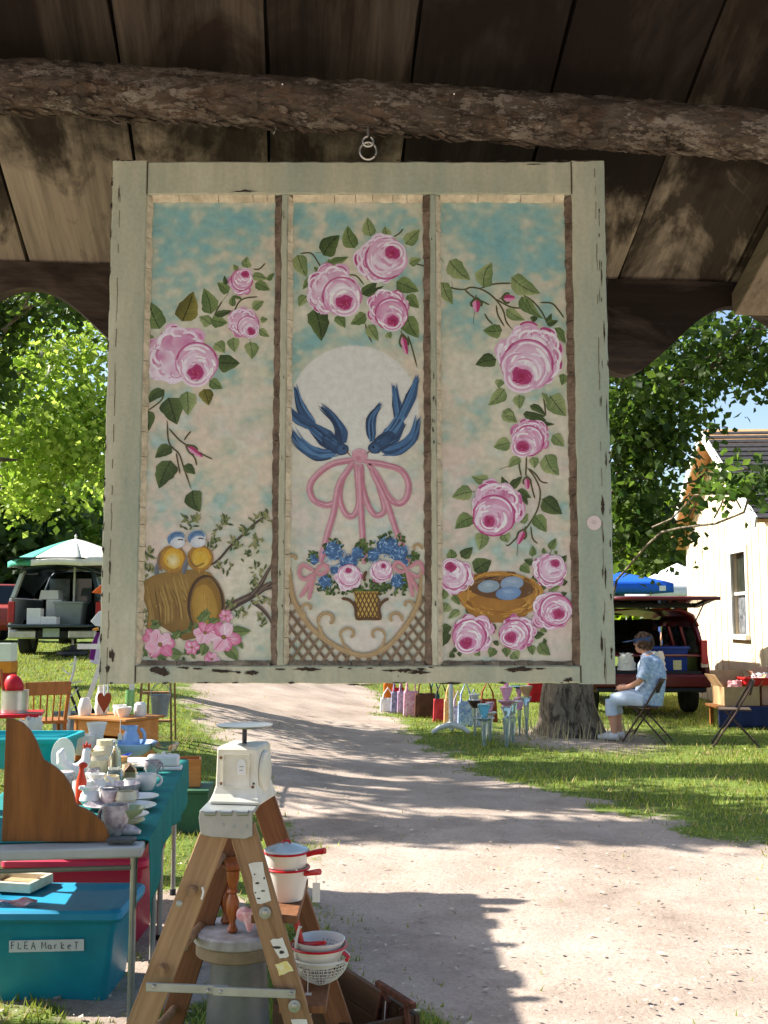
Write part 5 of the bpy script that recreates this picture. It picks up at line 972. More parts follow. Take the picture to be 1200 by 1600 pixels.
for s_ in (-1, 1):                              # pillars and side glass
    for y0, y1, nm in ((.02, .22, 'rear_pillar'), (1.05, 1.13, 'pillar'), (1.9, 2.02, 'pillar')):
        m = MB(); m.add([(s_ * .90, y0, .95), (s_ * .90, y1, .95), (s_ * .80, y1 + .06, 1.42), (s_ * .80, y0 + .1, 1.42), (s_ * .85, y0, .95), (s_ * .85, y1, .95), (s_ * .75, y1 + .06, 1.42), (s_ * .75, y0 + .1, 1.42)], [(0, 1, 2, 3), (7, 6, 5, 4), (0, 4, 5, 1), (1, 5, 6, 2), (2, 6, 7, 3), (3, 7, 4, 0)]); m.build(nm, M_VAN, van, smooth=0)
    for y0, y1 in ((.24, 1.05), (1.13, 1.9), (2.02, 2.8)):
        m = MB(); m.add([(s_ * .88, y0, .96), (s_ * .88, y1, .96), (s_ * .785, y1 + (.05 if y1 < 2.5 else -.15), 1.41), (s_ * .785, y0 + .07, 1.41)], [(0, 1, 2, 3)]); m.build('side_window', M_GLASS, van, smooth=0, solid=.006)
    m = MB(); m.box((s_ * .86, .015, 1.0), (.10, .06, .38)); tl = m.build('tail_light', M_RED, van, smooth=0, bevel=.01); MB().box((s_ * .86, .012, .80), (.11, .05, .07)).build('reverse_lens', mat('amber_white_lens', (214, 196, 170), .2), tl, smooth=0, bevel=.006)
    wheel(van, s_ * .80, .85); wheel(van, s_ * .80, 3.6)
MB().box((0, -.06, .56), (1.84, .16, .20)).build('bumper', M_VAN, van, smooth=0, bevel=.03); MB().box((0, -.055, .42), (1.7, .12, .07)).build('bumper_trim', M_BLACK, van, smooth=0, bevel=.02)
MB().box((0, 1.6, .62), (1.74, 3.0, .05)).build('load_floor', M_INT, van, smooth=0)
MB().box((0, .03, .66), (1.62, .05, .10)).build('sill_plate', M_BLACK, van, smooth=0)
for xx in (-.42, .42):
    o = MB().box((xx, 2.2, 1.0), (.5, .18, .62)).build('seat', M_INT, van, smooth=30, bevel=.05); MB().box((xx, 2.2, 1.42), (.26, .12, .2)).build('headrest', M_INT, o, smooth=30, bevel=.04)
m = MB(); m.add([(.72, 2.45, 1.5), (-.72, 2.45, 1.5), (-.85, 3.2, .98), (.85, 3.2, .98)], [(0, 1, 2, 3)]); m.build('windscreen', M_GLASS, van, smooth=0, solid=.006)
m = MB(); m.grid(lambda u, v: (-.82 + 1.64 * u, 3.15 + 1.2 * v, .97 - .1 * v * v + .03 * math.sin(u * 3.14)), 8, 6); m.build('bonnet', M_VAN, van, smooth=40, solid=.02)
hz = math.radians(4); hatch = E('rear_hatch', (0, .12, 1.70)); hatch.parent = van
MB().box((0, -.10, .02), (1.50, .16, .05)).build('hatch_rim', M_BLACK, hatch, smooth=0, bevel=.01); MB().box((0, -.98, .14), (1.60, .14, .05)).build('hatch_rim', M_BLACK, hatch, smooth=0, bevel=.01)
for s_ in (-1, 1):
    MB().beam((s_ * .75, -.04, .02), (s_ * .79, -1.0, .14), .1, .05).build('hatch_rim', M_BLACK, hatch, smooth=0); MB().tube([(s_ * .72, .02, -.32), (s_ * .76, -.55, .06)], .012, 8).build('gas_strut', M_BLACK, hatch)
m = MB(); m.add([(-.72, -.16, .035), (.72, -.16, .035), (.75, -.93, .13), (-.75, -.93, .13)], [(0, 1, 2, 3)]); m.build('rear_window', M_GLASS, hatch, smooth=0, solid=.006)
m = MB(); m.grid(lambda u, v: (-.78 + 1.56 * u, -1.02 - .34 * v, .14 - .02 * v), 4, 3); m.build('hatch_panel', M_VAN, hatch, smooth=40, solid=.05)
# pickup with a topper on the left
M_NAVY = mat('navy_truck_paint', (44, 58, 68), .3, .1, 3, spec=.6); M_SUNSIDE = mat('sunlit_truck_side', (186, 190, 188), .35, .06, 3, spec=.6)  # second colour puts the sunlight on the truck's left side into its paint
tp_ = G(84, 1027)
truck = E('pickup_truck', tp_, R(3), 'dark pickup with left side coloured as sunlit and open rear topper loaded with bins', 'truck')
TW = .88
for s_ in (-1, 1):
    MB().box((s_ * (TW - .03), 1.1, .82), (.06, 2.2, .62)).build('bed_side', M_SUNSIDE if s_ < 0 else M_NAVY, truck, smooth=0, bevel=.02)
    m = MB(); m.box((s_ * (TW - .05), -.005, .86), (.12, .06, .40)); m.build('tail_light', M_RED, truck, smooth=0, bevel=.012)
    wheel(truck, s_ * .76, .95, .36, .22); wheel(truck, s_ * .76, 4.2, .36, .22)
    m = MB(); m.add([(s_ * (TW - .02), .0, 1.14), (s_ * (TW - .02), .14, 1.14), (s_ * (TW - .18), .2, 1.66), (s_ * (TW - .18), .08, 1.66), (s_ * (TW - .09), .0, 1.14), (s_ * (TW - .09), .14, 1.14), (s_ * (TW - .25), .2, 1.66), (s_ * (TW - .25), .08, 1.66)], [(0, 1, 2, 3), (7, 6, 5, 4), (0, 4, 5, 1), (1, 5, 6, 2), (2, 6, 7, 3), (3, 7, 4, 0)]); m.build('topper_post', M_SUNSIDE if s_ < 0 else M_NAVY, truck, smooth=0)
    m = MB(); m.add([(s_ * (TW - .03), .16, 1.15), (s_ * (TW - .03), 2.1, 1.15), (s_ * (TW - .19), 2.0, 1.64), (s_ * (TW - .19), .22, 1.64)], [(0, 1, 2, 3)]); m.build('topper_window', M_GLASS, truck, smooth=0, solid=.01)
shell(truck, [(.05, [(TW - .17, 1.62), (TW - .26, 1.72), (.3, 1.76), (0, 1.77)]), (2.1, [(TW - .17, 1.62), (TW - .26, 1.72), (.3, 1.76), (0, 1.77)])], M_NAVY, .05, 'topper_roof')
shell(truck, [(2.15, [(TW, .5), (TW, 1.05), (TW - .2, 1.62), (TW - .32, 1.72), (0, 1.74)]), (3.2, [(TW, .5), (TW, 1.05), (TW - .2, 1.62), (TW - .32, 1.72), (0, 1.74)]), (3.9, [(TW, .5), (TW, 1.02), (TW - .02, 1.05), (.4, 1.08), (0, 1.08)]), (5.1, [(TW - .04, .5), (TW - .04, .95), (TW - .1, 1.0), (.4, 1.03), (0, 1.03)])], M_NAVY, .04, 'cab')
for a, b_ in ((-.68, -.26), (-.2, .2), (.26, .68)):
    m = MB(); m.add([(a, 2.13, 1.1), (b_, 2.13, 1.1), (b_, 2.11, 1.58), (a, 2.11, 1.58)], [(0, 1, 2, 3)]); m.build('cab_rear_window', mat('pale_glass', (150, 168, 170), .05, .2, 3, spec=.6), truck, smooth=0, solid=.006)
MB().box((0, 2.12, .85), (1.6, .06, .5)).build('bed_front', M_BLACK, truck, smooth=0); MB().box((0, 1.05, .55), (1.62, 2.1, .06)).build('bed_floor', M_INT, truck, smooth=0)
MB().box((0, -.26, .60), (1.50, .50, .05)).build('tailgate', M_NAVY, truck, smooth=0, bevel=.012)
for a, b_ in ((-.82, -.30), (.30, .82)): MB().box(((a + b_) / 2, -.14, .44), (b_ - a, .14, .17)).build('bumper', M_CHROME, truck, smooth=0, bevel=.03)
MB().box((0, -.11, .44), (.60, .10, .14)).build('bumper_step', M_BLACK, truck, smooth=0, bevel=.01); MB().box((-.02, -.17, .47), (.31, .012, .16)).build('licence_plate', mat('plate', (176, 190, 196), .4, .1, 30), truck, smooth=0)
MB().box((0, 2.5, .42), (1.0, 4.6, .16)).build('chassis', M_BLACK, truck, smooth=0)
m = MB(); m.add([(-.70, .08, 1.78), (.70, .08, 1.78), (.70, -.75, 1.86), (-.70, -.75, 1.86)], [(0, 1, 2, 3)]); m.build('topper_hatch', M_GLASS, truck, smooth=0, solid=.03)
tm = truck.matrix_world.copy(); 
def on_truck(x, y, z): a = truck.rotation_euler.z; return (tp_[0] + x * math.cos(a) - y * math.sin(a), tp_[1] + x * math.sin(a) + y * math.cos(a), tp_[2] + z)
def tub(name, loc, w, d, h, mt, label, cat, lid=None, taper=.86, rz=0, rim=.02, group=None, thick=.006):
    o = E(name, loc, rz, label, cat, group)
    def ring(sx, sy, z, r=.16, n=6):
        out = []; rr = min(sx, sy) * r
        for cx, cy, a0 in ((sx - rr, sy - rr, 0), (-sx + rr, sy - rr, 1.571), (-sx + rr, -sy + rr, 3.142), (sx - rr, -sy + rr, 4.712)):
            out += [(cx + rr * math.cos(a0 + t), cy + rr * math.sin(a0 + t), z) for t in np.linspace(0, 1.571, n)]
        return out
    W_, D_ = w / 2, d / 2; rs = [ring(W_ * taper * .94, D_ * taper * .94, .0), ring(W_ * taper, D_ * taper, .015), ring(W_ * .95, D_ * .95, h * .8), ring(W_ * .97, D_ * .97, h * .82), ring(W_ * .98, D_ * .98, h), ring(W_ + rim * .6, D_ + rim * .6, h), ring(W_ + rim * .6, D_ + rim * .6, h - .025)]
    if not lid: rs = [ring(W_ * taper * .92, D_ * taper * .92, .012)] + [ring(W_ * .97 - thick, D_ * .97 - thick, h)][:0] + rs
    n = len(rs[0]); m = MB(); m.v = [q for r in rs for q in r]; k0 = 0 if lid else 1
    for i in range(k0, len(rs) - 1):
        for j in range(n): m.f.append((i * n + j, i * n + (j + 1) % n, (i + 1) * n + (j + 1) % n, (i + 1) * n + j))
    m.f.append(tuple(k0 * n + q for q in range(n - 1, -1, -1))); ob = m.build('tub_body', mt, o, smooth=50); q = ob.modifiers.new('s', 'SOLIDIFY'); q.thickness = .004; q.offset = -1
    if lid:
        rs = [ring(W_ + rim, D_ + rim, h - .012), ring(W_ + rim, D_ + rim, h + .012), ring(W_ + rim * .5, D_ + rim * .5, h + .022), ring(W_ * .9, D_ * .86, h + .022), ring(W_ * .86, D_ * .8, h + .012), ring(W_ * .4, D_ * .4, h + .014)]
        m = MB(); m.v = [q for r in rs for q in r]
        for i in range(len(rs) - 1):
            for j in range(n): m.f.append((i * n + j, i * n + (j + 1) % n, (i + 1) * n + (j + 1) % n, (i + 1) * n + j))
        m.f += [tuple(range(n - 1, -1, -1)), tuple((len(rs) - 1) * n + q for q in range(n))]; m.build('lid', lid, o, smooth=40)
    return o
M_GREYP = mat('grey_plastic', (140, 148, 146), .5, .06); M_WHITE = mat('white_paperboard', (226, 224, 220), .6, .04); M_CARD = mat('cardboard', (176, 140, 100), .85, .08, 10)
tub('grey_tub', on_truck(.24, .25, .585), .56, .42, .46, M_GREYP, 'grey plastic storage tub on the pickup tailgate', 'tub', M_GREYP)
for x, y, z, s_, lb in ((-.36, -.05, .63, (.26, .2, .30), 'white box with dark oval handle standing at the left of the tailgate'), (-.1, .45, .585, (.30, .3, .52), 'tall white carton deep in the pickup bed'), (-.06, -.1, .63, (.30, .24, .14), 'low white box beside the grey tub')):
    o = MB().box((0, 0, s_[2] / 2), s_).build('carton', M_WHITE, loc=on_truck(x, y, z), smooth=0, bevel=.004); T(o, lb, 'box')
o = MB().box((0, 0, .09), (.34, .26, .18), taper=1.15).build('styrofoam_cooler', M_WHITE, loc=on_truck(-.2, .45, 1.11), smooth=0, bevel=.01); T(o, 'white cooler with sloped sides stacked on a carton in the pickup', 'cooler')
# other parked cars
def car(name, loc, rz, mt, label, L_=4.4, h=1.45):
    o = E(name, loc, rz, label, 'car', 'cars parked along the far left of the field'); W_ = .86
    side = [(-L_ / 2, .45), (-L_ / 2 + .1, .75), (-L_ * .28, .92), (L_ * .38, .95), (L_ / 2 - .05, .85), (L_ / 2, .5), (L_ / 2 - .1, .3), (-L_ / 2 + .1, .3)]
    MB().prism(side, -W_, W_).build('body', mt, o, smooth=0, bevel=.06)
    m = MB(); b0 = [(-L_ * .22, .90), (L_ * .40, .92), (L_ * .28, h), (-L_ * .02, h)]; v = [(x, -W_ + (.03 if z < 1 else .17), z) for x, z in b0] + [(x, W_ - (.03 if z < 1 else .17), z) for x, z in b0]
    m.add(v, [(0, 1, 2, 3), (7, 6, 5, 4), (0, 4, 5, 1), (1, 5, 6, 2), (2, 6, 7, 3), (3, 7, 4, 0)]); m.build('cabin', mt, o, smooth=0, bevel=.04)
    def g(pts): m = MB(); m.add(pts, [(0, 1, 2, 3)]); m.build('window', M_GLASS, o, smooth=0, solid=.01)
    for s_ in (-1, 1):
        y0, y1 = s_ * (W_ - .035), s_ * (W_ - .15); g([(-L_ * .17, y0 + s_ * .012, .98), (L_ * .09, y0 + s_ * .012, .98), (L_ * .09, y1 + s_ * .004, h - .07), (-L_ * .01, y1 + s_ * .004, h - .07)]); g([(L_ * .11, y0 + s_ * .012, .98), (L_ * .34, y0 + s_ * .012, .98), (L_ * .26, y1 + s_ * .004, h - .07), (L_ * .11, y1 + s_ * .004, h - .07)])
        for xx in (-L_ * .32, L_ * .30):
            w_ = E('wheel', (xx, s_ * .78, .31)); w_.parent = o; MB().lathe([(.19, -.1), (.3, -.1), (.31, -.06), (.31, .06), (.3, .1), (.19, .1)], (0, 0, 0), 20, rot(R(90))).build('tyre', M_TYRE, w_); MB().lathe([(0, -.08), (.19, -.09), (.19, .09), (0, .08)], (0, 0, 0), 16, rot(R(90))).build('rim', M_RIM, w_)
        MB().box((L_ / 2 - .06, s_ * .66, .72), (.08, .26, .14)).build('tail_light', M_RED, o, smooth=0, bevel=.01); MB().box((-L_ / 2 + .09, s_ * .6, .62), (.1, .3, .12)).build('headlight', mat('headlamp', (214, 216, 210), .15), o, smooth=0, bevel=.02)
    g([(L_ * .395, -W_ + .12, .96), (L_ * .395, W_ - .12, .96), (L_ * .30, W_ - .24, h - .05), (L_ * .30, -W_ + .24, h - .05)]); g([(-L_ * .215, -W_ + .12, .94), (-L_ * .215, W_ - .12, .94), (-L_ * .035, W_ - .24, h - .05), (-L_ * .035, -W_ + .24, h - .05)])
    MB().box((L_ / 2 - .01, 0, .5), (.08, 1.6, .18)).build('bumper', mt, o, smooth=0, bevel=.03)
    return o
def at_ground(px, d): x = (px - 600) / FPX * d; return (x, d, float(gz(x, d)))
car('parked_car', at_ground(-18, 27), R(-55), mat('dusty_red_paint', (168, 70, 58), .35, .06, spec=.6), 'dusty red car parked left of the pickup')
car('parked_car', at_ground(-10, 34), R(-60), mat('silver_paint', (150, 160, 168), .35, .06, spec=.6), 'silver car parked behind the dusty red car', 4.6, 1.6)
car('parked_car', at_ground(158, 25.5), R(-75), mat('blue_grey_paint', (92, 112, 132), .35, .06, spec=.6), 'blue-grey car parked right of the pickup', 4.5, 1.65)

# ------------------------------------------------------------------ umbrella, tents
M_UW = mat('canvas_white', (226, 222, 208), .8, .04); M_UG = mat('canvas_green', (60, 148, 128), .8, .06)
ub = G(113, 1024); us = 1617 / ub[1]
um = E('patio_umbrella', ub, 0, 'striped white and green patio umbrella on a white pole in front of the pickup', 'umbrella')
zt_ = P(117, 842, ub[1])[2] - ub[2]; ze = P(117, 880, ub[1])[2] - ub[2]; UR = 1.25
MB().tube([(0, 0, .08), (0, 0, zt_ + .03)], .022, 10).build('pole', M_TRIM, um); MB().lathe([(0, zt_ + .03), (.03, zt_ + .05), (0, zt_ + .1)], (0, 0, 0), 10).build('finial', M_TRIM, um)
MB().lathe([(0, 0), (.27, 0), (.30, .03), (.29, .08), (.07, .11), (.05, .2), (0, .2)], (0, 0, 0), 24).build('base', mat('dark_base', (70, 70, 74), .7), um)
for k in range(8):
    a0, a1 = k * math.pi / 4 - math.pi / 8, (k + 1) * math.pi / 4 - math.pi / 8
    def fn(u, v): a = a0 + (a1 - a0) * v; r = UR * u * (1 - .07 * math.sin(math.pi * v)); return (r * math.cos(a), r * math.sin(a), zt_ - (zt_ - ze) * u ** 1.25 * (1 - .05 * math.sin(math.pi * v)))
    mt = M_UG if k == 5 else M_UW
    MB().grid(fn, 8, 6).build('canopy_panel', mt, um, smooth=60, solid=.004)
    MB().grid(lambda u, v: tuple(np.array(fn(1, v)) - np.array((0, 0, .11 * u))), 2, 6).build('valance', mt, um, smooth=60, solid=.004)
    MB().tube([(0, 0, zt_ - .02), (UR * .97 * math.cos(a0), UR * .97 * math.sin(a0), ze - .005)], .008, 6).build('rib', M_TRIM, um)
def tent(loc, w, he, ha, mt, label, rz=0, mark=False):
    o = E('canopy_tent', loc, rz, label, 'tent', 'pop-up tents in the far field'); h_ = w / 2
    cs = [(-h_, -h_), (h_, -h_), (h_, h_), (-h_, h_)]
    for k in range(4):
        a, b_ = np.array(cs[k]), np.array(cs[(k + 1) % 4])
        def fn(u, v): e = a + (b_ - a) * v; q = e * (1 - u); return (q[0], q[1], he + (ha - he) * (u ** .85) - .10 * math.sin(math.pi * v) * (1 - u) * 0)
        MB().grid(fn, 6, 6).build('canopy_panel', mt, o, smooth=60, solid=.01); MB().grid(lambda u, v: (*(a + (b_ - a) * v), he - .28 * u), 2, 8).build('valance', mt, o, smooth=60, solid=.008)
        MB().tube([(a[0] * .98, a[1] * .98, 0), (a[0] * .98, a[1] * .98, he)], .025, 8).build('leg', M_TRIM, o)
    if mark: MB().box((h_ - .35, -h_ - .012, he - .15), (.2, .012, .16)).build('maker_mark', M_WHITE, o, smooth=0)
    return o
tx = P(982, 895, 33)
tent((tx[0], 33 + 1.2, 0), 2.75, P(982, 912, 33)[2], P(982, 894, 34)[2], mat('bright_blue_canvas', (24, 92, 196), .6, .06), 'bright blue pop-up tent behind the van', mark=True)
tx = P(1070, 900, 40); tent((tx[0], 41, 0), 3.4, P(1070, 922, 40)[2], P(1070, 880, 41)[2], mat('white_canvas', (224, 222, 216), .7, .04), 'white pop-up tent between the blue tent and the house')
tx = P(1040, 900, 46); tent((tx[0], 47, 0), 3.2, P(1040, 922, 46)[2], P(1040, 895, 47)[2], mat('white_canvas', (224, 222, 216), .7, .04), 'second white pop-up tent half hidden behind the first')
# ------------------------------------------------------------------ unseen shelter added out of frame on the left, shaped to shade the front stalls
nb_ = E('added_shade_shelter', (-3.9, 5.3, 0), 0, 'unseen plank roof added at the left to shade the table and ladder', 'shelter')
for k in range(10):
    x = -1.03 + k * .24; lo = -1.9; hi = (1.5 if k >= 7 else -.42) + random.uniform(-.05, .05)  # outer planks run longer to stretch the shadow on the ground
    MB().box((x, (lo + hi) / 2, 2.55), (.234, hi - lo, .024)).build('roof_plank', M_PLANK, nb_, smooth=0)
for y, x0_, x1_ in ((-1.7, -1.15, 1.24), (-.6, -1.15, 1.24), (1.3, .54, 1.24)):
    MB().beam((x0_, y, 2.49), (x1_, y, 2.49), .06, .09).build('rafter', M_PLANK, nb_, smooth=0)
    for x in (x0_ + .1, x1_ - .1): MB().box((x, y, 1.22), (.1, .1, 2.44)).build('post', M_DARKWOOD, nb_, smooth=0)

rs_ = random.Random(8)
for y, l, w in ((-1.5, .07, .2), (-.95, .10, .09), (-.7, .05, .16), (-.1, .12, .07), (.15, .05, .22), (.62, .09, .06), (.95, .04, .2), (1.38, .26, .12), (1.22, .13, .1)):      # shakes added along the open edge to make its shadow ragged
    MB().prism([(-.1, -w / 2), (l * .6, -w / 2), (l, -w * .1), (l * .7, w / 2), (-.1, w / 2)], -.006, .006, rot(R(90)), (1.25, y, 2.572)).build('shake', M_PLANK, nb_, smooth=0)
# ------------------------------------------------------------------ front stall: tables, cloth, bins
M_TBL = mat('grey_table_edge', (176, 178, 172), .45, .06); M_STEEL = mat('tube_steel', (168, 168, 162), .35, .1, metal=.6); M_TEAL = mat('teal_cloth', (12, 118, 112), .85, .12, 6, bump=.3, bscale=400)
TZ = .735
tr_ = H(222, 1322, TZ); tf_ = H(290, 1188, TZ); tang = math.atan2(tf_[0] - tr_[0], tf_[1] - tr_[1])     # right edge of the tables
TL = float(np.hypot(tf_[0] - tr_[0], tf_[1] - tr_[1])); TWD = .76
def TP(a, b_, z=0.0):                       # a: across from the right edge to the left, b: along, away from us
    return np.array((tr_[0] - a * math.cos(tang) + b_ * math.sin(tang), tr_[1] + a * math.sin(tang) + b_ * math.cos(tang), z))
l1 = TL * .5
for k, (b0, b1, lb) in enumerate(((0, l1 - .01, 'grey folding table with thin steel legs in the foreground left'), (l1 + .01, TL, 'folding table behind the front one, under the same teal cloth'))):
    o = E('folding_table', TP(TWD / 2, (b0 + b1) / 2, 0), -tang, lb, 'table')
    Lh = (b1 - b0) / 2
    MB().box((0, 0, TZ - .022), (TWD, 2 * Lh, .038)).build('table_top', M_TBL, o, smooth=0, bevel=.008)
    for sx in (-1, 1):
        for sy in (-1, 1):
            g = float(gz(*TP(TWD / 2 - sx * .31, (b0 + b1) / 2 + sy * (Lh - .2))[:2])); lg = MB().tube([(sx * (TWD / 2 - .045), sy * (Lh - .16), g), (sx * (TWD / 2 - .045), sy * (Lh - .16), TZ - .04)], .013, 10).build('leg', M_STEEL, o)
            MB().lathe([(0, g - .004), (.017, g - .004), (.016, g + .03), (0, g + .03)], (sx * (TWD / 2 - .045), sy * (Lh - .16), 0), 10).build('foot_cap', M_BLACK, lg)
    for sy in (-1, 1): MB().tube([(-TWD / 2 + .045, sy * (Lh - .16), TZ - .11), (TWD / 2 - .045, sy * (Lh - .16), TZ - .11)], .009, 8).build('cross_bar', M_STEEL, o); 
    for sx in (-1, 1): MB().tube([(sx * (TWD / 2 - .045), -Lh + .16, TZ - .12), (sx * (TWD / 2 - .045), -Lh + .42, TZ - .045)], .007, 8).build('brace', M_STEEL, o)
cb0 = .10
def cloth(u, v):                             # v along the table, u from left side over the top down the right side
    b_ = cb0 + (TL + .02 - cb0) * v; tot = TWD + .02 + .17; s_ = u * tot
    if s_ <= TWD + .012: return TP(TWD + .006 - s_, b_, TZ + .003)
    h_ = s_ - TWD - .012; w = .008 + .016 * (.5 + .5 * math.sin(b_ * 17 + 1.2 * math.sin(b_ * 5))) * h_ / .17; dl = h_ * (1.0 + .22 * math.sin(b_ * 4 + 1) + (.35 if v < .2 else 0) * (1 - v * 5))
    return TP(-.006 - w, b_, TZ + .003 - dl)
o = MB().grid(cloth, 60, 90).build('teal_tablecloth', M_TEAL, smooth=60, solid=.003); T(o, 'deep teal cloth spread along the stall tables', 'tablecloth')
# scalloped brown board standing at the front edge
bx0 = H(4, 1322, TZ); q_ = P(4, 1134, bx0[1] + .03)
pts = [(2, 1326), (170, 1326), (168, 1312), (160, 1297), (147, 1284), (133, 1275), (122, 1271), (117, 1266), (114, 1252), (108, 1236), (98, 1221), (85, 1209), (72, 1201), (66, 1197), (61, 1184), (55, 1168), (46, 1152), (34, 1140), (20, 1134), (9, 1132)]
yb = tr_[1] + .055; pl = [(P(a, b_, yb)[0], P(a, b_, yb)[2]) for a, b_ in pts]; zmin = min(p[1] for p in pl[:2])
x0_ = pl[0][0]; M_BRN = wood('brown_board', (100, 60, 24), (146, 92, 42), 'Z', 5, .1, .55, .08)
o = MB().prism([(a - x0_, b_ - zmin) for a, b_ in pl], 0, .018).build('scalloped_board', M_BRN, loc=(x0_, yb, TZ + .0035), smooth=0, bevel=.002); T(o, 'brown wooden board with a scalloped edge standing on the front table edge', 'board')
# bins under and behind
def bin_front(px0, px1, pyb, pyt): b0 = G((px0 + px1) / 2, pyb); return b0
M_TUB = mat('turquoise_plastic', (22, 140, 160), .45, .10, 7, spec=.5, bump=.05, bscale=9); M_PINK = mat('raspberry_plastic', (186, 30, 66), .42, .05, 4, spec=.5)
g0 = G(110, 1572); xr_ = P(186, 1480, g0[1])[0]; bw = .60
tb_ = tub('storage_bin', (xr_ - bw / 2 - .01, g0[1] + .20, 0.0), bw, .42, .36, M_TUB, 'turquoise lidded storage bin with a handwritten paper label under the table', 'bin', mat('turquoise_lid', (40, 150, 190), .42, .05, spec=.5), .84)
# paper label with hand lettering on the bin front
lab = E('paper_label', (0, 0, 0)); lab.parent = tb_
fy = -.21 * .955; tilt = math.atan((.21 * .95 - .21 * .84) / .29)
def LBL(x, z): return (x, fy - .004 - (z - .2) * math.tan(tilt) * 1.0 + .006, z)
xc = .07
m = MB(); m.add([LBL(xc - .20, .215), LBL(xc + .10, .222), LBL(xc + .10, .268), LBL(xc - .20, .262)], [(0, 1, 2, 3)]); m.build('label_paper', mat('label_paper', (214, 216, 214), .6, .05), lab, smooth=0, solid=.0008)
GL = {'F': [[(0, 0), (0, 1)], [(0, 1), (.6, 1)], [(0, .55), (.5, .55)]], 'L': [[(0, 1), (0, 0), (.55, 0)]], 'E': [[(.6, 1), (0, 1), (0, 0), (.6, 0)], [(0, .5), (.5, .5)]], 'A': [[(0, 0), (.35, 1), (.7, 0)], [(.12, .4), (.58, .4)]], 'M': [[(0, 0), (.1, 1), (.4, .4), (.7, 1), (.85, 0)]], 'a': [[(.5, .55), (.2, .6), (0, .3), (.2, 0), (.5, .15)], [(.5, .6), (.52, 0)]], 'r': [[(0, .6), (.02, 0)], [(.02, .4), (.2, .6), (.4, .55)]], 'k': [[(0, 1), (0, 0)], [(.45, .65), (0, .3), (.5, 0)]], 'e': [[(0, .35), (.5, .38), (.35, .62), (.05, .5), (.05, .1), (.45, .05)]], 't': [[(.2, 1), (.2, .05), (.4, 0)], [(0, .7), (.45, .72)]], 'T': [[(.3, 1), (.3, 0)], [(0, 1), (.62, .98)]]}
cx = xc - .19
for ch in 'FLEA MarkeT':
    if ch == ' ': cx += .014; continue
    m = MB()
    for st in GL[ch]:
        p3 = [LBL(cx + a * .022 + random.uniform(-.0012, .0012), .229 + b_ * .027 + random.uniform(-.0015, .0015)) for a, b_ in st]; m.tube([(x, y - .0012, z) for x, y, z in p3], .0013, 5)
    cx += .0265; m.build('letter', mat('marker_ink', (34, 36, 48), .6), lab, smooth=0)
g1 = G(200, 1484); xr2 = P(226, 1440, g1[1])[0]
tub('storage_bin', (xr2 - .33, g1[1] + .19, float(gz(xr2, g1[1])) - .01), .64, .42, .40, M_PINK, 'raspberry red lidded storage bin behind the turquoise one', 'bin', mat('raspberry_lid', (208, 48, 84), .42, .05, spec=.5), .86)
fr_ = H(62, 1385, .385); o = E('shadow_frame', (fr_[0] - .1, fr_[1] + .0, .385), R(-12), 'cream picture frame lying on the turquoise bin lid', 'picture frame')
for c, d in (((0, -.085, .02), (.24, .02, .04)), ((0, .085, .02), (.24, .02, .04)), ((-.11, 0, .02), (.02, .15, .04)), ((.11, 0, .02), (.02, .15, .04))): MB().box(c, d).build('frame_side', mat('cream_paint', (212, 204, 180), .6), o, smooth=0, bevel=.003)
MB().box((0, 0, .012), (.2, .15, .012)).build('backing', mat('tan_backing', (182, 150, 112), .8), o, smooth=0)
pk_ = H(45, 1412, .385); o = MB().grid(lambda u, v: ((u - .5) * .15, (v - .5) * .07, .006 + .014 * math.sin(u * 7) * math.sin(v * 5 + 1)), 10, 6).build('crumpled_wrapper', mat('pink_white_paper', (224, 200, 206), .6, .1, 30, c2=(196, 70, 110)), loc=(pk_[0] - .05, pk_[1], .387), smooth=40, solid=.001); T(o, 'pink and white crumpled wrapper on the turquoise bin lid', 'wrapper')
# open turquoise tub standing on the tables, and what is stuffed beside it
ot = H(60, 1200, TZ)
tub('open_tub', (ot[0] - .16, ot[1] + .1, TZ + .004), .62, .40, .16, mat('aqua_plastic', (20, 160, 168), .42, .05, spec=.5), 'open aqua plastic tub on the table behind the brown board', 'tub', None, .9)

# ---- crockery on the tables
M_CH = mat('white_china', (226, 222, 214), .18, .03, 5, spec=.6); M_CR = mat('cream_china', (214, 200, 166), .22, .05, 6, spec=.6); M_BLU = mat('pale_blue_china', (138, 172, 212), .2, .08, 7, spec=.6); M_GRN = mat('sage_china', (150, 164, 120), .25, .08, 9, spec=.5)
M_CG = mat('clear_glass', (236, 244, 242), .03, .01, trans=.96, spec=.5, ior=1.3); M_RB = mat('orange_red_glaze', (206, 60, 26), .3, .1); M_BRG = mat('brown_glaze', (120, 78, 46), .35, .2, 14); M_FLO = mat('flowered_china', (206, 198, 194), .25, .2, 26, spec=.5, c2=(120, 96, 104))
def plate(px, py, r, mt, label, z=0, tilt_=0):
    p = H(px, py, TZ + z); o = E('plate', (p[0], p[1], TZ + .005 + z), random.uniform(0, 3), label, 'plate', 'plates set out on the teal cloth'); pr = [(0, .003), (r * .55, .003), (r * .64, .006), (r * .98, .020), (r, .022), (r * .97, .024), (r * .62, .010), (r * .54, .007), (0, .007)]
    MB().lathe(pr, (0, 0, 0), 30, rot(tilt_)).build('dish', mt, o); MB().lathe([(r * .42, 0), (r * .46, 0), (r * .46, .005), (r * .42, .005)], (0, 0, 0), 24, rot(tilt_)).build('foot_ring', mt, o); return o
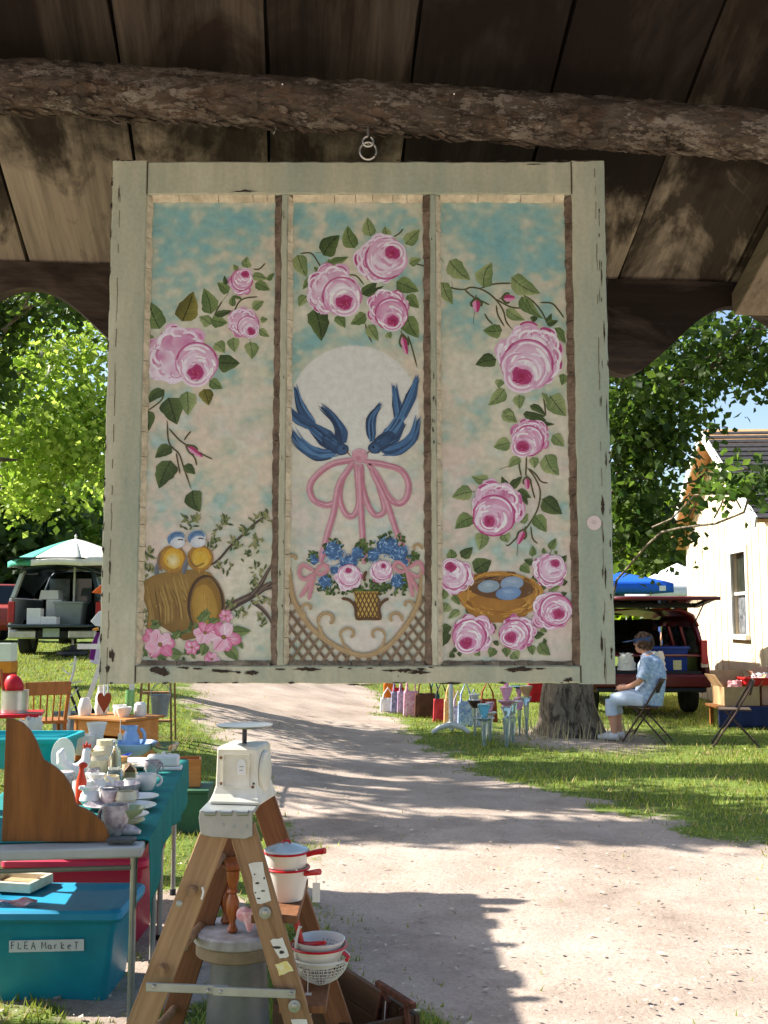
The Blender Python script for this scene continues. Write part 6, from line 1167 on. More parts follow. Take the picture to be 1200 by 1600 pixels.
def bowl(name, px, py, r, h, mt, label, z=0, handles=False, sx=1.0):
    p = H(px, py, TZ + z); o = E(name, (p[0], p[1], TZ + .005 + z), random.uniform(0, .4), label, 'bowl'); pr = [(0, 0), (r * .45, 0), (r * .5, .006), (r * .82, h * .45), (r * .97, h * .9), (r, h), (r * .96, h), (r * .78, h * .48), (r * .45, .014), (0, .012)]
    MB().lathe(pr, (0, 0, 0), 30, sx=sx).build('bowl_body', mt, o)
    if handles:
        for s_ in (-1, 1): MB().tube([(s_ * (r * sx + .02 * math.sin(t)), .02 * math.cos(t), h * .8) for t in np.linspace(0, math.pi, 8)], .005, 7).build('handle', mt, o)
    return o
def cup(px, py, r, h, mt, label, z=0, rz=0, cat='cup', spout=False):
    p = H(px, py, TZ + z); o = E('cup' if not spout else 'pitcher', (p[0], p[1], TZ + .005 + z), rz, label, cat); pr = [(0, 0), (r * .6, 0), (r * .66, .004), (r * .92, h * .4), (r, h * .75), (r * .96, h), (r * .9, h), (r * .9, h * .7), (r * .6, .01), (0, .008)]
    if spout: pr = [(0, 0), (r * .62, 0), (r * .7, .006), (r, h * .3), (r * .85, h * .62), (r * .62, h * .8), (r * .78, h), (r * .72, h), (r * .56, h * .8), (r * .6, .01), (0, .01)]
    MB().lathe(pr, (0, 0, 0), 24).build('body', mt, o); MB().tube([(r * .9 + .55 * r * math.sin(t), 0, h * (.55 - .33 * math.cos(t))) for t in np.linspace(.1, math.pi - .1, 10)], h * .05 + .002, 8).build('handle', mt, o)
    if spout: MB().tube([(-r * .6, 0, h * .92), (-r * 1.05, 0, h * .99)], [r * .3, r * .16], 8).build('spout', mt, o)
    return o
def jar(name, px, py, prof, mt, label, cat, z=0, lid=None):
    p = H(px, py, TZ + z); o = E(name, (p[0], p[1], TZ + .005 + z), 0, label, cat); MB().lathe(prof, (0, 0, 0), 22).build('body', mt, o)
    if lid: MB().lathe([(0, prof[-1][1]), (lid[0], prof[-1][1]), (lid[0], prof[-1][1] + lid[1]), (0, prof[-1][1] + lid[1] * 1.2)], (0, 0, 0), 20).build('lid', lid[2], o)
    return o
plate(205, 1268, .105, M_CH, 'large white oval platter lying in the middle of the teal cloth'); plate(168, 1266, .10, M_FLO, 'flower-edged plate left of the white oval platter')
plate(192, 1292, .085, M_CR, 'cream plate at the bottom of the near stack'); plate(187, 1285, .08, M_GRN, 'sage green plate in the near stack', .018); plate(204, 1282, .07, M_CH, 'small white plate on top of the near stack', .034)
plate(218, 1253, .085, M_CH, 'white saucer plate beside the china cup'); plate(222, 1202, .10, M_CH, 'white plate at the far right of the cloth'); plate(208, 1195, .10, M_CH, 'white plate behind the little house jar')
bowl('china_bowl', 190, 1243, .085, .05, M_FLO, 'flowered shallow bowl behind the platter'); bowl('china_bowl', 195, 1281, .075, .04, M_GRN, 'sage green bowl resting on the near plates', .05)
bowl('wash_basin', 206, 1181, .15, .075, M_BLU, 'pale blue wash basin at the far end of the cloth'); cup(204, 1176, .055, .15, M_BLU, 'tall pale blue pitcher standing in the wash basin', .02, R(10), 'pitcher', True)
bowl('glass_bowl', 257, 1182, .085, .075, M_CG, 'clear glass bowl at the far right corner of the cloth')
cup(228, 1236, .05, .075, M_CH, 'white china sugar pot on the lit cloth', 0, R(20)); cup(238, 1211, .045, .07, M_FLO, 'flower-printed cup beside the white box', 0, R(-20))
o = cup(180, 1306, .05, .11, M_FLO, 'flowered mug at the near end of the cloth', 0, R(160), 'mug')
bx = H(255, 1204, TZ); o = E('butter_dish', (bx[0], bx[1], TZ + .005), R(8), 'white covered butter dish at the far right edge of the cloth', 'dish'); MB().box((0, 0, .01), (.2, .11, .02)).build('tray', M_CH, o, smooth=30, bevel=.008); MB().box((0, 0, .05), (.17, .085, .06)).build('cover', M_CH, o, smooth=30, bevel=.015); MB().lathe([(0, .078), (.008, .08), (.011, .09), (0, .098)], (0, 0, 0), 10).build('knob', M_CH, o)
# salt shaker shaped like a little house, rooster, bottle, tins
hp = H(202, 1222, TZ); o = E('house_shaker', (hp[0], hp[1], TZ + .005), R(15), 'tan little house-shaped shaker on the lit cloth', 'shaker'); MB().prism([(-.025, 0), (.025, 0), (.027, .05), (-.027, .05)], -.025, .025).build('walls', mat('tan_glaze', (176, 152, 108), .4, .2, 30), o, smooth=0, bevel=.004); MB().prism([(-.03, .05), (.03, .05), (0, .085)], -.03, .03).build('roof', M_BRG, o, smooth=0, bevel=.003)
def rooster(px, py, s, label, body=M_CH, comb=M_RB):
    p = H(px, py, TZ); o = E('rooster_figurine', (p[0], p[1], TZ + .005), R(25), label, 'figurine')
    m = MB(); m.ell((0, 0, .06 * s), (.05 * s, .034 * s, .04 * s), 14, 10); m.tube([(.02 * s, 0, .07 * s), (.045 * s, 0, .11 * s), (.045 * s, 0, .145 * s)], [.034 * s, .024 * s, .018 * s], 12); m.ell((.048 * s, 0, .15 * s), (.021 * s, .018 * s, .02 * s)); m.tube([(-.03 * s, 0, .07 * s), (-.065 * s, 0, .11 * s), (-.07 * s, 0, .15 * s), (-.055 * s, 0, .17 * s)], [.03 * s, .026 * s, .02 * s, .006 * s], 10); m.lathe([(.032 * s, 0), (.03 * s, .012 * s), (.014 * s, .03 * s)], (0, 0, 0), 14)
    ob = m.build('bird_body', body, o, smooth=60); q = ob.modifiers.new('r', 'REMESH'); q.mode = 'VOXEL'; q.voxel_size = .005 * s; q.use_smooth_shade = True
    MB().prism([(.03 * s, .165 * s), (.045 * s, .16 * s), (.065 * s, .163 * s), (.064 * s, .185 * s), (.052 * s, .176 * s), (.046 * s, .196 * s), (.038 * s, .178 * s), (.028 * s, .188 * s)], -.005 * s, .005 * s).build('comb', comb, o, smooth=0); MB().lathe([(.007 * s, 0), (0, .018 * s)], (.066 * s, 0, .152 * s), 8, rot(0, R(90))).build('beak', mat('yellow_glaze', (220, 160, 40), .4), o); MB().ell((.06 * s, 0, .128 * s), (.008 * s, .006 * s, .013 * s)).build('wattle', comb, o)
rooster(118, 1228, 1.05, 'white rooster figurine with red comb beside the brown board'); 
p = H(126, 1258, TZ); o = E('red_bottle_stopper', (p[0], p[1], TZ + .005), 0, 'orange-red long-necked bottle next to the scalloped board', 'bottle'); MB().lathe([(0, 0), (.022, 0), (.024, .02), (.022, .10), (.010, .14), (.010, .155)], (0, 0, 0), 16).build('bottle_body', M_RB, o); MB().ell((.006, 0, .165), (.02, .012, .014)).build('stopper', M_RB, o)
p = H(178, 1216, TZ); jar('glass_bottle', 178, 1228, [(0, 0), (.028, 0), (.03, .01), (.03, .13), (.012, .17), (.012, .205), (.015, .206), (.015, .215)], M_CG, 'tall clear glass bottle in the middle of the cloth', 'bottle')
jar('spice_tin', 186, 1214, [(0, 0), (.04, 0), (.04, .075), (.038, .078)], mat('printed_tin', (196, 172, 120), .4, .3, 22, c2=(116, 84, 52)), 'printed tan tin behind the little house shaker', 'tin', lid=(.041, .02, mat('tin_lid', (198, 148, 84), .35, metal=.3)))
jar('cookie_jar', 165, 1205, [(0, 0), (.06, 0), (.075, .04), (.075, .10), (.055, .13)], M_CR, 'cream ribbed cookie jar left of the printed tin', 'jar', lid=(.05, .03, M_CR)); jar('cookie_jar', 148, 1216, [(0, 0), (.055, 0), (.068, .04), (.066, .09), (.05, .11)], M_CR, 'shorter cream jar in front of the cookie jar', 'jar', lid=(.045, .025, M_CR))
jar('stacked_bowls', 128, 1180, [(0, 0), (.05, 0), (.075, .06), (.075, .065), (.065, .065), (.08, .11), (.08, .115)], M_CH, 'stack of white bowls right of the aqua tub', 'bowls'); jar('milk_glass_vase', 150, 1178, [(0, 0), (.045, 0), (.05, .02), (.04, .10), (.055, .16), (.062, .18)], M_CH, 'white milk glass vase behind the cookie jars', 'vase')
for i, (px, py, r, h, lb) in enumerate(((150, 1246, .05, .10, 'large white jug left of the glass bottle'), (140, 1260, .045, .08, 'white jug in front of the rooster'), (165, 1255, .04, .06, 'small white creamer beside the flowered bowl'))): cup(px, py, r, h, M_CH, lb, 0, R(30 * i), 'jug', True)
for i, (px, py, r, lb) in enumerate(((98, 1212, .075, 'upright white oval dish leaning beside the aqua tub'),)):
    p = H(px, py, TZ); o = E('oval_dish', (p[0], p[1], TZ + .005), R(10), lb, 'dish'); MB().lathe([(0, 0), (r * .7, .002), (r, .014), (r * .98, .018), (r * .68, .007), (0, .005)], (0, 0, r * 1.25), 26, rot(R(80)) @ np.diag((.8, 1.25, 1))).build('dish', M_CH, o)
    MB().box((0, .01, .008), (.1, .06, .015)).build('stand', M_BRG, o, smooth=0)
jar('crock', 98, 1236, [(0, 0), (.05, 0), (.055, .02), (.055, .07), (.05, .085)], M_FLO, 'striped flowered crock below the upright oval dish', 'crock')
p = H(190, 1318, TZ); o = MB().box((0, 0, .008), (.1, .05, .016)).build('trinket_tray', mat('dark_tray', (70, 74, 76), .4, .2, 40), loc=(p[0], p[1], TZ + .005), smooth=0, bevel=.004); T(o, 'small dark trinket tray at the near end of the cloth', 'tray')
p = H(196, 1306, TZ); o = E('china_shoe', (p[0], p[1], TZ + .005), R(-15), 'flowered china shoe lying at the near end of the cloth', 'figurine'); m = MB(); m.tube([(-.05, 0, .022), (-.02, 0, .02), (.03, 0, .016), (.06, 0, .012)], [.02, .024, .02, .008], 12); m.build('shoe', M_FLO, o); MB().lathe([(.016, 0), (.014, .022)], (-.045, 0, 0), 10).build('heel', M_FLO, o)
p = H(182, 1196, TZ); o = E('blue_glass_bird', (p[0], p[1], TZ + .005), R(200), 'cobalt blue glass bird in front of the wash basin', 'figurine'); mb_ = mat('cobalt_glass', (36, 66, 176), .1, .1, spec=.7); MB().ell((0, 0, .03), (.04, .024, .028)).build('bird_body', mb_, o); MB().tube([(-.03, 0, .035), (-.08, 0, .06)], [.016, .003], 8).build('tail', mb_, o); MB().ell((.036, 0, .058), (.017, .015, .016)).build('head', mb_, o)
p = H(176, 1250, TZ); o = MB().lathe([(0, 0), (.02, 0), (.028, .012), (.025, .02), (.012, .03), (0, .03)], (0, 0, 0), 16).build('salt_cellar', M_BRG, loc=(p[0], p[1], TZ + .005)); T(o, 'little brown glazed salt cellar beside the white saucer plate', 'salt cellar')
rx = random.Random(12)
NB = [(206, 1181, 'wash basin'), (178, 1228, 'tall glass bottle'), (202, 1222, 'little house shaker'), (165, 1205, 'cookie jar'), (118, 1228, 'rooster figurine'), (205, 1268, 'oval platter'), (190, 1243, 'flowered shallow bowl'), (228, 1236, 'sugar pot'), (150, 1246, 'large white jug'), (128, 1180, 'stacked white bowls'), (238, 1211, 'butter dish')]
used_l = set()
for i in range(60):                                    # more of the crockery crowd, each known by its colour, handle and neighbour
    px, py = rx.uniform(122, 225), rx.uniform(1184, 1264); nbr = min(NB, key=lambda q: (q[0] - px) ** 2 + 4 * (q[1] - py) ** 2)[2]; k_ = rx.randrange(3); hd_ = rx.random() < .5; fl = rx.random() < .5
    lb = 'small %s %s %s the %s' % (('white', 'flowered', 'cream')[k_], 'handled cup' if hd_ else ('open bowl' if fl else 'lidless pot'), 'beside', nbr)
    if lb in used_l or len(used_l) > 17: continue
    used_l.add(lb); p = H(px, py, TZ); r = rx.uniform(.03, .05); h = rx.uniform(.05, .085) if (hd_ or not fl) else rx.uniform(.028, .04)
    o = E('china_piece', (p[0], p[1], TZ + .005), rx.uniform(0, 6), lb, 'crockery', 'small china crowded on the teal cloth'); tp2 = 1.1 if (fl and not hd_) else rx.uniform(.75, 1.0); MB().lathe([(0, 0), (r * .6, 0), (r * .65, .004), (r, h * .5), (r * tp2, h), (r * tp2 * .92, h), (r * .9, h * .5), (r * .5, .012), (0, .01)], (0, 0, 0), 20).build('body', (M_CH, M_FLO, M_CR)[k_], o)
    if hd_: MB().tube([(r * .85 + .5 * r * math.sin(t), 0, h * (.55 - .3 * math.cos(t))) for t in np.linspace(.1, 3.04, 8)], .004, 6).build('handle', (M_CH, M_FLO, M_CR)[k_], o)
# white paper bag and cloth stuffed in behind the board
p = H(42, 1178, TZ); 
def crumple(name, loc, w, h, mt, label, cat, seed):
    r = np.random.default_rng(seed); m = MB(); N, K = 10, 20; v = []
    for i in range(N):
        t = i / (N - 1); 
        for j in range(K): a = 6.283 * j / K; q = w * (1 - .25 * t) * (1 + .28 * (r.random() - .5)) * (.9 + .12 * math.cos(4 * a)); v.append((q * math.cos(a), q * .7 * math.sin(a), h * t + .03 * (r.random() - .5) * t))
    m.v = v; m.f = [(i * K + j, i * K + (j + 1) % K, (i + 1) * K + (j + 1) % K, (i + 1) * K + j) for i in range(N - 1) for j in range(K)] + [tuple(range(K - 1, -1, -1))]
    o = m.build(name, mt, loc=loc, smooth=20, solid=.002); T(o, label, cat); return o
crumple('paper_bag', (p[0], p[1] + .05, TZ + .006), .085, .2, mat('white_bag', (222, 214, 200), .7, .08, 12), 'crumpled white paper bag standing in the aqua tub area', 'bag', 4)

# ------------------------------------------------------------------ things on the lawn behind the table
M_PINE = wood('orange_pine', (176, 104, 48), (212, 146, 84), 'X', 6, .1, .5, .1); M_OAK = wood('brown_oak', (120, 72, 36), (170, 112, 62), 'Z', 8, .1, .5, .12); M_GALV = mat('galvanized', (150, 156, 160), .42, .14, 9, metal=.55); M_ALU = mat('aluminium', (196, 196, 192), .3, .08, metal=.8)
dk_ = G(180, 1212); dtop = P(180, 1118, dk_[1])[2] - dk_[2]
desk = E('small_desk', dk_, R(-28), 'orange pine side table with drawer fronts holding white glassware', 'side table')
MB().box((0, 0, dtop - .012), (.66, .50, .026)).build('top', M_PINE, desk, smooth=0, bevel=.006)
for sx in (-1, 1): MB().box((sx * .28, 0, (dtop - .03) / 2), (.03, .42, dtop - .03)).build('side_panel', M_PINE, desk, smooth=0, bevel=.003)
MB().box((0, .2, (dtop - .03) / 2), (.53, .02, dtop - .03)).build('back_panel', M_PINE, desk, smooth=0); MB().box((0, -.19, dtop - .09), (.53, .02, .12)).build('drawer_front', M_PINE, desk, smooth=0, bevel=.004); MB().box((0, 0, dtop * .55), (.53, .38, .02)).build('shelf', M_PINE, desk, smooth=0); MB().box((0, 0, .1), (.53, .38, .02)).build('shelf', M_PINE, desk, smooth=0)
def on_desk(x, y): a = R(-28); return (dk_[0] + x * math.cos(a) - y * math.sin(a), dk_[1] + x * math.sin(a) + y * math.cos(a), dk_[2] + dtop + .002)
for i, (x, y, prof, mt, lb) in enumerate([(-.2, .02, [(0, 0), (.05, 0), (.06, .05), (.05, .16), (.03, .22), (.04, .25)], M_CH, 'tall white vase at the left of the orange side table'), (-.26, -.12, [(0, 0), (.05, 0), (.062, .06), (.045, .13), (.035, .15)], M_CH, 'squat white vase at the front left of the orange side table'), (.05, -.02, [(0, 0), (.04, 0), (.055, .03), (.06, .09), (.058, .095)], M_CH, 'white cup-shaped bowl in the middle of the orange side table'), (.15, -.08, [(0, 0), (.04, 0), (.06, .04), (.07, .08), (.066, .085)], M_CH, 'white ruffled bowl at the right of the orange side table'), (.22, .05, [(0, 0), (.05, 0), (.055, .06), (.05, .10), (.03, .12)], M_CH, 'white round pot at the far right of the orange side table'), (.02, .14, [(0, 0), (.04, 0), (.042, .2), (.04, .21)], mat('green_glass', (150, 214, 130), .1, trans=.5, spec=.6), 'pale green glass tumbler at the back of the orange side table')]):
    o = MB().lathe(prof + [(prof[-1][0] * .9, prof[-1][1]), (prof[-1][0] * .85, prof[-1][1] * .4), (0, .01)], (0, 0, 0), 20).build('glassware', mt, loc=on_desk(x, y)); T(o, lb, 'vase', 'white glassware on the orange side table')
# price tag hanging on the desk
tg = on_desk(.27, -.25); o = E('price_tag', (tg[0], tg[1], tg[2]), 0, 'white price tag on a string at the corner of the orange side table', 'tag'); MB().tube([(0, 0, 0), (0, -.002, -.12)], .0022, 5).build('string', M_WHITE, o); MB().box((0, -.003, -.16), (.035, .002, .08)).build('card', M_WHITE, o, smooth=0)
# galvanized tub with pan handles, chair, red stool with can
gt2 = G(103, 1158); w_ = 22 / FPX * gt2[1]
o = E('galvanized_tub', gt2, 0, 'galvanized wash tub with dark tool handles beside the oak chair', 'tub'); hT = P(103, 1114, gt2[1])[2] - gt2[2]
MB().lathe([(0, .01), (w_ * .82, .01), (w_ * .84, .03), (w_ * .9, hT * .4), (w_ * .92, hT * .42), (w_ * .91, hT * .46), (w_, hT), (w_ * 1.03, hT + .01), (w_ * .97, hT), (w_ * .8, .04), (0, .03)], (0, 0, 0), 30).build('tub_body', M_GALV, o)
for s_ in (-1, 1): MB().tube([(s_ * (w_ + .02 * math.sin(t)), .05 * math.cos(t), hT * .8) for t in np.linspace(0, math.pi, 9)], .006, 7).build('handle', M_GALV, o)
for i, (a, b_, lb) in enumerate((((110, 1084), (124, 1120), 'black-handled skillet leaning in the galvanized tub'), ((118, 1072), (132, 1110), 'second dark long handle leaning out of the galvanized tub'))):
    pa, pb = P(*a, gt2[1] + .05 * i), P(*b_, gt2[1] + .05 * i + .03); o = E('pan', pb, 0, lb, 'pan'); MB().tube([np.zeros(3), pa - pb], [.012, .014], 8).build('handle', M_BLACK, o); MB().lathe([(0, 0), (.07, .0), (.085, .03), (.08, .03), (.066, .006), (0, .006)], (0.02, .02, -.05), 20, rot(R(50), R(20))).build('pan_body', mat('dark_pan', (60, 62, 66), .4, metal=.6), o)
cg = G(66, 1186); ch = E('oak_chair', cg, R(205), 'brown oak spindle-back chair on the sunny lawn', 'chair'); s_ = 1.0; top = P(62, 1066, cg[1])[2] - cg[2]
MB().box((0, 0, top * .5), (.38, .38, .03)).build('seat', M_OAK, ch, smooth=0, bevel=.008)
for sx in (-1, 1):
    MB().tube([(sx * .16, -.16, 0), (sx * .155, -.155, top * .5)], .018, 8).build('leg', M_OAK, ch); MB().tube([(sx * .17, .16, 0), (sx * .165, .165, top * .5), (sx * .185, .25, top * .97)], .018, 8).build('back_post', M_OAK, ch)
MB().beam((-.2, .25, top * .94), (.2, .25, top * .94), .02, .12).build('crest_rail', M_OAK, ch, smooth=0, bevel=.006)
for k in range(5): MB().tube([(-.11 + k * .055, .175, top * .51), (-.12 + k * .06, .238, top * .9)], .008, 7).build('spindle', M_OAK, ch)
for z in (.12, .2): MB().tube([(-.16, -.155, top * z * 1.3), (.16, -.155, top * z * 1.3)], .01, 7).build('stretcher', M_OAK, ch)
st = G(12, 1232); stz = P(12, 1113, st[1])[2] - st[2]; o = E('red_stool', st, R(15), 'red-topped stool carrying a big aluminium can', 'stool'); M_RD = mat('red_paint', (196, 24, 40), .4, .08)
MB().box((0, 0, stz - .015), (.50, .40, .03)).build('seat', M_RD, o, smooth=0, bevel=.008)
for sx in (-1, 1):
    for sy in (-1, 1): MB().beam((sx * .21, sy * .16, 0), (sx * .17, sy * .12, stz - .03), .035, .035, (0, 1, 0)).build('leg', mat('dark_leg', (44, 46, 44), .6), o, smooth=0)
cw = 20 / FPX * st[1]; c0 = (P(24, 1113, st[1])[0], st[1] - .02, st[2] + stz + .002)
chh = P(24, 1078, st[1])[2] - c0[2]; o = E('aluminium_can', c0, 0, 'large ribbed aluminium can on the red stool', 'can'); pr = [(0, 0), (cw, 0)] + [(cw * (1 + .02 * (k % 2)), chh * (.1 + .8 * k / 12)) for k in range(13)] + [(cw * 1.03, chh), (cw * .97, chh), (cw * .95, .02), (0, .015)]; MB().lathe(pr, (0, 0, 0), 28).build('can_body', M_ALU, o)
o = E('red_ball', (c0[0] - .03, c0[1], c0[2] + chh * .9), 0, 'red rubber paddle ball poking out of the aluminium can', 'paddle'); MB().ell((.02, 0, .05), (.075, .06, .095), m=rot(0, R(-20))).build('ball', M_RD, o); MB().tube([(-.05, .02, -.1), (-.1, .02, .18)], .012, 8).build('handle', M_OAK, o)
# carton stack at the left frame edge
cs = G(8, 1075); 
for z, s_, mt, lb in ((0, (.34, .3, .22), mat('red_carton', (176, 40, 40), .7), 'red carton at the bottom of the stack by the left frame edge'), (.222, (.36, .3, .16), mat('orange_carton', (214, 132, 40), .7), 'orange carton in the middle of the stack by the left frame edge'), (.384, (.34, .28, .26), M_WHITE, 'white carton on top of the stack by the left frame edge')):
    o = MB().box((0, 0, s_[2] / 2), s_).build('carton', mt, loc=(cs[0] - .06, cs[1], cs[2] + z), smooth=0, bevel=.004); T(o, lb, 'box', 'cartons stacked by the left frame edge')
# white branch stand and white easel
wb = G(104, 1168); o = E('white_branch', wb, 0, 'whitewashed branch stand rising from the lawn', 'branch'); ht_ = P(112, 1025, wb[1])[2] - wb[2]
MB().tube([(0, 0, 0), (.015, 0, ht_ * .35), (-.005, 0, ht_ * .6), (.05, 0, ht_ * .85), (.06, 0, ht_)], [.02, .017, .014, .014, .008], 8).build('stem', M_TRIM, o)
for k, (z, dx, dz) in enumerate(((.55, .09, .09), (.7, .13, .02), (.8, -.07, .06), (.9, .08, .06), (.4, .07, .06))): MB().tube([(.01, 0, ht_ * z), (dx * .6, .02, ht_ * z + dz * .4), (dx, .03, ht_ * z + dz)], [.009, .007, .004], 6).build('twig', M_TRIM, o)
ea = E('white_easel', G(150, 1180), 0, 'white folding easel behind the orange side table, half hidden by the sash', 'easel'); e0 = np.array(ea.location); dE = e0[1]
for a, b_ in (((131, 1112), (160, 1030)), ((208, 1160), (205, 1040))):
    pa, pb = P(*a, dE) - e0, P(*b_, dE) - e0; t = (0 - pa[2]) / (pb[2] - pa[2]); pa = pa + (pb - pa) * t; MB().beam(pa, pb + (pb - pa) * .25, .045, .02, (0, 1, 0)).build('leg', M_TRIM, ea, smooth=0)
zz = P(180, 1010, dE)[2] - e0[2]; MB().box((.05, -.02, zz), (.5, .03, .05)).build('ledge', M_TRIM, ea, smooth=0)
wd = 11.5; w0 = P(168, 1170, wd); o = E('wind_streamer', (w0[0], wd, float(gz(w0[0], wd))), 0, 'garden streamer with orange pennant and white cloth at the sash corner', 'streamer'); wq = lambda a, b_: P(a, b_, wd) - np.array(o.location)
MB().tube([wq(168, 1180) * (1, 1, 0), wq(168, 900)], .012, 8).build('pole', M_TRIM, o)
for nm, pts, mt in (('pennant', [(144, 926), (158, 914), (168, 912), (168, 930)], mat('orange_nylon', (226, 104, 34), .7)), ('white_bell', [(142, 971), (154, 956), (168, 950), (168, 980), (150, 978)], M_WHITE), ('gold_band', [(145, 983), (154, 980), (154, 985), (146, 986)], mat('gold_cloth', (214, 150, 60), .7)), ('purple_cloth', [(140, 1030), (144, 1005), (152, 988), (156, 990), (148, 1032)], mat('purple_cloth', (110, 30, 110), .8)), ('white_cloth', [(141, 1034), (149, 1005), (158, 990), (168, 990), (168, 1040), (150, 1038)], mat('pale_pink_cloth', (222, 208, 220), .8))):
    q = [wq(*t) for t in pts]; MB().prism([(t[0], t[2]) for t in q], q[0][1] - .01 - .012 * len(nm) / 10, q[0][1] + .01).build(nm, mt, o, smooth=0, bevel=.004)
# wooden stepladder with bucket
sl_ = G(250, 1168); o = E('old_stepladder', sl_, R(10), 'small old wooden stepladder on the lawn behind the stall', 'ladder'); M_LW = wood('ladder_wood', (120, 84, 52), (186, 142, 98), 'Z', 9, .08, .7, .2)
for sx in (-1, 1):
    MB().beam((sx * .17 - .05, -.18, 0), (sx * .13 - .05, .0, 1.0), .02, .06, (0, 1, 0)).build('rail', M_LW, o, smooth=0); MB().beam((sx * .15 + .0, .3, .0), (sx * .12, .03, 1.0), .02, .045, (0, 1, 0)).build('back_leg', M_LW, o, smooth=0)
for z in (.28, .56, .84): MB().box((-.05, -.17 + z * .17, z), (.32, .11, .02)).build('step', M_LW, o, smooth=0)
MB().box((0, .01, 1.01), (.36, .18, .025)).build('top_step', M_LW, o, smooth=0)
bp_ = P(250, 1120, sl_[1] - .25); br_ = 15 / FPX * sl_[1]; o = E('zinc_bucket', bp_, 0, 'zinc bucket hung on the old stepladder', 'bucket'); bh = P(250, 1086, sl_[1] - .25)[2] - bp_[2]
MB().lathe([(0, 0), (br_ * .72, 0), (br_ * .74, .01), (br_, bh), (br_ * 1.05, bh + .004), (br_ * .96, bh), (br_ * .7, .02), (0, .015)], (0, 0, 0), 24).build('bucket_body', M_GALV, o); MB().tube([(br_ * math.cos(t), 0, bh - .01 + .13 * math.sin(t)) for t in np.linspace(0, math.pi, 14)], .004, 6).build('bail_handle', M_GALV, o)
# green chest with orange crate behind the table
gb2 = G(284, 1302); gw = 32 / FPX * gb2[1]; gh = P(284, 1240, gb2[1])[2] - gb2[2]
o = E('green_chest', gb2 + (0, .2, 0), R(4), 'dark green wooden chest on the grass behind the tables', 'chest'); MB().box((-.02, 0, gh / 2), (gw * 2.5, .4, gh)).build('chest_body', mat('green_paint', (56, 96, 68), .6, .12, 6), o, smooth=0, bevel=.006); MB().box((-.02, 0, gh + .011), (gw * 2.56, .42, .02)).build('lid', mat('green_paint', (56, 96, 68), .6), o, smooth=0, bevel=.004)
o = E('orange_crate', gb2 + (-.02, .22, gh + .023), R(10), 'orange-brown wooden crate on the green chest', 'crate'); oh = P(284, 1196, gb2[1])[2] - gb2[2] - gh
for c, d in (((0, -.09, oh / 2), (.2, .014, oh)), ((0, .09, oh / 2), (.2, .014, oh)), ((-.1, 0, oh / 2), (.014, .17, oh * .96)), ((.1, 0, oh / 2), (.014, .17, oh * .96)), ((0, 0, .008), (.18, .16, .014))): MB().box(c, d).build('crate_panel', M_PINE, o, smooth=0, bevel=.002)
# wooden heart ornament on a white cord below the sash corner
HD_ = min(dE - .07, dk_[1] - .36); hp = P(163, 1092, HD_); o = E('heart_ornament', hp, 0, 'rust-red wooden heart hanging on a white cord from the white easel', 'ornament'); hs_ = 10.5 / FPX * HD_
poly = [(hs_ * (1.02 * math.sin(t) ** 3), hs_ * (.95 * math.cos(t) - .42 * math.cos(2 * t) - .14 * math.cos(3 * t) - .05 * math.cos(4 * t)) * 1.45 - .02) for t in np.linspace(0, 2 * math.pi, 36, endpoint=False)]
MB().prism(poly, -.008, .008).build('heart', mat('rust_wood', (166, 68, 34), .6, .1, 12), o, smooth=0, bevel=.003); MB().tube([(0, -.012, .03), (0, -.012, hs_ * 1.0), (0, 0, e0[2] + zz - hp[2])], .007, 6).build('cord', M_WHITE, o)
MB().tube([(hp[0] - e0[0], HD_ - e0[1] - .02, zz + .01), (hp[0] - e0[0], 0, zz + .01)], .012, 8).build('arm', M_TRIM, ea)
# ------------------------------------------------------------------ foreground stepladder and what stands on it
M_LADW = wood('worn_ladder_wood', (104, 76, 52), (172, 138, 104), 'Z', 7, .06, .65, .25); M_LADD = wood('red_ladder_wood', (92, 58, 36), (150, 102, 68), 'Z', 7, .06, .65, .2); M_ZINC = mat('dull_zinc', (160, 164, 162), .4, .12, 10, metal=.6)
LN, LF = 3.0, 3.38
lad = E('wooden_stepladder', (P(370, 1270, LN)[0], LN, 0), 0, 'old wooden stepladder with metal hinge and spreader in front of the stall', 'ladder'); l0 = np.array(lad.location)
def rail(a, b_, d, mt, w=.078, top=0.0):
    pa, pb = P(*a, d) - l0, P(*b_, d) - l0; t = pa[2] / (pa[2] - pb[2]); pb = pa + (pb - pa) * t; pa2 = pa + (pa - pb) / np.linalg.norm(pa - pb) * top
    o = MB().beam((0, 0, 0), (0, 0, float(np.linalg.norm(pa2 - pb))), w, .024, (0, 1, 0)).build('rail', mt, lad, smooth=0, bevel=.003); o.location = pb; dv = Vector(pa2 - pb); o.rotation_euler = (0, math.atan2(dv.x, dv.z), 0); return pa, pb
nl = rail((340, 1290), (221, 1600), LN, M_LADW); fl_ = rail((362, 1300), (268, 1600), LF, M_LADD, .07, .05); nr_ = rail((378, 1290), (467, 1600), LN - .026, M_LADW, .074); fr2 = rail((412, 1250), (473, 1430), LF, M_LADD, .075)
def on_rail(rl, z): a, b_ = rl; t = (a[2] - z) / (a[2] - b_[2]); return a + (b_ - a) * t
for z in (.79, .58, .33):                                # dowel rungs on the left frame
    p, q = on_rail(nl, z), on_rail(fl_, z + .005); MB().tube([p + (0.0, -.045, 0), q + (0, .02, 0)], .0135, 12).build('dowel_rung', M_LADW, lad)
for z in (.725, .485, .235):                              # treads on the right frame
    p, q = on_rail(nr_, z), on_rail(fr2, z); MB().box(((p[0] + q[0]) / 2 + .005, (p[1] + q[1]) / 2, z - .011), (.13, abs(q[1] - p[1]) + .0, .022)).build('tread', M_LADD, lad, smooth=0, bevel=.003)
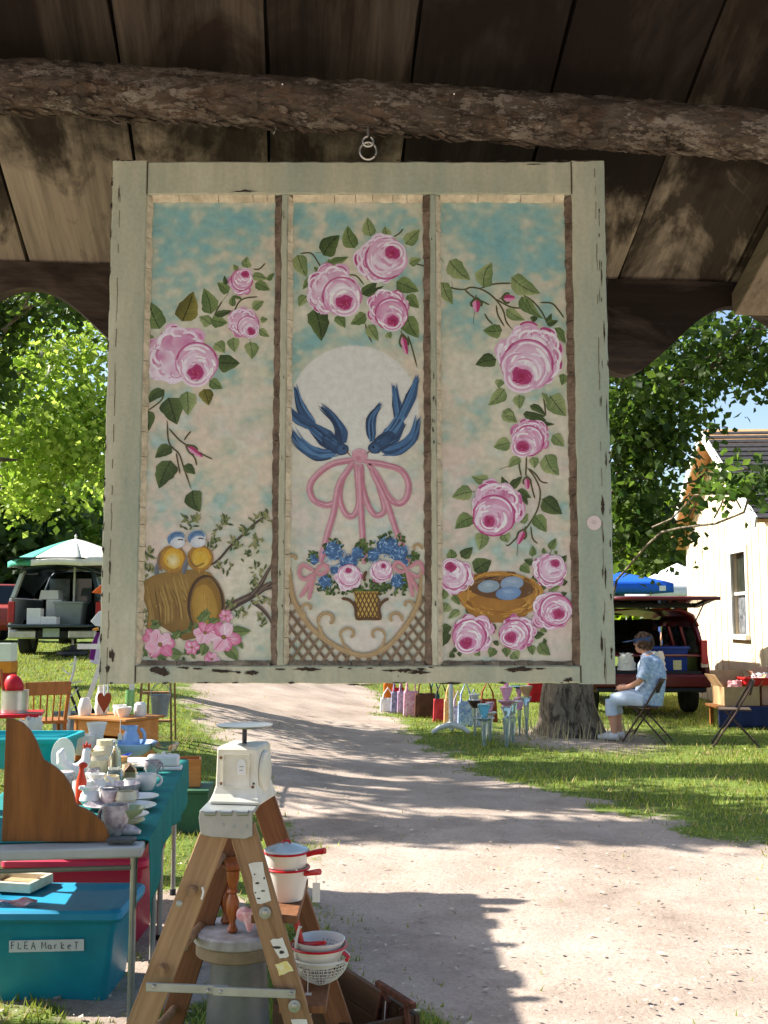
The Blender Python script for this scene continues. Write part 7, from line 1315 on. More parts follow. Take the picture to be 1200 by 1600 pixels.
zt0 = P(356, 1262, LN)[2]; xa_, xb_ = P(318, 1270, LN)[0] - l0[0], P(397, 1270, LN)[0] - l0[0]
m = MB(); m.prism([(xa_, zt0 - .065), (xa_ - .006, zt0 - .02), (xa_ - .002, zt0), (xb_, zt0 - .003), (xb_ + .002, zt0 - .07), (xb_ - .02, zt0 - .078), (xa_ + .03, zt0 - .072)], -.045, -.0405); m.build('hinge_plate', M_ZINC, lad, smooth=0, bevel=.002)
MB().box(((xa_ + xb_) / 2, .18, zt0 - .006), (xb_ - xa_ + .01, .44, .012)).build('top_cap', M_ZINC, lad, smooth=0, bevel=.003)
for k in range(3): MB().tube([(xa_ + .012 + (k) * .045, -.046, zt0 - .006), (xa_ + .042 + k * .045, -.046, zt0 - .006)], .008, 10).build('hinge_knuckle', M_ZINC, lad)
def disc(px, py, r, d, mt, name, par=lad, base=l0, th=.004):
    c = P(px, py, d) - base; o = MB().lathe([(0, 0), (r, 0), (r, th * .6), (r * .6, th), (0, th)], c, 18, rot(R(90))).build(name, mt, par); return o
for px, py, r in ((349, 1288, .006), (366, 1291, .006), (386, 1291, .006), (280, 1412, .009), (414, 1426, .017), (460, 1572, .017), (330, 1275, .005)): o = disc(px, py, r, LN - .042, M_ZINC, 'bolt'); 
for px, py in ((414, 1426), (460, 1572)): disc(px, py, .008, LN - .047, M_STEEL, 'nut')
disc(289, 1480, .011, LF - .014, M_ZINC, 'bolt')
pa, pb = P(228, 1542, LN - .046) - l0, P(462, 1552, LN - .046) - l0
pm_ = (pa + pb) / 2; MB().beam(pa, pm_ + (.02, 0, 0), .006, .024, (0, 0, 1)).build('spreader_bar', M_ZINC, lad, smooth=0, bevel=.002); MB().beam(pm_ - (.02, .0065, 0), pb - (0, .0065, 0), .006, .024, (0, 0, 1)).build('spreader_bar', M_ZINC, lad, smooth=0, bevel=.002)
for px, py in ((325, 1549), (345, 1550), (240, 1542), (455, 1553)): disc(px, py, .005, LN - .0565, M_STEEL, 'rivet')
def sticker(pts, mt, seed, d=LN - .0395):
    c = np.mean(pts, 0); r = random.Random(seed); ring = []
    for (a, b_), (c_, d_) in zip(pts, pts[1:] + pts[:1]):
        for t in (0, .33, .66): ring.append((a + (c_ - a) * t + r.uniform(-1.2, 1.2), b_ + (d_ - b_) * t + r.uniform(-1.2, 1.2)))
    m = MB(); v = [P(*q, d) - l0 for q in ring]; m.add(v, [tuple(range(len(v) - 1, -1, -1))]); m.build('paper_sticker', mt, lad, smooth=0, solid=.0006)
M_STK = mat('peeled_label', (224, 222, 216), .6, .05, 30, c2=(210, 206, 200)); M_INK = mat('label_ink', (58, 54, 56), .7)
sticker([(389, 1349), (410, 1346), (423, 1408), (401, 1413)], M_STK, 1); sticker([(421, 1469), (441, 1465), (452, 1494), (437, 1498)], M_STK, 2); sticker([(430, 1507), (450, 1501), (458, 1517), (436, 1524)], mat('yellow_label', (206, 184, 60), .6, .2, 60, c2=(230, 226, 208)), 3); sticker([(455, 1594), (478, 1592), (482, 1606), (458, 1608)], M_STK, 4)
for i, (a, b_, w, h) in enumerate(((402, 1380, 7, 4), (411, 1392, 9, 3), (398, 1366, 3, 3), (404, 1404, 8, 3), (413, 1372, 3, 6), (432, 1480, 16, 5), (440, 1488, 9, 6), (399, 1395, 4, 3))):
    r = random.Random(i); ring = [(a + w / 2 * math.cos(t) * r.uniform(.6, 1.2), b_ + h / 2 * math.sin(t) * r.uniform(.6, 1.2)) for t in np.linspace(0, 6.28, 8)[:-1]]; v = [P(*q, LN - .0402) - l0 for q in ring]; MB().add(v, [tuple(range(6, -1, -1))]).build('torn_spot', M_INK, lad, smooth=0, solid=.0004)
MB().tube([P(316, 1386, LN - .06) - l0, P(318, 1394, LN - .062) - l0, P(315, 1405, LN - .06) - l0], .003, 6).build('string', M_WHITE, lad)
# kitchen scale
M_ENA = mat('cream_enamel', (226, 223, 211), .35, .04, 8, spec=.5, c2=(208, 200, 178)); M_RUST = mat('rusty_edge', (128, 94, 66), .8, .3, 40)
xs0, xs1 = P(345, 1250, LN + .03)[0], P(413, 1250, LN + .03)[0]; sw = xs1 - xs0; zs = zt0 + .001; sh = P(380, 1168, LN + .03)[2] - zs
scl = E('kitchen_scale', ((xs0 + xs1) / 2 - .01, LN + .13, zs), R(-9), 'cream enamel kitchen scale with flat tray on top of the stepladder', 'scale')
m = MB(); h_ = sw / 2 + .004
rings = [(h_ + .009, .092, 0), (h_ + .009, .092, .008), (h_ + .002, .082, .028), (h_ - .004, .078, .05), (h_ - .006, .074, sh - .01), (h_ - .012, .066, sh)]
v = [(sx * a, sy * b_, z) for a, b_, z in rings for sx, sy in ((-1, -1), (1, -1), (1, 1), (-1, 1))]; n = len(rings); f = [(i * 4 + j, i * 4 + (j + 1) % 4, (i + 1) * 4 + (j + 1) % 4, (i + 1) * 4 + j) for i in range(n - 1) for j in range(4)] + [(3, 2, 1, 0), tuple((n - 1) * 4 + q for q in range(4))]
m.add(v, f).build('housing', M_ENA, scl, smooth=0, bevel=.004)
for c, d in (((-.0, -.0795, sh * .86), (sw * .62, .003, .003)), ((0, -.0815, sh * .30), (sw * .62, .003, .003)), ((-sw * .31, -.0805, sh * .58), (.003, .003, sh * .56)), ((sw * .31, -.0805, sh * .58), (.003, .003, sh * .56))): MB().box(c, d).build('raised_panel_edge', M_ENA, scl, smooth=0)
MB().lathe([(0, 0), (.003, 0), (.003, .003), (0, .003)], (sw * .42, -.078, sh * .36), 10, rot(R(90))).build('screw', M_INK, scl)
m = MB(); m.lathe([(0, 0), (.056, 0), (.06, .004), (.056, .010), (.045, .013), (0, .014)], (h_ - .006, -.005, sh * .52), 28, rot(0, R(90))); m.build('dial', M_ENA, scl)
MB().tube([(0, 0, sh - .002), (0, 0, sh + .05)], .007, 10).build('stem', mat('dark_stem', (70, 70, 72), .5, metal=.4), scl)
MB().lathe([(.0, 0), (.075, 0), (.082, .003), (.084, .007), (.08, .007), (.074, .0045), (0, .0045)], (0, 0, sh + .048), 30, sx=1.0, sy=1.0).build('tray', mat('steel_tray', (150, 152, 150), .35, .1, metal=.7), scl)
for i, (x, z) in enumerate(((-.9, .8), (-.85, .35), (.95, .3))): MB().lathe([(0, 0), (.005, 0), (.004, .0008), (0, .0008)], (x * sw * .42, -.0785, sh * z), 8, rot(R(90))).build('chip', M_RUST, scl)
tg = E('price_tag', (scl.location[0] + .004, LN + .045, zs + sh * .64), R(-9), 'white paper price tag on the front of the kitchen scale', 'tag'); MB().prism([(-.013, -.02), (.013, -.02), (.013, .014), (.006, .022), (-.006, .022), (-.013, .014)], -.001, .0).build('card', M_WHITE, tg, smooth=0)
m = MB(); m.tube([(-.006, -.0018, .002), (.006, -.0018, .003)], .0006, 5); m.build('pencil_line', M_INK, tg); MB().tube([(-.006, -.0018, -.008), (.004, -.0018, -.007)], .0006, 5).build('pencil_line', M_INK, tg)
# white enamel pots with red trim on the upper tread
M_EW = mat('white_enamel', (224, 220, 212), .2, .03, 6, spec=.6); M_ER = mat('red_enamel', (190, 26, 36), .25, .06, 6, spec=.6)
pc = on_rail(nr_, .725) + l0; px_ = P(447, 1400, LN + .1)[0]
pot = E('enamel_pot', (px_, LN + .14, .727), R(-20), 'white enamel saucepan with red rim and handle on the ladder tread', 'saucepan')
def enamel(o, r, h, z0=0, ratio=.84): MB().lathe([(0, z0), (r * ratio * .95, z0), (r * ratio, z0 + .006), (r, z0 + h), (r * .97, z0 + h), (r * ratio * .93, z0 + .01), (0, z0 + .008)], (0, 0, 0), 30).build('pot_body', M_EW, o); MB().tube([(r * math.cos(t), r * math.sin(t), z0 + h) for t in np.linspace(0, 6.2832, 33)], .0035, 6).build('red_rim', M_ER, o)
enamel(pot, .064, .09, 0, .74); 
hd = MB(); hd.tube([(.06, -.01, .078), (.085, -.018, .085), (.115, -.026, .092)], [.007, .008, .009], 8); hd.build('handle', M_ER, pot)
p2 = E('enamel_pan', (px_ - .004, LN + .14, .821), R(-12), 'white enamel double boiler top with pale lid stacked on the saucepan', 'saucepan'); enamel(p2, .066, .042, 0, .9); MB().lathe([(.066, .042), (.064, .05), (.03, .062), (0, .066)], (0, 0, 0), 30).build('lid', mat('pale_blue_enamel', (196, 210, 214), .2, spec=.6), p2); MB().tube([(.012 * math.cos(t), 0, .062 + .012 * math.sin(t)) for t in np.linspace(0, math.pi, 8)], .003, 6).build('lid_loop', M_ER, p2)
hd = MB(); hd.tube([(.06, 0, .034), (.085, .0, .042), (.12, -.005, .05)], [.007, .008, .009], 8); hd.build('handle', M_ER, p2)
o = E('price_tag', (px_ + .085, LN + .11, .815), 0, 'white paper tag tied to the red saucepan handle', 'tag'); MB().tube([(0, 0, .0), (.002, -.002, -.035)], .001, 5).build('string', M_WHITE, o); MB().box((.002, -.003, -.062), (.022, .001, .055)).build('card', M_WHITE, o, smooth=0)
# strainer basket and bowls on the lower tread
xc_ = P(500, 1500, LN + .12)[0]
z_s = .487
wire = E('wire_strainer', (xc_, LN + .15, z_s), 0, 'round wire mesh strainer on the lower ladder tread', 'strainer'); rS, hS = .083, .075
for k in range(9):
    t = k / 8; z = hS * t; r = rS * math.sin(math.acos(max(-1, 1 - t * .98)) * 1.0) if t > 0 else .02; MB().tube([(r * math.cos(a), r * math.sin(a), z) for a in np.linspace(0, 6.2832, 33)], .0011 if k < 8 else .004, 5).build('wire_ring' if k < 8 else 'rim', M_TRIM, wire)
m = MB()
for k in range(40):
    a = k * math.pi / 20; m.tube([(rS * math.sin(math.acos(1 - t * .98)) * math.cos(a), rS * math.sin(math.acos(1 - t * .98)) * math.sin(a), hS * t) for t in np.linspace(.02, 1, 9)], .0009, 4)
T(m.build('mesh_wires', M_TRIM, wire), kind='stuff')
bw_ = E('enamel_basin', (xc_ - .006, LN + .15, z_s + .052), R(5), 'white enamel basin with red rim nested in the wire strainer', 'basin'); enamel(bw_, .082, .055, 0, .7)
hd = MB(); hd.tube([(.07, -.045, .045), (.085, -.055, .035), (.078, -.065, .028)], .006, 8); hd.build('handle', M_ER, bw_)
col_ = E('enamel_colander', (xc_ - .004, LN + .155, z_s + .068), R(-8), 'white enamel colander with red handle inside the basin', 'colander'); MB().lathe([(0, 0), (.035, .0), (.06, .02), (.076, .055), (.073, .055), (.056, .022), (.033, .004), (0, .004)], (0, 0, 0), 28).build('colander_body', M_EW, col_)
for i in range(4):
    for j in range(6): a = -1.0 + j * .2 + 1.57; r = .05 + i * .006; MB().lathe([(0, 0), (.0018, 0), (0, .0008)], (r * math.cos(a), r * math.sin(a) - .0, .0165 + i * .009), 6, rot(R(50))).build('drain_hole', M_INK, col_)
hd = MB(); hd.tube([(-.06, -.03, .05), (-.02, -.05, .052), (.03, -.06, .062)], [.006, .007, .006], 8); hd.build('handle', M_ER, col_)
o = E('red_spatula', (xc_ - .05, LN + .12, z_s + .07), 0, 'red-handled kitchen spatula standing in the colander', 'spatula'); MB().tube([(.01, 0, 0), (-.012, 0, .08), (-.022, .0, .13)], [.007, .009, .006], 8).build('handle', M_ER, o); MB().tube([(-.022, 0, .13), (-.024, 0, .142)], .006, 8).build('tip', M_EW, o)
o = E('white_ladle', (xc_ - .072, LN + .11, z_s + .045), 0, 'white enamel ladle beside the red spatula', 'ladle'); MB().tube([(0, 0, .02), (.004, 0, .09), (.012, .004, .125), (.018, .004, .12)], .004, 8).build('handle', M_EW, o); MB().ell((0, 0, 0), (.022, .02, .018)).build('scoop', M_EW, o)
o = E('price_tag', (xc_ - .03, LN + .055, z_s + .035), 0, 'long white paper tag hanging from the wire strainer', 'tag'); MB().tube([(0, 0, .03), (0, -.002, -.03)], .001, 5).build('string', M_WHITE, o); MB().box((.002, -.003, -.06), (.018, .001, .06)).build('card', M_WHITE, o, smooth=0)
# round stand between the ladder legs, with a turned footstool and heart cushions
rz_ = .585; rc = H(372, 1452, rz_); stnd = E('round_stand', (rc[0], rc[1] + .02, 0), 0, 'round grey plant stand with tapered metal column inside the ladder', 'stand'); M_CHIP = mat('chipped_grey_paint', (186, 184, 186), .6, .12, 14, c2=(140, 132, 124))
MB().lathe([(0, rz_ - .035), (.135, rz_ - .035), (.14, rz_ - .03), (.14, rz_ - .006), (.135, rz_), (0, rz_)], (0, 0, 0), 40).build('top', M_CHIP, stnd); MB().lathe([(0, rz_ - .075), (.125, rz_ - .075), (.132, rz_ - .07), (.132, rz_ - .037), (0, rz_ - .037)], (0, 0, 0), 40).build('apron', mat('tan_apron', (150, 132, 108), .7, .12, 20), stnd)
MB().lathe([(0, 0), (.135, 0), (.13, .02), (.105, .2), (.085, rz_ - .078), (0, rz_ - .078)], (0, 0, 0), 32).build('column', mat('column_metal', (112, 116, 116), .5, .12, 9, metal=.4), stnd)
fs = E('turned_footstool', (rc[0] + .015, rc[1] + .03, rz_ + .001), R(20), 'small brown footstool with turned legs on the round stand', 'footstool'); M_TUR = wood('turned_wood', (110, 56, 24), (176, 100, 50), 'Z', 8, .1, .3, .08, spec=.5)
prl = [(.012, 0), (.018, .008), (.012, .02), (.009, .03), (.019, .06), (.021, .09), (.011, .115), (.019, .122), (.012, .13), (.02, .16), (.021, .185)]
for sx in (-1, 1):
    for sy in (-1, 1): MB().lathe(prl, (sx * .048, sy * .05, 0), 14).build('turned_leg', M_TUR, fs)
MB().box((0, 0, .198), (.15, .15, .024)).build('seat', M_TUR, fs, smooth=0, bevel=.006)
def heart_c(loc, s, mt, label, rz=0):
    m = MB(); m.ell((-.38 * s, 0, .3 * s), (.5 * s, .25 * s, .45 * s)); m.ell((.38 * s, 0, .3 * s), (.5 * s, .25 * s, .45 * s)); m.tube([(0, 0, .35 * s), (0, 0, -.75 * s)], [.6 * s, .08 * s], 14)
    o = m.build('heart_cushion', mt, loc=loc, smooth=60, rz=rz); q = o.modifiers.new('r', 'REMESH'); q.mode = 'VOXEL'; q.voxel_size = .004; q.use_smooth_shade = True; o.rotation_euler.x = R(-25); T(o, label, 'cushion')
heart_c((rc[0] + .045, rc[1] - .07, rz_ + .05), .05, mat('pink_print_cloth', (226, 204, 204), .85, .1, 40, c2=(206, 120, 130)), 'pink and white heart cushion leaning on the footstool'); heart_c((rc[0] + .098, rc[1] - .05, rz_ + .042), .045, mat('red_cloth', (190, 24, 42), .85, .1, 30), 'red heart cushion at the edge of the round stand', R(20))
# dark trunk and rusty iron bracket at the lower right of the ladder, blue enamel basin
ta = H(538, 1508, .30); tb2 = H(650, 1580, .30); dv = tb2 - ta; ta_ang = math.atan2(dv[1], dv[0]); ctr = (ta + tb2) / 2
M_TRK = wood('dark_trunk_wood', (46, 32, 22), (92, 66, 44), 'X', 6, .1, .7, .2); ln = float(np.linalg.norm(dv)) + .08
trk = E('dark_crate', (ctr[0] - .0, ctr[1], 0), ta_ang, 'dark brown open wooden crate on the ground right of the ladder', 'crate')
for k in range(3): MB().box((-.03, 0, .05 + k * .098), (ln, .018, .094)).build('side_board', M_TRK, trk, smooth=0, bevel=.002); MB().box((-.03, -.24, .05 + k * .098), (ln, .018, .094)).build('side_board', M_TRK, trk, smooth=0, bevel=.002)
for sx in (-1, 1):
    for k in range(3): MB().box((-.03 + sx * (ln / 2 - .012), -.12, .05 + k * .098), (.018, .22, .092)).build('end_board', M_TRK, trk, smooth=0, bevel=.002)
MB().box((-.03, -.12, .012), (ln - .04, .22, .014)).build('floor_board', M_TRK, trk, smooth=0)
M_IRON = mat('rusty_iron', (92, 52, 36), .8, .3, 30, bump=.4, bscale=120)
ib = H(612, 1550, .33); ir = E('iron_bracket', (ib[0], ib[1] - .04, 0), ta_ang, 'rusty ornate iron bracket leaning against the dark crate', 'bracket')
for s_ in (-1, 1):
    MB().tube([(s_ * .10, .0, .0), (s_ * .085, .0, .14), (s_ * .10, .005, .24), (s_ * .075, .01, .32), (s_ * .04, .012, .30), (s_ * .05, .01, .25)], [.012, .012, .011, .010, .008, .006], 8).build('scroll_arm', M_IRON, ir)
    MB().tube([(s_ * .085, 0, .12), (s_ * .05, 0, .17), (s_ * .0, 0, .15)], .009, 8).build('curl', M_IRON, ir)
MB().box((0, .012, .335), (.24, .02, .02)).build('top_bar', M_IRON, ir, smooth=0, bevel=.004)
o = E('price_tag', (ib[0] - .02, ib[1] - .075, .30), 0, 'white paper tag tied to the rusty iron bracket', 'tag'); MB().tube([(0, .02, .02), (-.004, 0, -.03)], .001, 5).build('string', M_WHITE, o); MB().box((-.005, -.002, -.055), (.024, .001, .045)).build('card', M_WHITE, o, smooth=0)
bb = H(525, 1596, .12); o = E('blue_enamel_basin', (bb[0], bb[1] - .02, .0), 0, 'grey-blue enamel basin at the bottom edge beside the dark crate', 'basin'); MB().lathe([(0, 0), (.08, 0), (.12, .08), (.13, .11), (.125, .11), (.11, .08), (.07, .012), (0, .01)], (0, 0, 0), 30).build('basin_body', mat('graniteware', (112, 132, 146), .3, .25, 50, c2=(70, 84, 96)), o)

# ------------------------------------------------------------------ people
M_SKIN = mat('skin', (206, 150, 122), .55, .06, 9, spec=.3)
def remesh(m, name, mt, par, vox, sm=6):
    o = m.build(name, mt, par, smooth=60); q = o.modifiers.new('r', 'REMESH'); q.mode = 'VOXEL'; q.voxel_size = vox; q.use_smooth_shade = True; q2 = o.modifiers.new('s', 'SMOOTH'); q2.iterations = sm; q2.factor = .5; return o
def hand(m, w, dirv, side, curl=.5):
    w = np.asarray(w, float); d = np.asarray(dirv, float); d /= np.linalg.norm(d); s_ = np.asarray(side, float); n_ = np.cross(d, s_); n_ /= np.linalg.norm(n_)
    m.ell(w + d * .045, (.045, .045, .045)); m.tube([w, w + d * .05, w + d * .09], [.026, .04, .036], 10)
    for k, l in enumerate((.072, .082, .077, .06)):
        b_ = w + d * .085 + s_ * (-.027 + .018 * k); m.tube([b_, b_ + d * l * .5 - n_ * .006, b_ + d * l * .85 - n_ * l * curl], [.0095, .009, .007], 7)
    b_ = w + d * .03 - s_ * .034; m.tube([b_, b_ + d * .035 - s_ * .022, b_ + d * .06 - s_ * .02 - n_ * .012], [.012, .01, .008], 7)
def head(m, c, s=1.0):
    c = np.asarray(c, float); m.ell(c, (.098 * s, .078 * s, .115 * s), 18, 14); m.ell(c + (.035 * s, 0, -.06 * s), (.062 * s, .056 * s, .062 * s)); m.tube([c + (.088 * s, 0, .02 * s), c + (.112 * s, 0, -.022 * s)], [.011 * s, .017 * s], 8); m.ell(c + (.088 * s, 0, -.062 * s), (.016 * s, .028 * s, .009 * s)); m.ell(c + (.082 * s, 0, .028 * s), (.018 * s, .055 * s, .012 * s))
    for y in (-1, 1): m.ell(c + (-.005 * s, y * .08 * s, -.005 * s), (.02 * s, .012 * s, .032 * s))
def eyes(par, c, s=1.0):
    for y in (-1, 1): MB().ell(np.asarray(c) + (.088 * s, y * .032 * s, .004 * s), (.008, .011, .008), 8, 6).build('eye', mat('eye_dark', (50, 40, 36), .3), par)
def curls(name, par, c, r, mt, seed, n=170, back=True):
    q = random.Random(seed); m = MB(); c = np.asarray(c, float); m.ell(c + (-.012, 0, .02), (r[0] * .95, r[1] * .97, r[2] * .95), 14, 10)
    for k in range(n):
        u = np.array([q.gauss(0, 1) for _ in range(3)]); u /= np.linalg.norm(u)
        if u[0] > .45 and u[2] < .45: continue
        if u[2] < -.75: continue
        p = c + (-.012, 0, .02) + u * np.array(r); s_ = q.uniform(.008, .022); m.ell(p + u * q.uniform(0, .012), (s_, s_ * .8, s_ * 1.1), 6, 5)
    return m.build(name, mt, par, smooth=60)
wg = G(1012, 1158); FR = R(152)
wom = E('person', (wg[0], wg[1], wg[2]), FR, 'person in blue flowered shirt and dark visor sitting on a folding chair by the tree', 'person')
hc = np.array((.03, 0, 1.225))
m = MB(); m.ell((0, 0, .52), (.15, .17, .12)); m.tube([(0, 0, .50), (-.05, 0, .66), (-.07, 0, .84), (-.05, 0, 1.0), (-.015, 0, 1.09)], [.15, .15, .155, .135, .07], 18); m.tube([(-.02, 0, 1.05), (.01, 0, 1.17)], [.06, .052], 12); head(m, hc)
for y in (-1, 1):
    m.ell((-.045, y * .15, 1.01), (.065, .07, .06)); m.tube([(-.045, y * .175, 1.0), (-.02, y * .215, .87), (.03, y * .225, .75)], [.052, .046, .04], 12); m.tube([(.03, y * .225, .75), (.16, y * .18, .69), (.27, y * .10, .665)], [.04, .034, .026], 12); hand(m, (.27, y * .10, .665), (.95, -y * .55, -.12), (-.3 * 0, 0, 1) if False else (0.0, y * 1.0, 0.0), .35)
    m.tube([(0, y * .09, .52), (.2, y * .11, .535), (.42, y * .12, .50)], [.105, .09, .066], 14); m.tube([(.42, y * .12, .50), (.42, y * .12, .34), (.39, y * .12, .09)], [.062, .058, .036], 14); m.tube([(.36, y * .12, .05), (.44, y * .125, .045), (.56, y * .13, .03)], [.038, .036, .026], 10)
remesh(m, 'body', M_SKIN, wom, .0085, 3); eyes(wom, hc)
hair = curls('hair', wom, hc, (.112, .098, .112), mat('brown_hair', (92, 66, 50), .7, .25, 40), 3, 320)
m = MB(); m.lathe([(.122, -.026), (.127, .0), (.122, .028)], hc + (-.006, 0, .045), 26, rot(0, R(8)), sx=1, sy=.88); M_VIS = mat('navy_visor', (58, 78, 118), .7); m.build('visor_band', M_VIS, wom, solid=.004)
MB().grid(lambda u, v: tuple(hc + np.array((.075 + .19 * u * math.cos((v - .5) * 2.0), .105 * math.sin((v - .5) * 2.6) * (1 - .15 * u), .052 - .035 * u))), 6, 10).build('visor_brim', M_VIS, wom, smooth=60, solid=.004)
# shirt, trousers, shoes
M_SHIRT = mat('blue_print_cotton', (196, 210, 226), .8, .05, 26, c2=(112, 136, 176), detail=8)
m = MB(); m.tube([(-.01, 0, .47), (-.03, 0, .56), (-.055, 0, .68), (-.075, 0, .84), (-.055, 0, .99), (-.025, 0, 1.075)], [.185, .185, .182, .18, .16, .078], 22); m.ell((0.0, 0, .55), (.19, .20, .10))
for y in (-1, 1): m.ell((-.045, y * .155, 1.005), (.08, .085, .075)); m.tube([(-.045, y * .17, 1.0), (-.03, y * .225, .88), (.005, y * .24, .79)], [.075, .072, .07], 14)
remesh(m, 'shirt', M_SHIRT, wom, .012, 4)
m = MB(); m.tube([(-.02, 0, 1.055), (.005, 0, 1.10)], [.075, .066], 16, caps=False); m.build('collar', M_SHIRT, wom, smooth=60, solid=.006)
m = MB(); m.ell((.0, 0, .515), (.165, .19, .105))
for y in (-1, 1): m.tube([(0, y * .095, .52), (.2, y * .115, .54), (.42, y * .122, .51)], [.118, .105, .082], 14); m.tube([(.42, y * .122, .52), (.425, y * .122, .40), (.42, y * .122, .31)], [.082, .078, .08], 14)
remesh(m, 'trousers', mat('pale_blue_denim', (192, 204, 222), .85, .08, 14), wom, .012, 4)
for y in (-1, 1): m = MB(); m.tube([(.335, y * .12, .045), (.40, y * .122, .052), (.50, y * .128, .046), (.60, y * .134, .03)], [.045, .05, .047, .03], 12); m.build('shoe', mat('white_shoe', (214, 214, 214), .6), wom, smooth=60)
def person_standing(loc, rz, shirt, pants, hairc, label, h=1.0):
    o = E('person', loc, rz, label, 'person'); hc = np.array((.02, 0, 1.62 * h)); m = MB(); m.ell((0, 0, .94 * h), (.12, .165, .11)); m.tube([(0, 0, .9 * h), (0, 0, 1.1 * h), (-.01, 0, 1.3 * h), (0, 0, 1.42 * h)], [.14, .125, .145, .08], 16); m.tube([(0, 0, 1.4 * h), (.01, 0, 1.55 * h)], [.06, .05], 10); head(m, hc)
    for y in (-1, 1): m.tube([(0, y * .17, 1.38 * h), (-.01, y * .22, 1.14 * h), (.05, y * .23, .92 * h)], [.052, .042, .03], 10); hand(m, (.05, y * .23, .92 * h), (.2, 0, -1), (1, 0, 0)); m.tube([(0, y * .09, .92 * h), (.01, y * .1, .5 * h), (-.01, y * .1, .08)], [.09, .06, .04], 12); m.tube([(-.04, y * .1, .045), (.08, y * .11, .04), (.16, y * .115, .03)], [.04, .038, .028], 10)
    remesh(m, 'body', M_SKIN, o, .012, 3); curls('hair', o, hc, (.108, .092, .11), hairc, 5, 90); eyes(o, hc)
    m = MB(); m.tube([(0, 0, .86 * h), (0, 0, 1.1 * h), (-.01, 0, 1.3 * h), (0, 0, 1.43 * h)], [.175, .15, .17, .085], 18)
    for y in (-1, 1): m.tube([(0, y * .16, 1.37 * h), (-.01, y * .22, 1.18 * h)], [.07, .062], 12)
    remesh(m, 'shirt', shirt, o, .016, 3); m = MB(); m.ell((0, 0, .93 * h), (.14, .18, .12))
    for y in (-1, 1): m.tube([(0, y * .09, .92 * h), (.01, y * .1, .5 * h), (0, y * .1, .12)], [.10, .078, .065], 12)
    remesh(m, 'trousers', pants, o, .016, 3)
    for y in (-1, 1): m = MB(); m.tube([(-.06, y * .1, .04), (.06, y * .108, .045), (.17, y * .116, .03)], [.045, .046, .03], 10); m.build('shoe', M_BLACK, o, smooth=60)
M_DB = mat('dark_blue_cloth', (40, 62, 110), .85); M_LB = mat('light_blue_cloth', (120, 160, 204), .85)
for px, d, rz, sh_, pt, lb in ((1035, 27, 150, M_DB, M_DB, 'person in dark blue standing near the blue tent'), (1056, 29, 200, M_LB, M_DB, 'person in light blue top standing between tent and house')):
    x = (px - 600) / FPX * d; person_standing((x, d, float(gz(x, d))), R(rz), sh_, pt, mat('dark_hair', (60, 46, 40), .7), lb)

# ------------------------------------------------------------------ folding chairs, boxes beside the van
M_CHM = mat('brown_chair_metal', (74, 54, 48), .45, .1, 8, metal=.3)
def folding_chair(loc, rz, label):
    o = E('folding_chair', loc, rz, label, 'chair', 'brown metal folding chairs beside the van')
    for y in (-1, 1):
        MB().tube([(.27, y * .2, 0), (.0, y * .2, .40), (-.2, y * .19, .74), (-.215, y * .17, .79)], .012, 8).build('front_leg', M_CHM, o); MB().tube([(-.27, y * .19, 0), (.12, y * .18, .43)], .011, 8).build('rear_leg', M_CHM, o)
    MB().box((.0, 0, .44), (.38, .38, .02)).build('seat', M_CHM, o, smooth=0, bevel=.012); MB().grid(lambda u, v: (-.165 - .05 * u - .03 * math.sin(math.pi * v) , (v - .5) * .36, .62 + .17 * u), 4, 10).build('backrest', M_CHM, o, smooth=60, solid=.012)
    MB().tube([(-.2, -.2, .09), (-.2, .2, .09)], .008, 7).build('cross_bar', M_CHM, o); MB().tube([(.19, -.2, .12), (.19, .2, .12)], .008, 7).build('cross_bar', M_CHM, o); MB().tube([(-.215, -.17, .79), (-.22, 0, .80), (-.215, .17, .79)], .012, 8).build('top_rail', M_CHM, o); return o
folding_chair((wg[0], wg[1], wg[2]), FR, 'brown folding chair under the seated person')
fc = G(1158, 1166); folding_chair((fc[0] - .05, fc[1] + .05, fc[2]), R(165), 'empty brown folding chair in front of the cardboard boxes')
# low table with dark blue cloth, cardboard boxes, red-rimmed tote
bt = G(1175, 1142); bt = bt + np.array((0.25, .45, 0)); o = E('low_table', (bt[0], bt[1], bt[2]), 0, 'low table hung with dark blue cloth at the right edge', 'table')
MB().box((0, 0, .30), (1.3, .6, .03)).build('table_top', M_OAK, o, smooth=0)
for sx in (-1, 1):
    for sy in (-1, 1): MB().box((sx * .58, sy * .24, .143), (.05, .05, .286)).build('leg', M_OAK, o, smooth=0)
dc = MB().grid(lambda u, v: (-.66 + 1.32 * u, -.315 - .012 * math.sin(u * 40) * v, .319 - .29 * v), 60, 6).build('cloth_front', mat('navy_cloth', (30, 38, 78), .85, .1), o, smooth=60, solid=.003)
def open_box(loc, w, d, h, rz, label, mt=M_CARD, flaps=True):
    o = E('cardboard_box', loc, rz, label, 'box')
    for c, s_ in (((0, -d / 2, h / 2), (w, .006, h)), ((0, d / 2, h / 2), (w, .006, h)), ((-w / 2, 0, h / 2), (.006, d - .006, h)), ((w / 2, 0, h / 2), (.006, d - .006, h)), ((0, 0, .005), (w - .01, d - .01, .006))): MB().box(c, s_).build('side', mt, o, smooth=0)
    if flaps:
        MB().box((0, d / 2 + .06, h + .10), (w * .98, .006, .24), rot(R(-32))).build('flap', mt, o, smooth=0); MB().box((-w / 2 - .06, 0, h + .08), (.006, d * .96, .2), rot(0, R(-35))).build('flap', mt, o, smooth=0); MB().box((w / 2 + .06, 0, h + .08), (.006, d * .96, .2), rot(0, R(35))).build('flap', mt, o, smooth=0)
    return o
M_CARDP = mat('pinkish_cardboard', (190, 146, 118), .85, .08, 10)
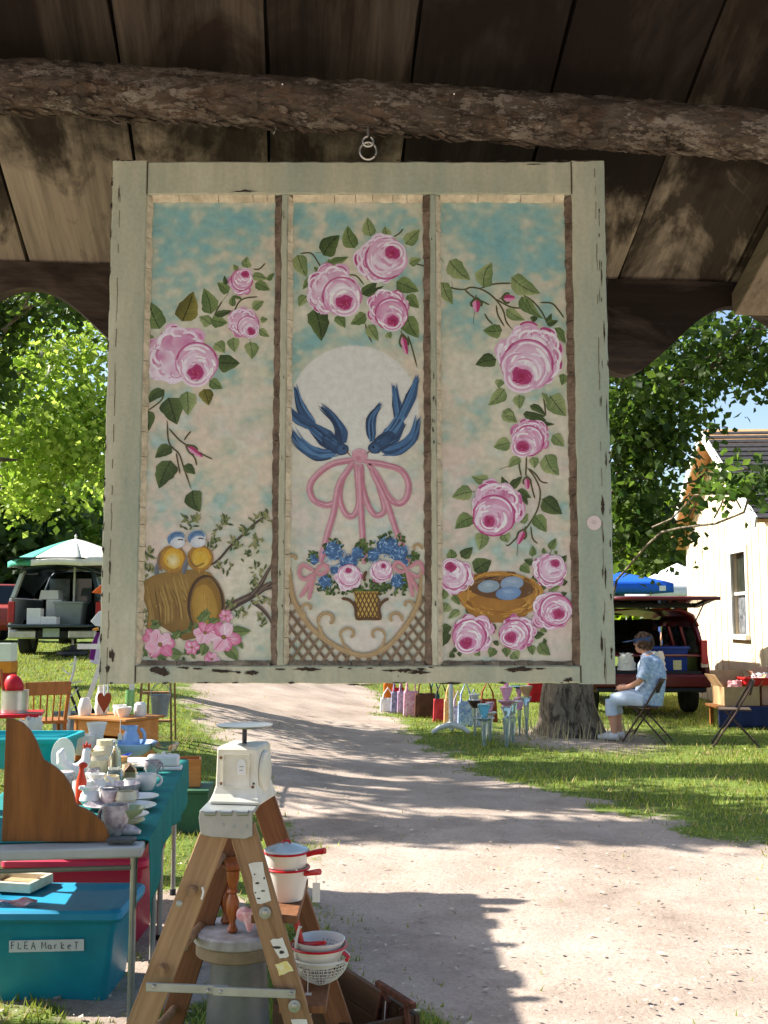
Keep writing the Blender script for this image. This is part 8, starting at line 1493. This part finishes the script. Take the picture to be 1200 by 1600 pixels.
open_box((bt[0] - .32, bt[1] - .05, bt[2] + .322), .50, .42, .26, R(4), 'brown cardboard box left on the low table', M_CARD, True); open_box((bt[0] + .30, bt[1] + .05, bt[2] + .322), .52, .42, .30, R(-6), 'wide open cardboard box with raised flaps at the right edge', M_CARDP)
rt = tub('red_tote', (bt[0] - .02, bt[1] - .06, bt[2] + .60), .46, .34, .10, mat('red_plastic', (200, 36, 36), .45), 'red plastic tray resting across the cardboard boxes', 'tray', None, .92)
crumple('tissue_paper', (bt[0] + .02, bt[1] - .06, bt[2] + .625), .14, .13, M_WHITE, 'crumpled white tissue paper in the red tray', 'paper', 9); crumple('pink_paper', (bt[0] - .34, bt[1] - .1, bt[2] + .5), .12, .16, mat('pink_tissue', (224, 160, 160), .8), 'crumpled pink paper sticking out of the left cardboard box', 'paper', 12)
# blue tub and white bag in the van
def in_van(x, y, z): a = R(-2); return (vx + x * math.cos(a) - y * math.sin(a), 16.4 + x * math.sin(a) + y * math.cos(a), z)
bt2 = tub('blue_tub', in_van(.32, .22, .65), .62, .36, .42, mat('royal_blue_plastic', (34, 62, 140), .42, .06), 'royal blue storage tub with a pale label in the back of the van', 'tub', mat('royal_blue_plastic', (34, 62, 140), .42), .9); MB().box((.12, -.174, .15), (.13, .004, .15)).build('paper_label', mat('pale_label', (204, 200, 150), .6, .1, 30), bt2, smooth=0)
crumple('white_bag', in_van(.1, -.0, .72), .16, .30, M_WHITE, 'white plastic bag beside the blue tub in the van', 'bag', 21); crumple('white_bag', in_van(-.35, .05, .72), .15, .26, M_WHITE, 'white plastic bag at the left of the van opening', 'bag', 22)

# ------------------------------------------------------------------ bags and garden glass by the tree
def tote(px, py, d, w, h, mt, label, strap=None, rz=0, z=None):
    p = G(px, py) if z is None else P(px, py, d); o = E('tote_bag', p, rz, label, 'bag', 'bags hung along the low rack'); th = w * .28
    def fn(u, v): a = 6.283 * u; sq = .5 * w * (1 - .12 * v); return (sq * math.copysign(abs(math.cos(a)) ** .5, math.cos(a)), th * .5 * (1 - .6 * v) * math.copysign(abs(math.sin(a)) ** .7, math.sin(a)) * (1 + .15 * math.sin(9 * a)), h * v)
    MB().grid(fn, 28, 8).build('pouch', mt, o, smooth=50, solid=.004); MB().box((0, 0, .006), (w * .94, th * .8, .01)).build('base', mt, o, smooth=0)
    for y in (-1, 1): MB().tube([(-w * .3, y * th * .15, h * .95), (-w * .26, y * th * .2, h * 1.3), (0, y * th * .1, h * 1.75), (w * .26, y * th * .2, h * 1.3), (w * .3, y * th * .15, h * .95)], .012, 7).build('strap', strap or mt, o)
    return o
def prn(name, c, c2, s=26): return mat(name, c, .85, .1, s, c2=c2)
tote(606, 1112, 0, .26, .22, prn('white_bag_cloth', (226, 222, 214), (206, 200, 196)), 'plain white bag at the lane end of the rack'); tote(609, 1098, 0, .24, .36, prn('orange_cloth', (222, 120, 34), (196, 90, 20)), 'bright orange bag at the far end of the rack'); tote(622, 1108, 0, .22, .36, prn('scarlet_cloth', (206, 26, 40), (160, 16, 30)), 'scarlet bag third along the rack')
tote(621, 1114, 0, .22, .34, prn('navy_floral', (66, 74, 120), (190, 186, 200)), 'navy flowered bag in front of the scarlet one'); tote(631, 1115, 0, .22, .36, prn('lilac_floral', (206, 186, 206), (160, 96, 140)), 'lilac flowered bag next to the navy one'); tote(642, 1120, 0, .24, .40, prn('pink_floral', (226, 196, 206), (206, 106, 140)), 'pink flowered bag with white ground in the middle of the rack')
tote(664, 1122, 0, .34, .38, prn('brown_leather', (96, 58, 40), (66, 40, 28), 9), 'large brown leather bag'); tote(679, 1118, 0, .18, .34, prn('teal_leather', (30, 104, 112), (20, 70, 80), 9), 'teal leather bag beside the brown one'); tote(690, 1128, 0, .26, .34, prn('coral_leather', (204, 66, 70), (160, 36, 46), 9), 'coral red shoulder bag', mat('dark_strap', (44, 36, 36), .6))
tote(704, 1132, 0, .20, .36, prn('orange_print', (222, 140, 50), (226, 206, 170)), 'orange and cream print bag beside the white pole'); tote(716, 1134, 0, .20, .28, prn('pale_print', (214, 196, 202), (120, 96, 130)), 'pale print bag right of the white pole'); tote(728, 1136, 0, .24, .36, prn('blue_floral', (70, 110, 170), (206, 214, 222)), 'blue flowered bag near the garden glass'); tote(741, 1136, 0, .22, .30, prn('white_blue_floral', (206, 212, 222), (70, 90, 140)), 'white bag with blue flowers at the right end of the rack')
tote(762, 1128, 0, .30, .34, prn('rust_cloth', (150, 72, 44), (110, 50, 30), 9), 'rust brown bag behind the garden glass'); tote(862, 1122, 0, .26, .40, prn('denim_cloth', (50, 70, 110), (34, 46, 76), 9), 'denim bag leaning beside the tree trunk'); tote(838, 1098, 0, .34, .36, prn('crimson_cloth', (190, 30, 46), (150, 20, 34), 9), 'crimson bag behind the garden glass near the tree')
rp_b = G(705, 1146); rk = E('bag_rack', rp_b, 0, 'white pole stand with splayed feet carrying bags', 'rack'); MB().tube([(0, 0, .05), (0, 0, 1.2)], .03, 12).build('pole', M_TRIM, rk); MB().tube([(-.9, .1, 1.15), (.5, .1, 1.15)], .02, 8).build('cross_rail', M_TRIM, rk)
for dx, dy in ((-.26, -.06), (.24, -.05), (.03, .24)): MB().tube([(0, 0, .12), (dx * .6, dy * .6, .08), (dx, dy, .02)], [.045, .035, .025], 8).build('foot', M_TRIM, rk)
M_GB = mat('sea_glass', (206, 226, 226), .05, .03, trans=.75, spec=.6); M_GP = mat('pink_glass', (232, 168, 190), .08, .05, trans=.45, spec=.6); M_GD = mat('smoke_glass', (96, 72, 66), .08, .1, trans=.4, spec=.6); M_GT = mat('aqua_glass', (120, 196, 214), .08, .05, trans=.5, spec=.6)
def totem(px, py, items, label, stake=.05):
    p = G(px, py); s_ = p[1] / FPX; o = E('glass_totem', p, 0, label, 'garden ornament', 'glass garden ornaments on stakes by the tree'); z = 0; MB().tube([(0, 0, -.05), (0, 0, .25)], .008, 6).build('stake', M_STEEL, o)
    for r, h_, mt in items: MB().lathe([(.0, z), (r * .55, z), (r * .45, z + h_ * .15), (r * .7, z + h_ * .5), (r, z + h_ * .92), (r * .92, z + h_), (0, z + h_ * .97)], (0, 0, 0), 18).build('glass_piece', mt, o); z += h_
    return o
totem(742, 1150, [(.035, .36, M_GB), (.10, .10, M_GD), (.07, .08, M_CH)], 'glass totem with a smoky dish, nearest the bags'); totem(757, 1166, [(.05, .30, M_GB), (.13, .04, M_GB), (.085, .16, M_GT)], 'glass totem with an aqua dome, lowest on the grass'); totem(766, 1158, [(.04, .30, M_GB), (.09, .06, M_CH), (.06, .12, M_GP)], 'slim glass totem just behind the aqua dome')
totem(792, 1167, [(.05, .34, M_GB), (.07, .14, M_GB), (.11, .07, M_GP), (.08, .16, M_GP), (.06, .1, M_GP)], 'tall pink-topped glass totem in the middle'); totem(801, 1160, [(.05, .30, M_GB), (.07, .18, M_GB), (.13, .03, M_CH)], 'clear glass totem right behind the pink one'); totem(812, 1150, [(.03, .34, M_GB), (.08, .16, M_GP), (.05, .12, M_GP), (.14, .03, M_GT)], 'glass totem with a flat aqua plate on pink vases'); totem(823, 1152, [(.035, .40, M_GB), (.07, .12, M_GB), (.09, .14, mat('amber_glass', (222, 176, 130), .08, trans=.4))], 'glass totem with an amber globe next to the tree')
# dry weeds at the foot of the tree
m = MB(); r = random.Random(3)
for k in range(160):
    a = r.uniform(0, 6.28); d_ = r.uniform(.42, .75); x, y = tb[0] + d_ * math.cos(a) * 1.2, tb[1] + d_ * math.sin(a); l = r.uniform(.06, .28); lx, ly = r.uniform(-.06, .06), r.uniform(-.06, .06); z = float(gz2(x, y)); w = .006
    m.add([(x - w, y, z - .01), (x + w, y, z - .01), (x + lx + w * .3, y + ly, z + l), (x + lx - w * .3, y + ly, z + l)], [(0, 1, 2, 3)])
T(m.build('dry_weeds', mat('dry_grass', (196, 178, 128), .8, .15, 12), smooth=0), 'dry straw-coloured weeds round the foot of the tree', 'weeds', kind='stuff')
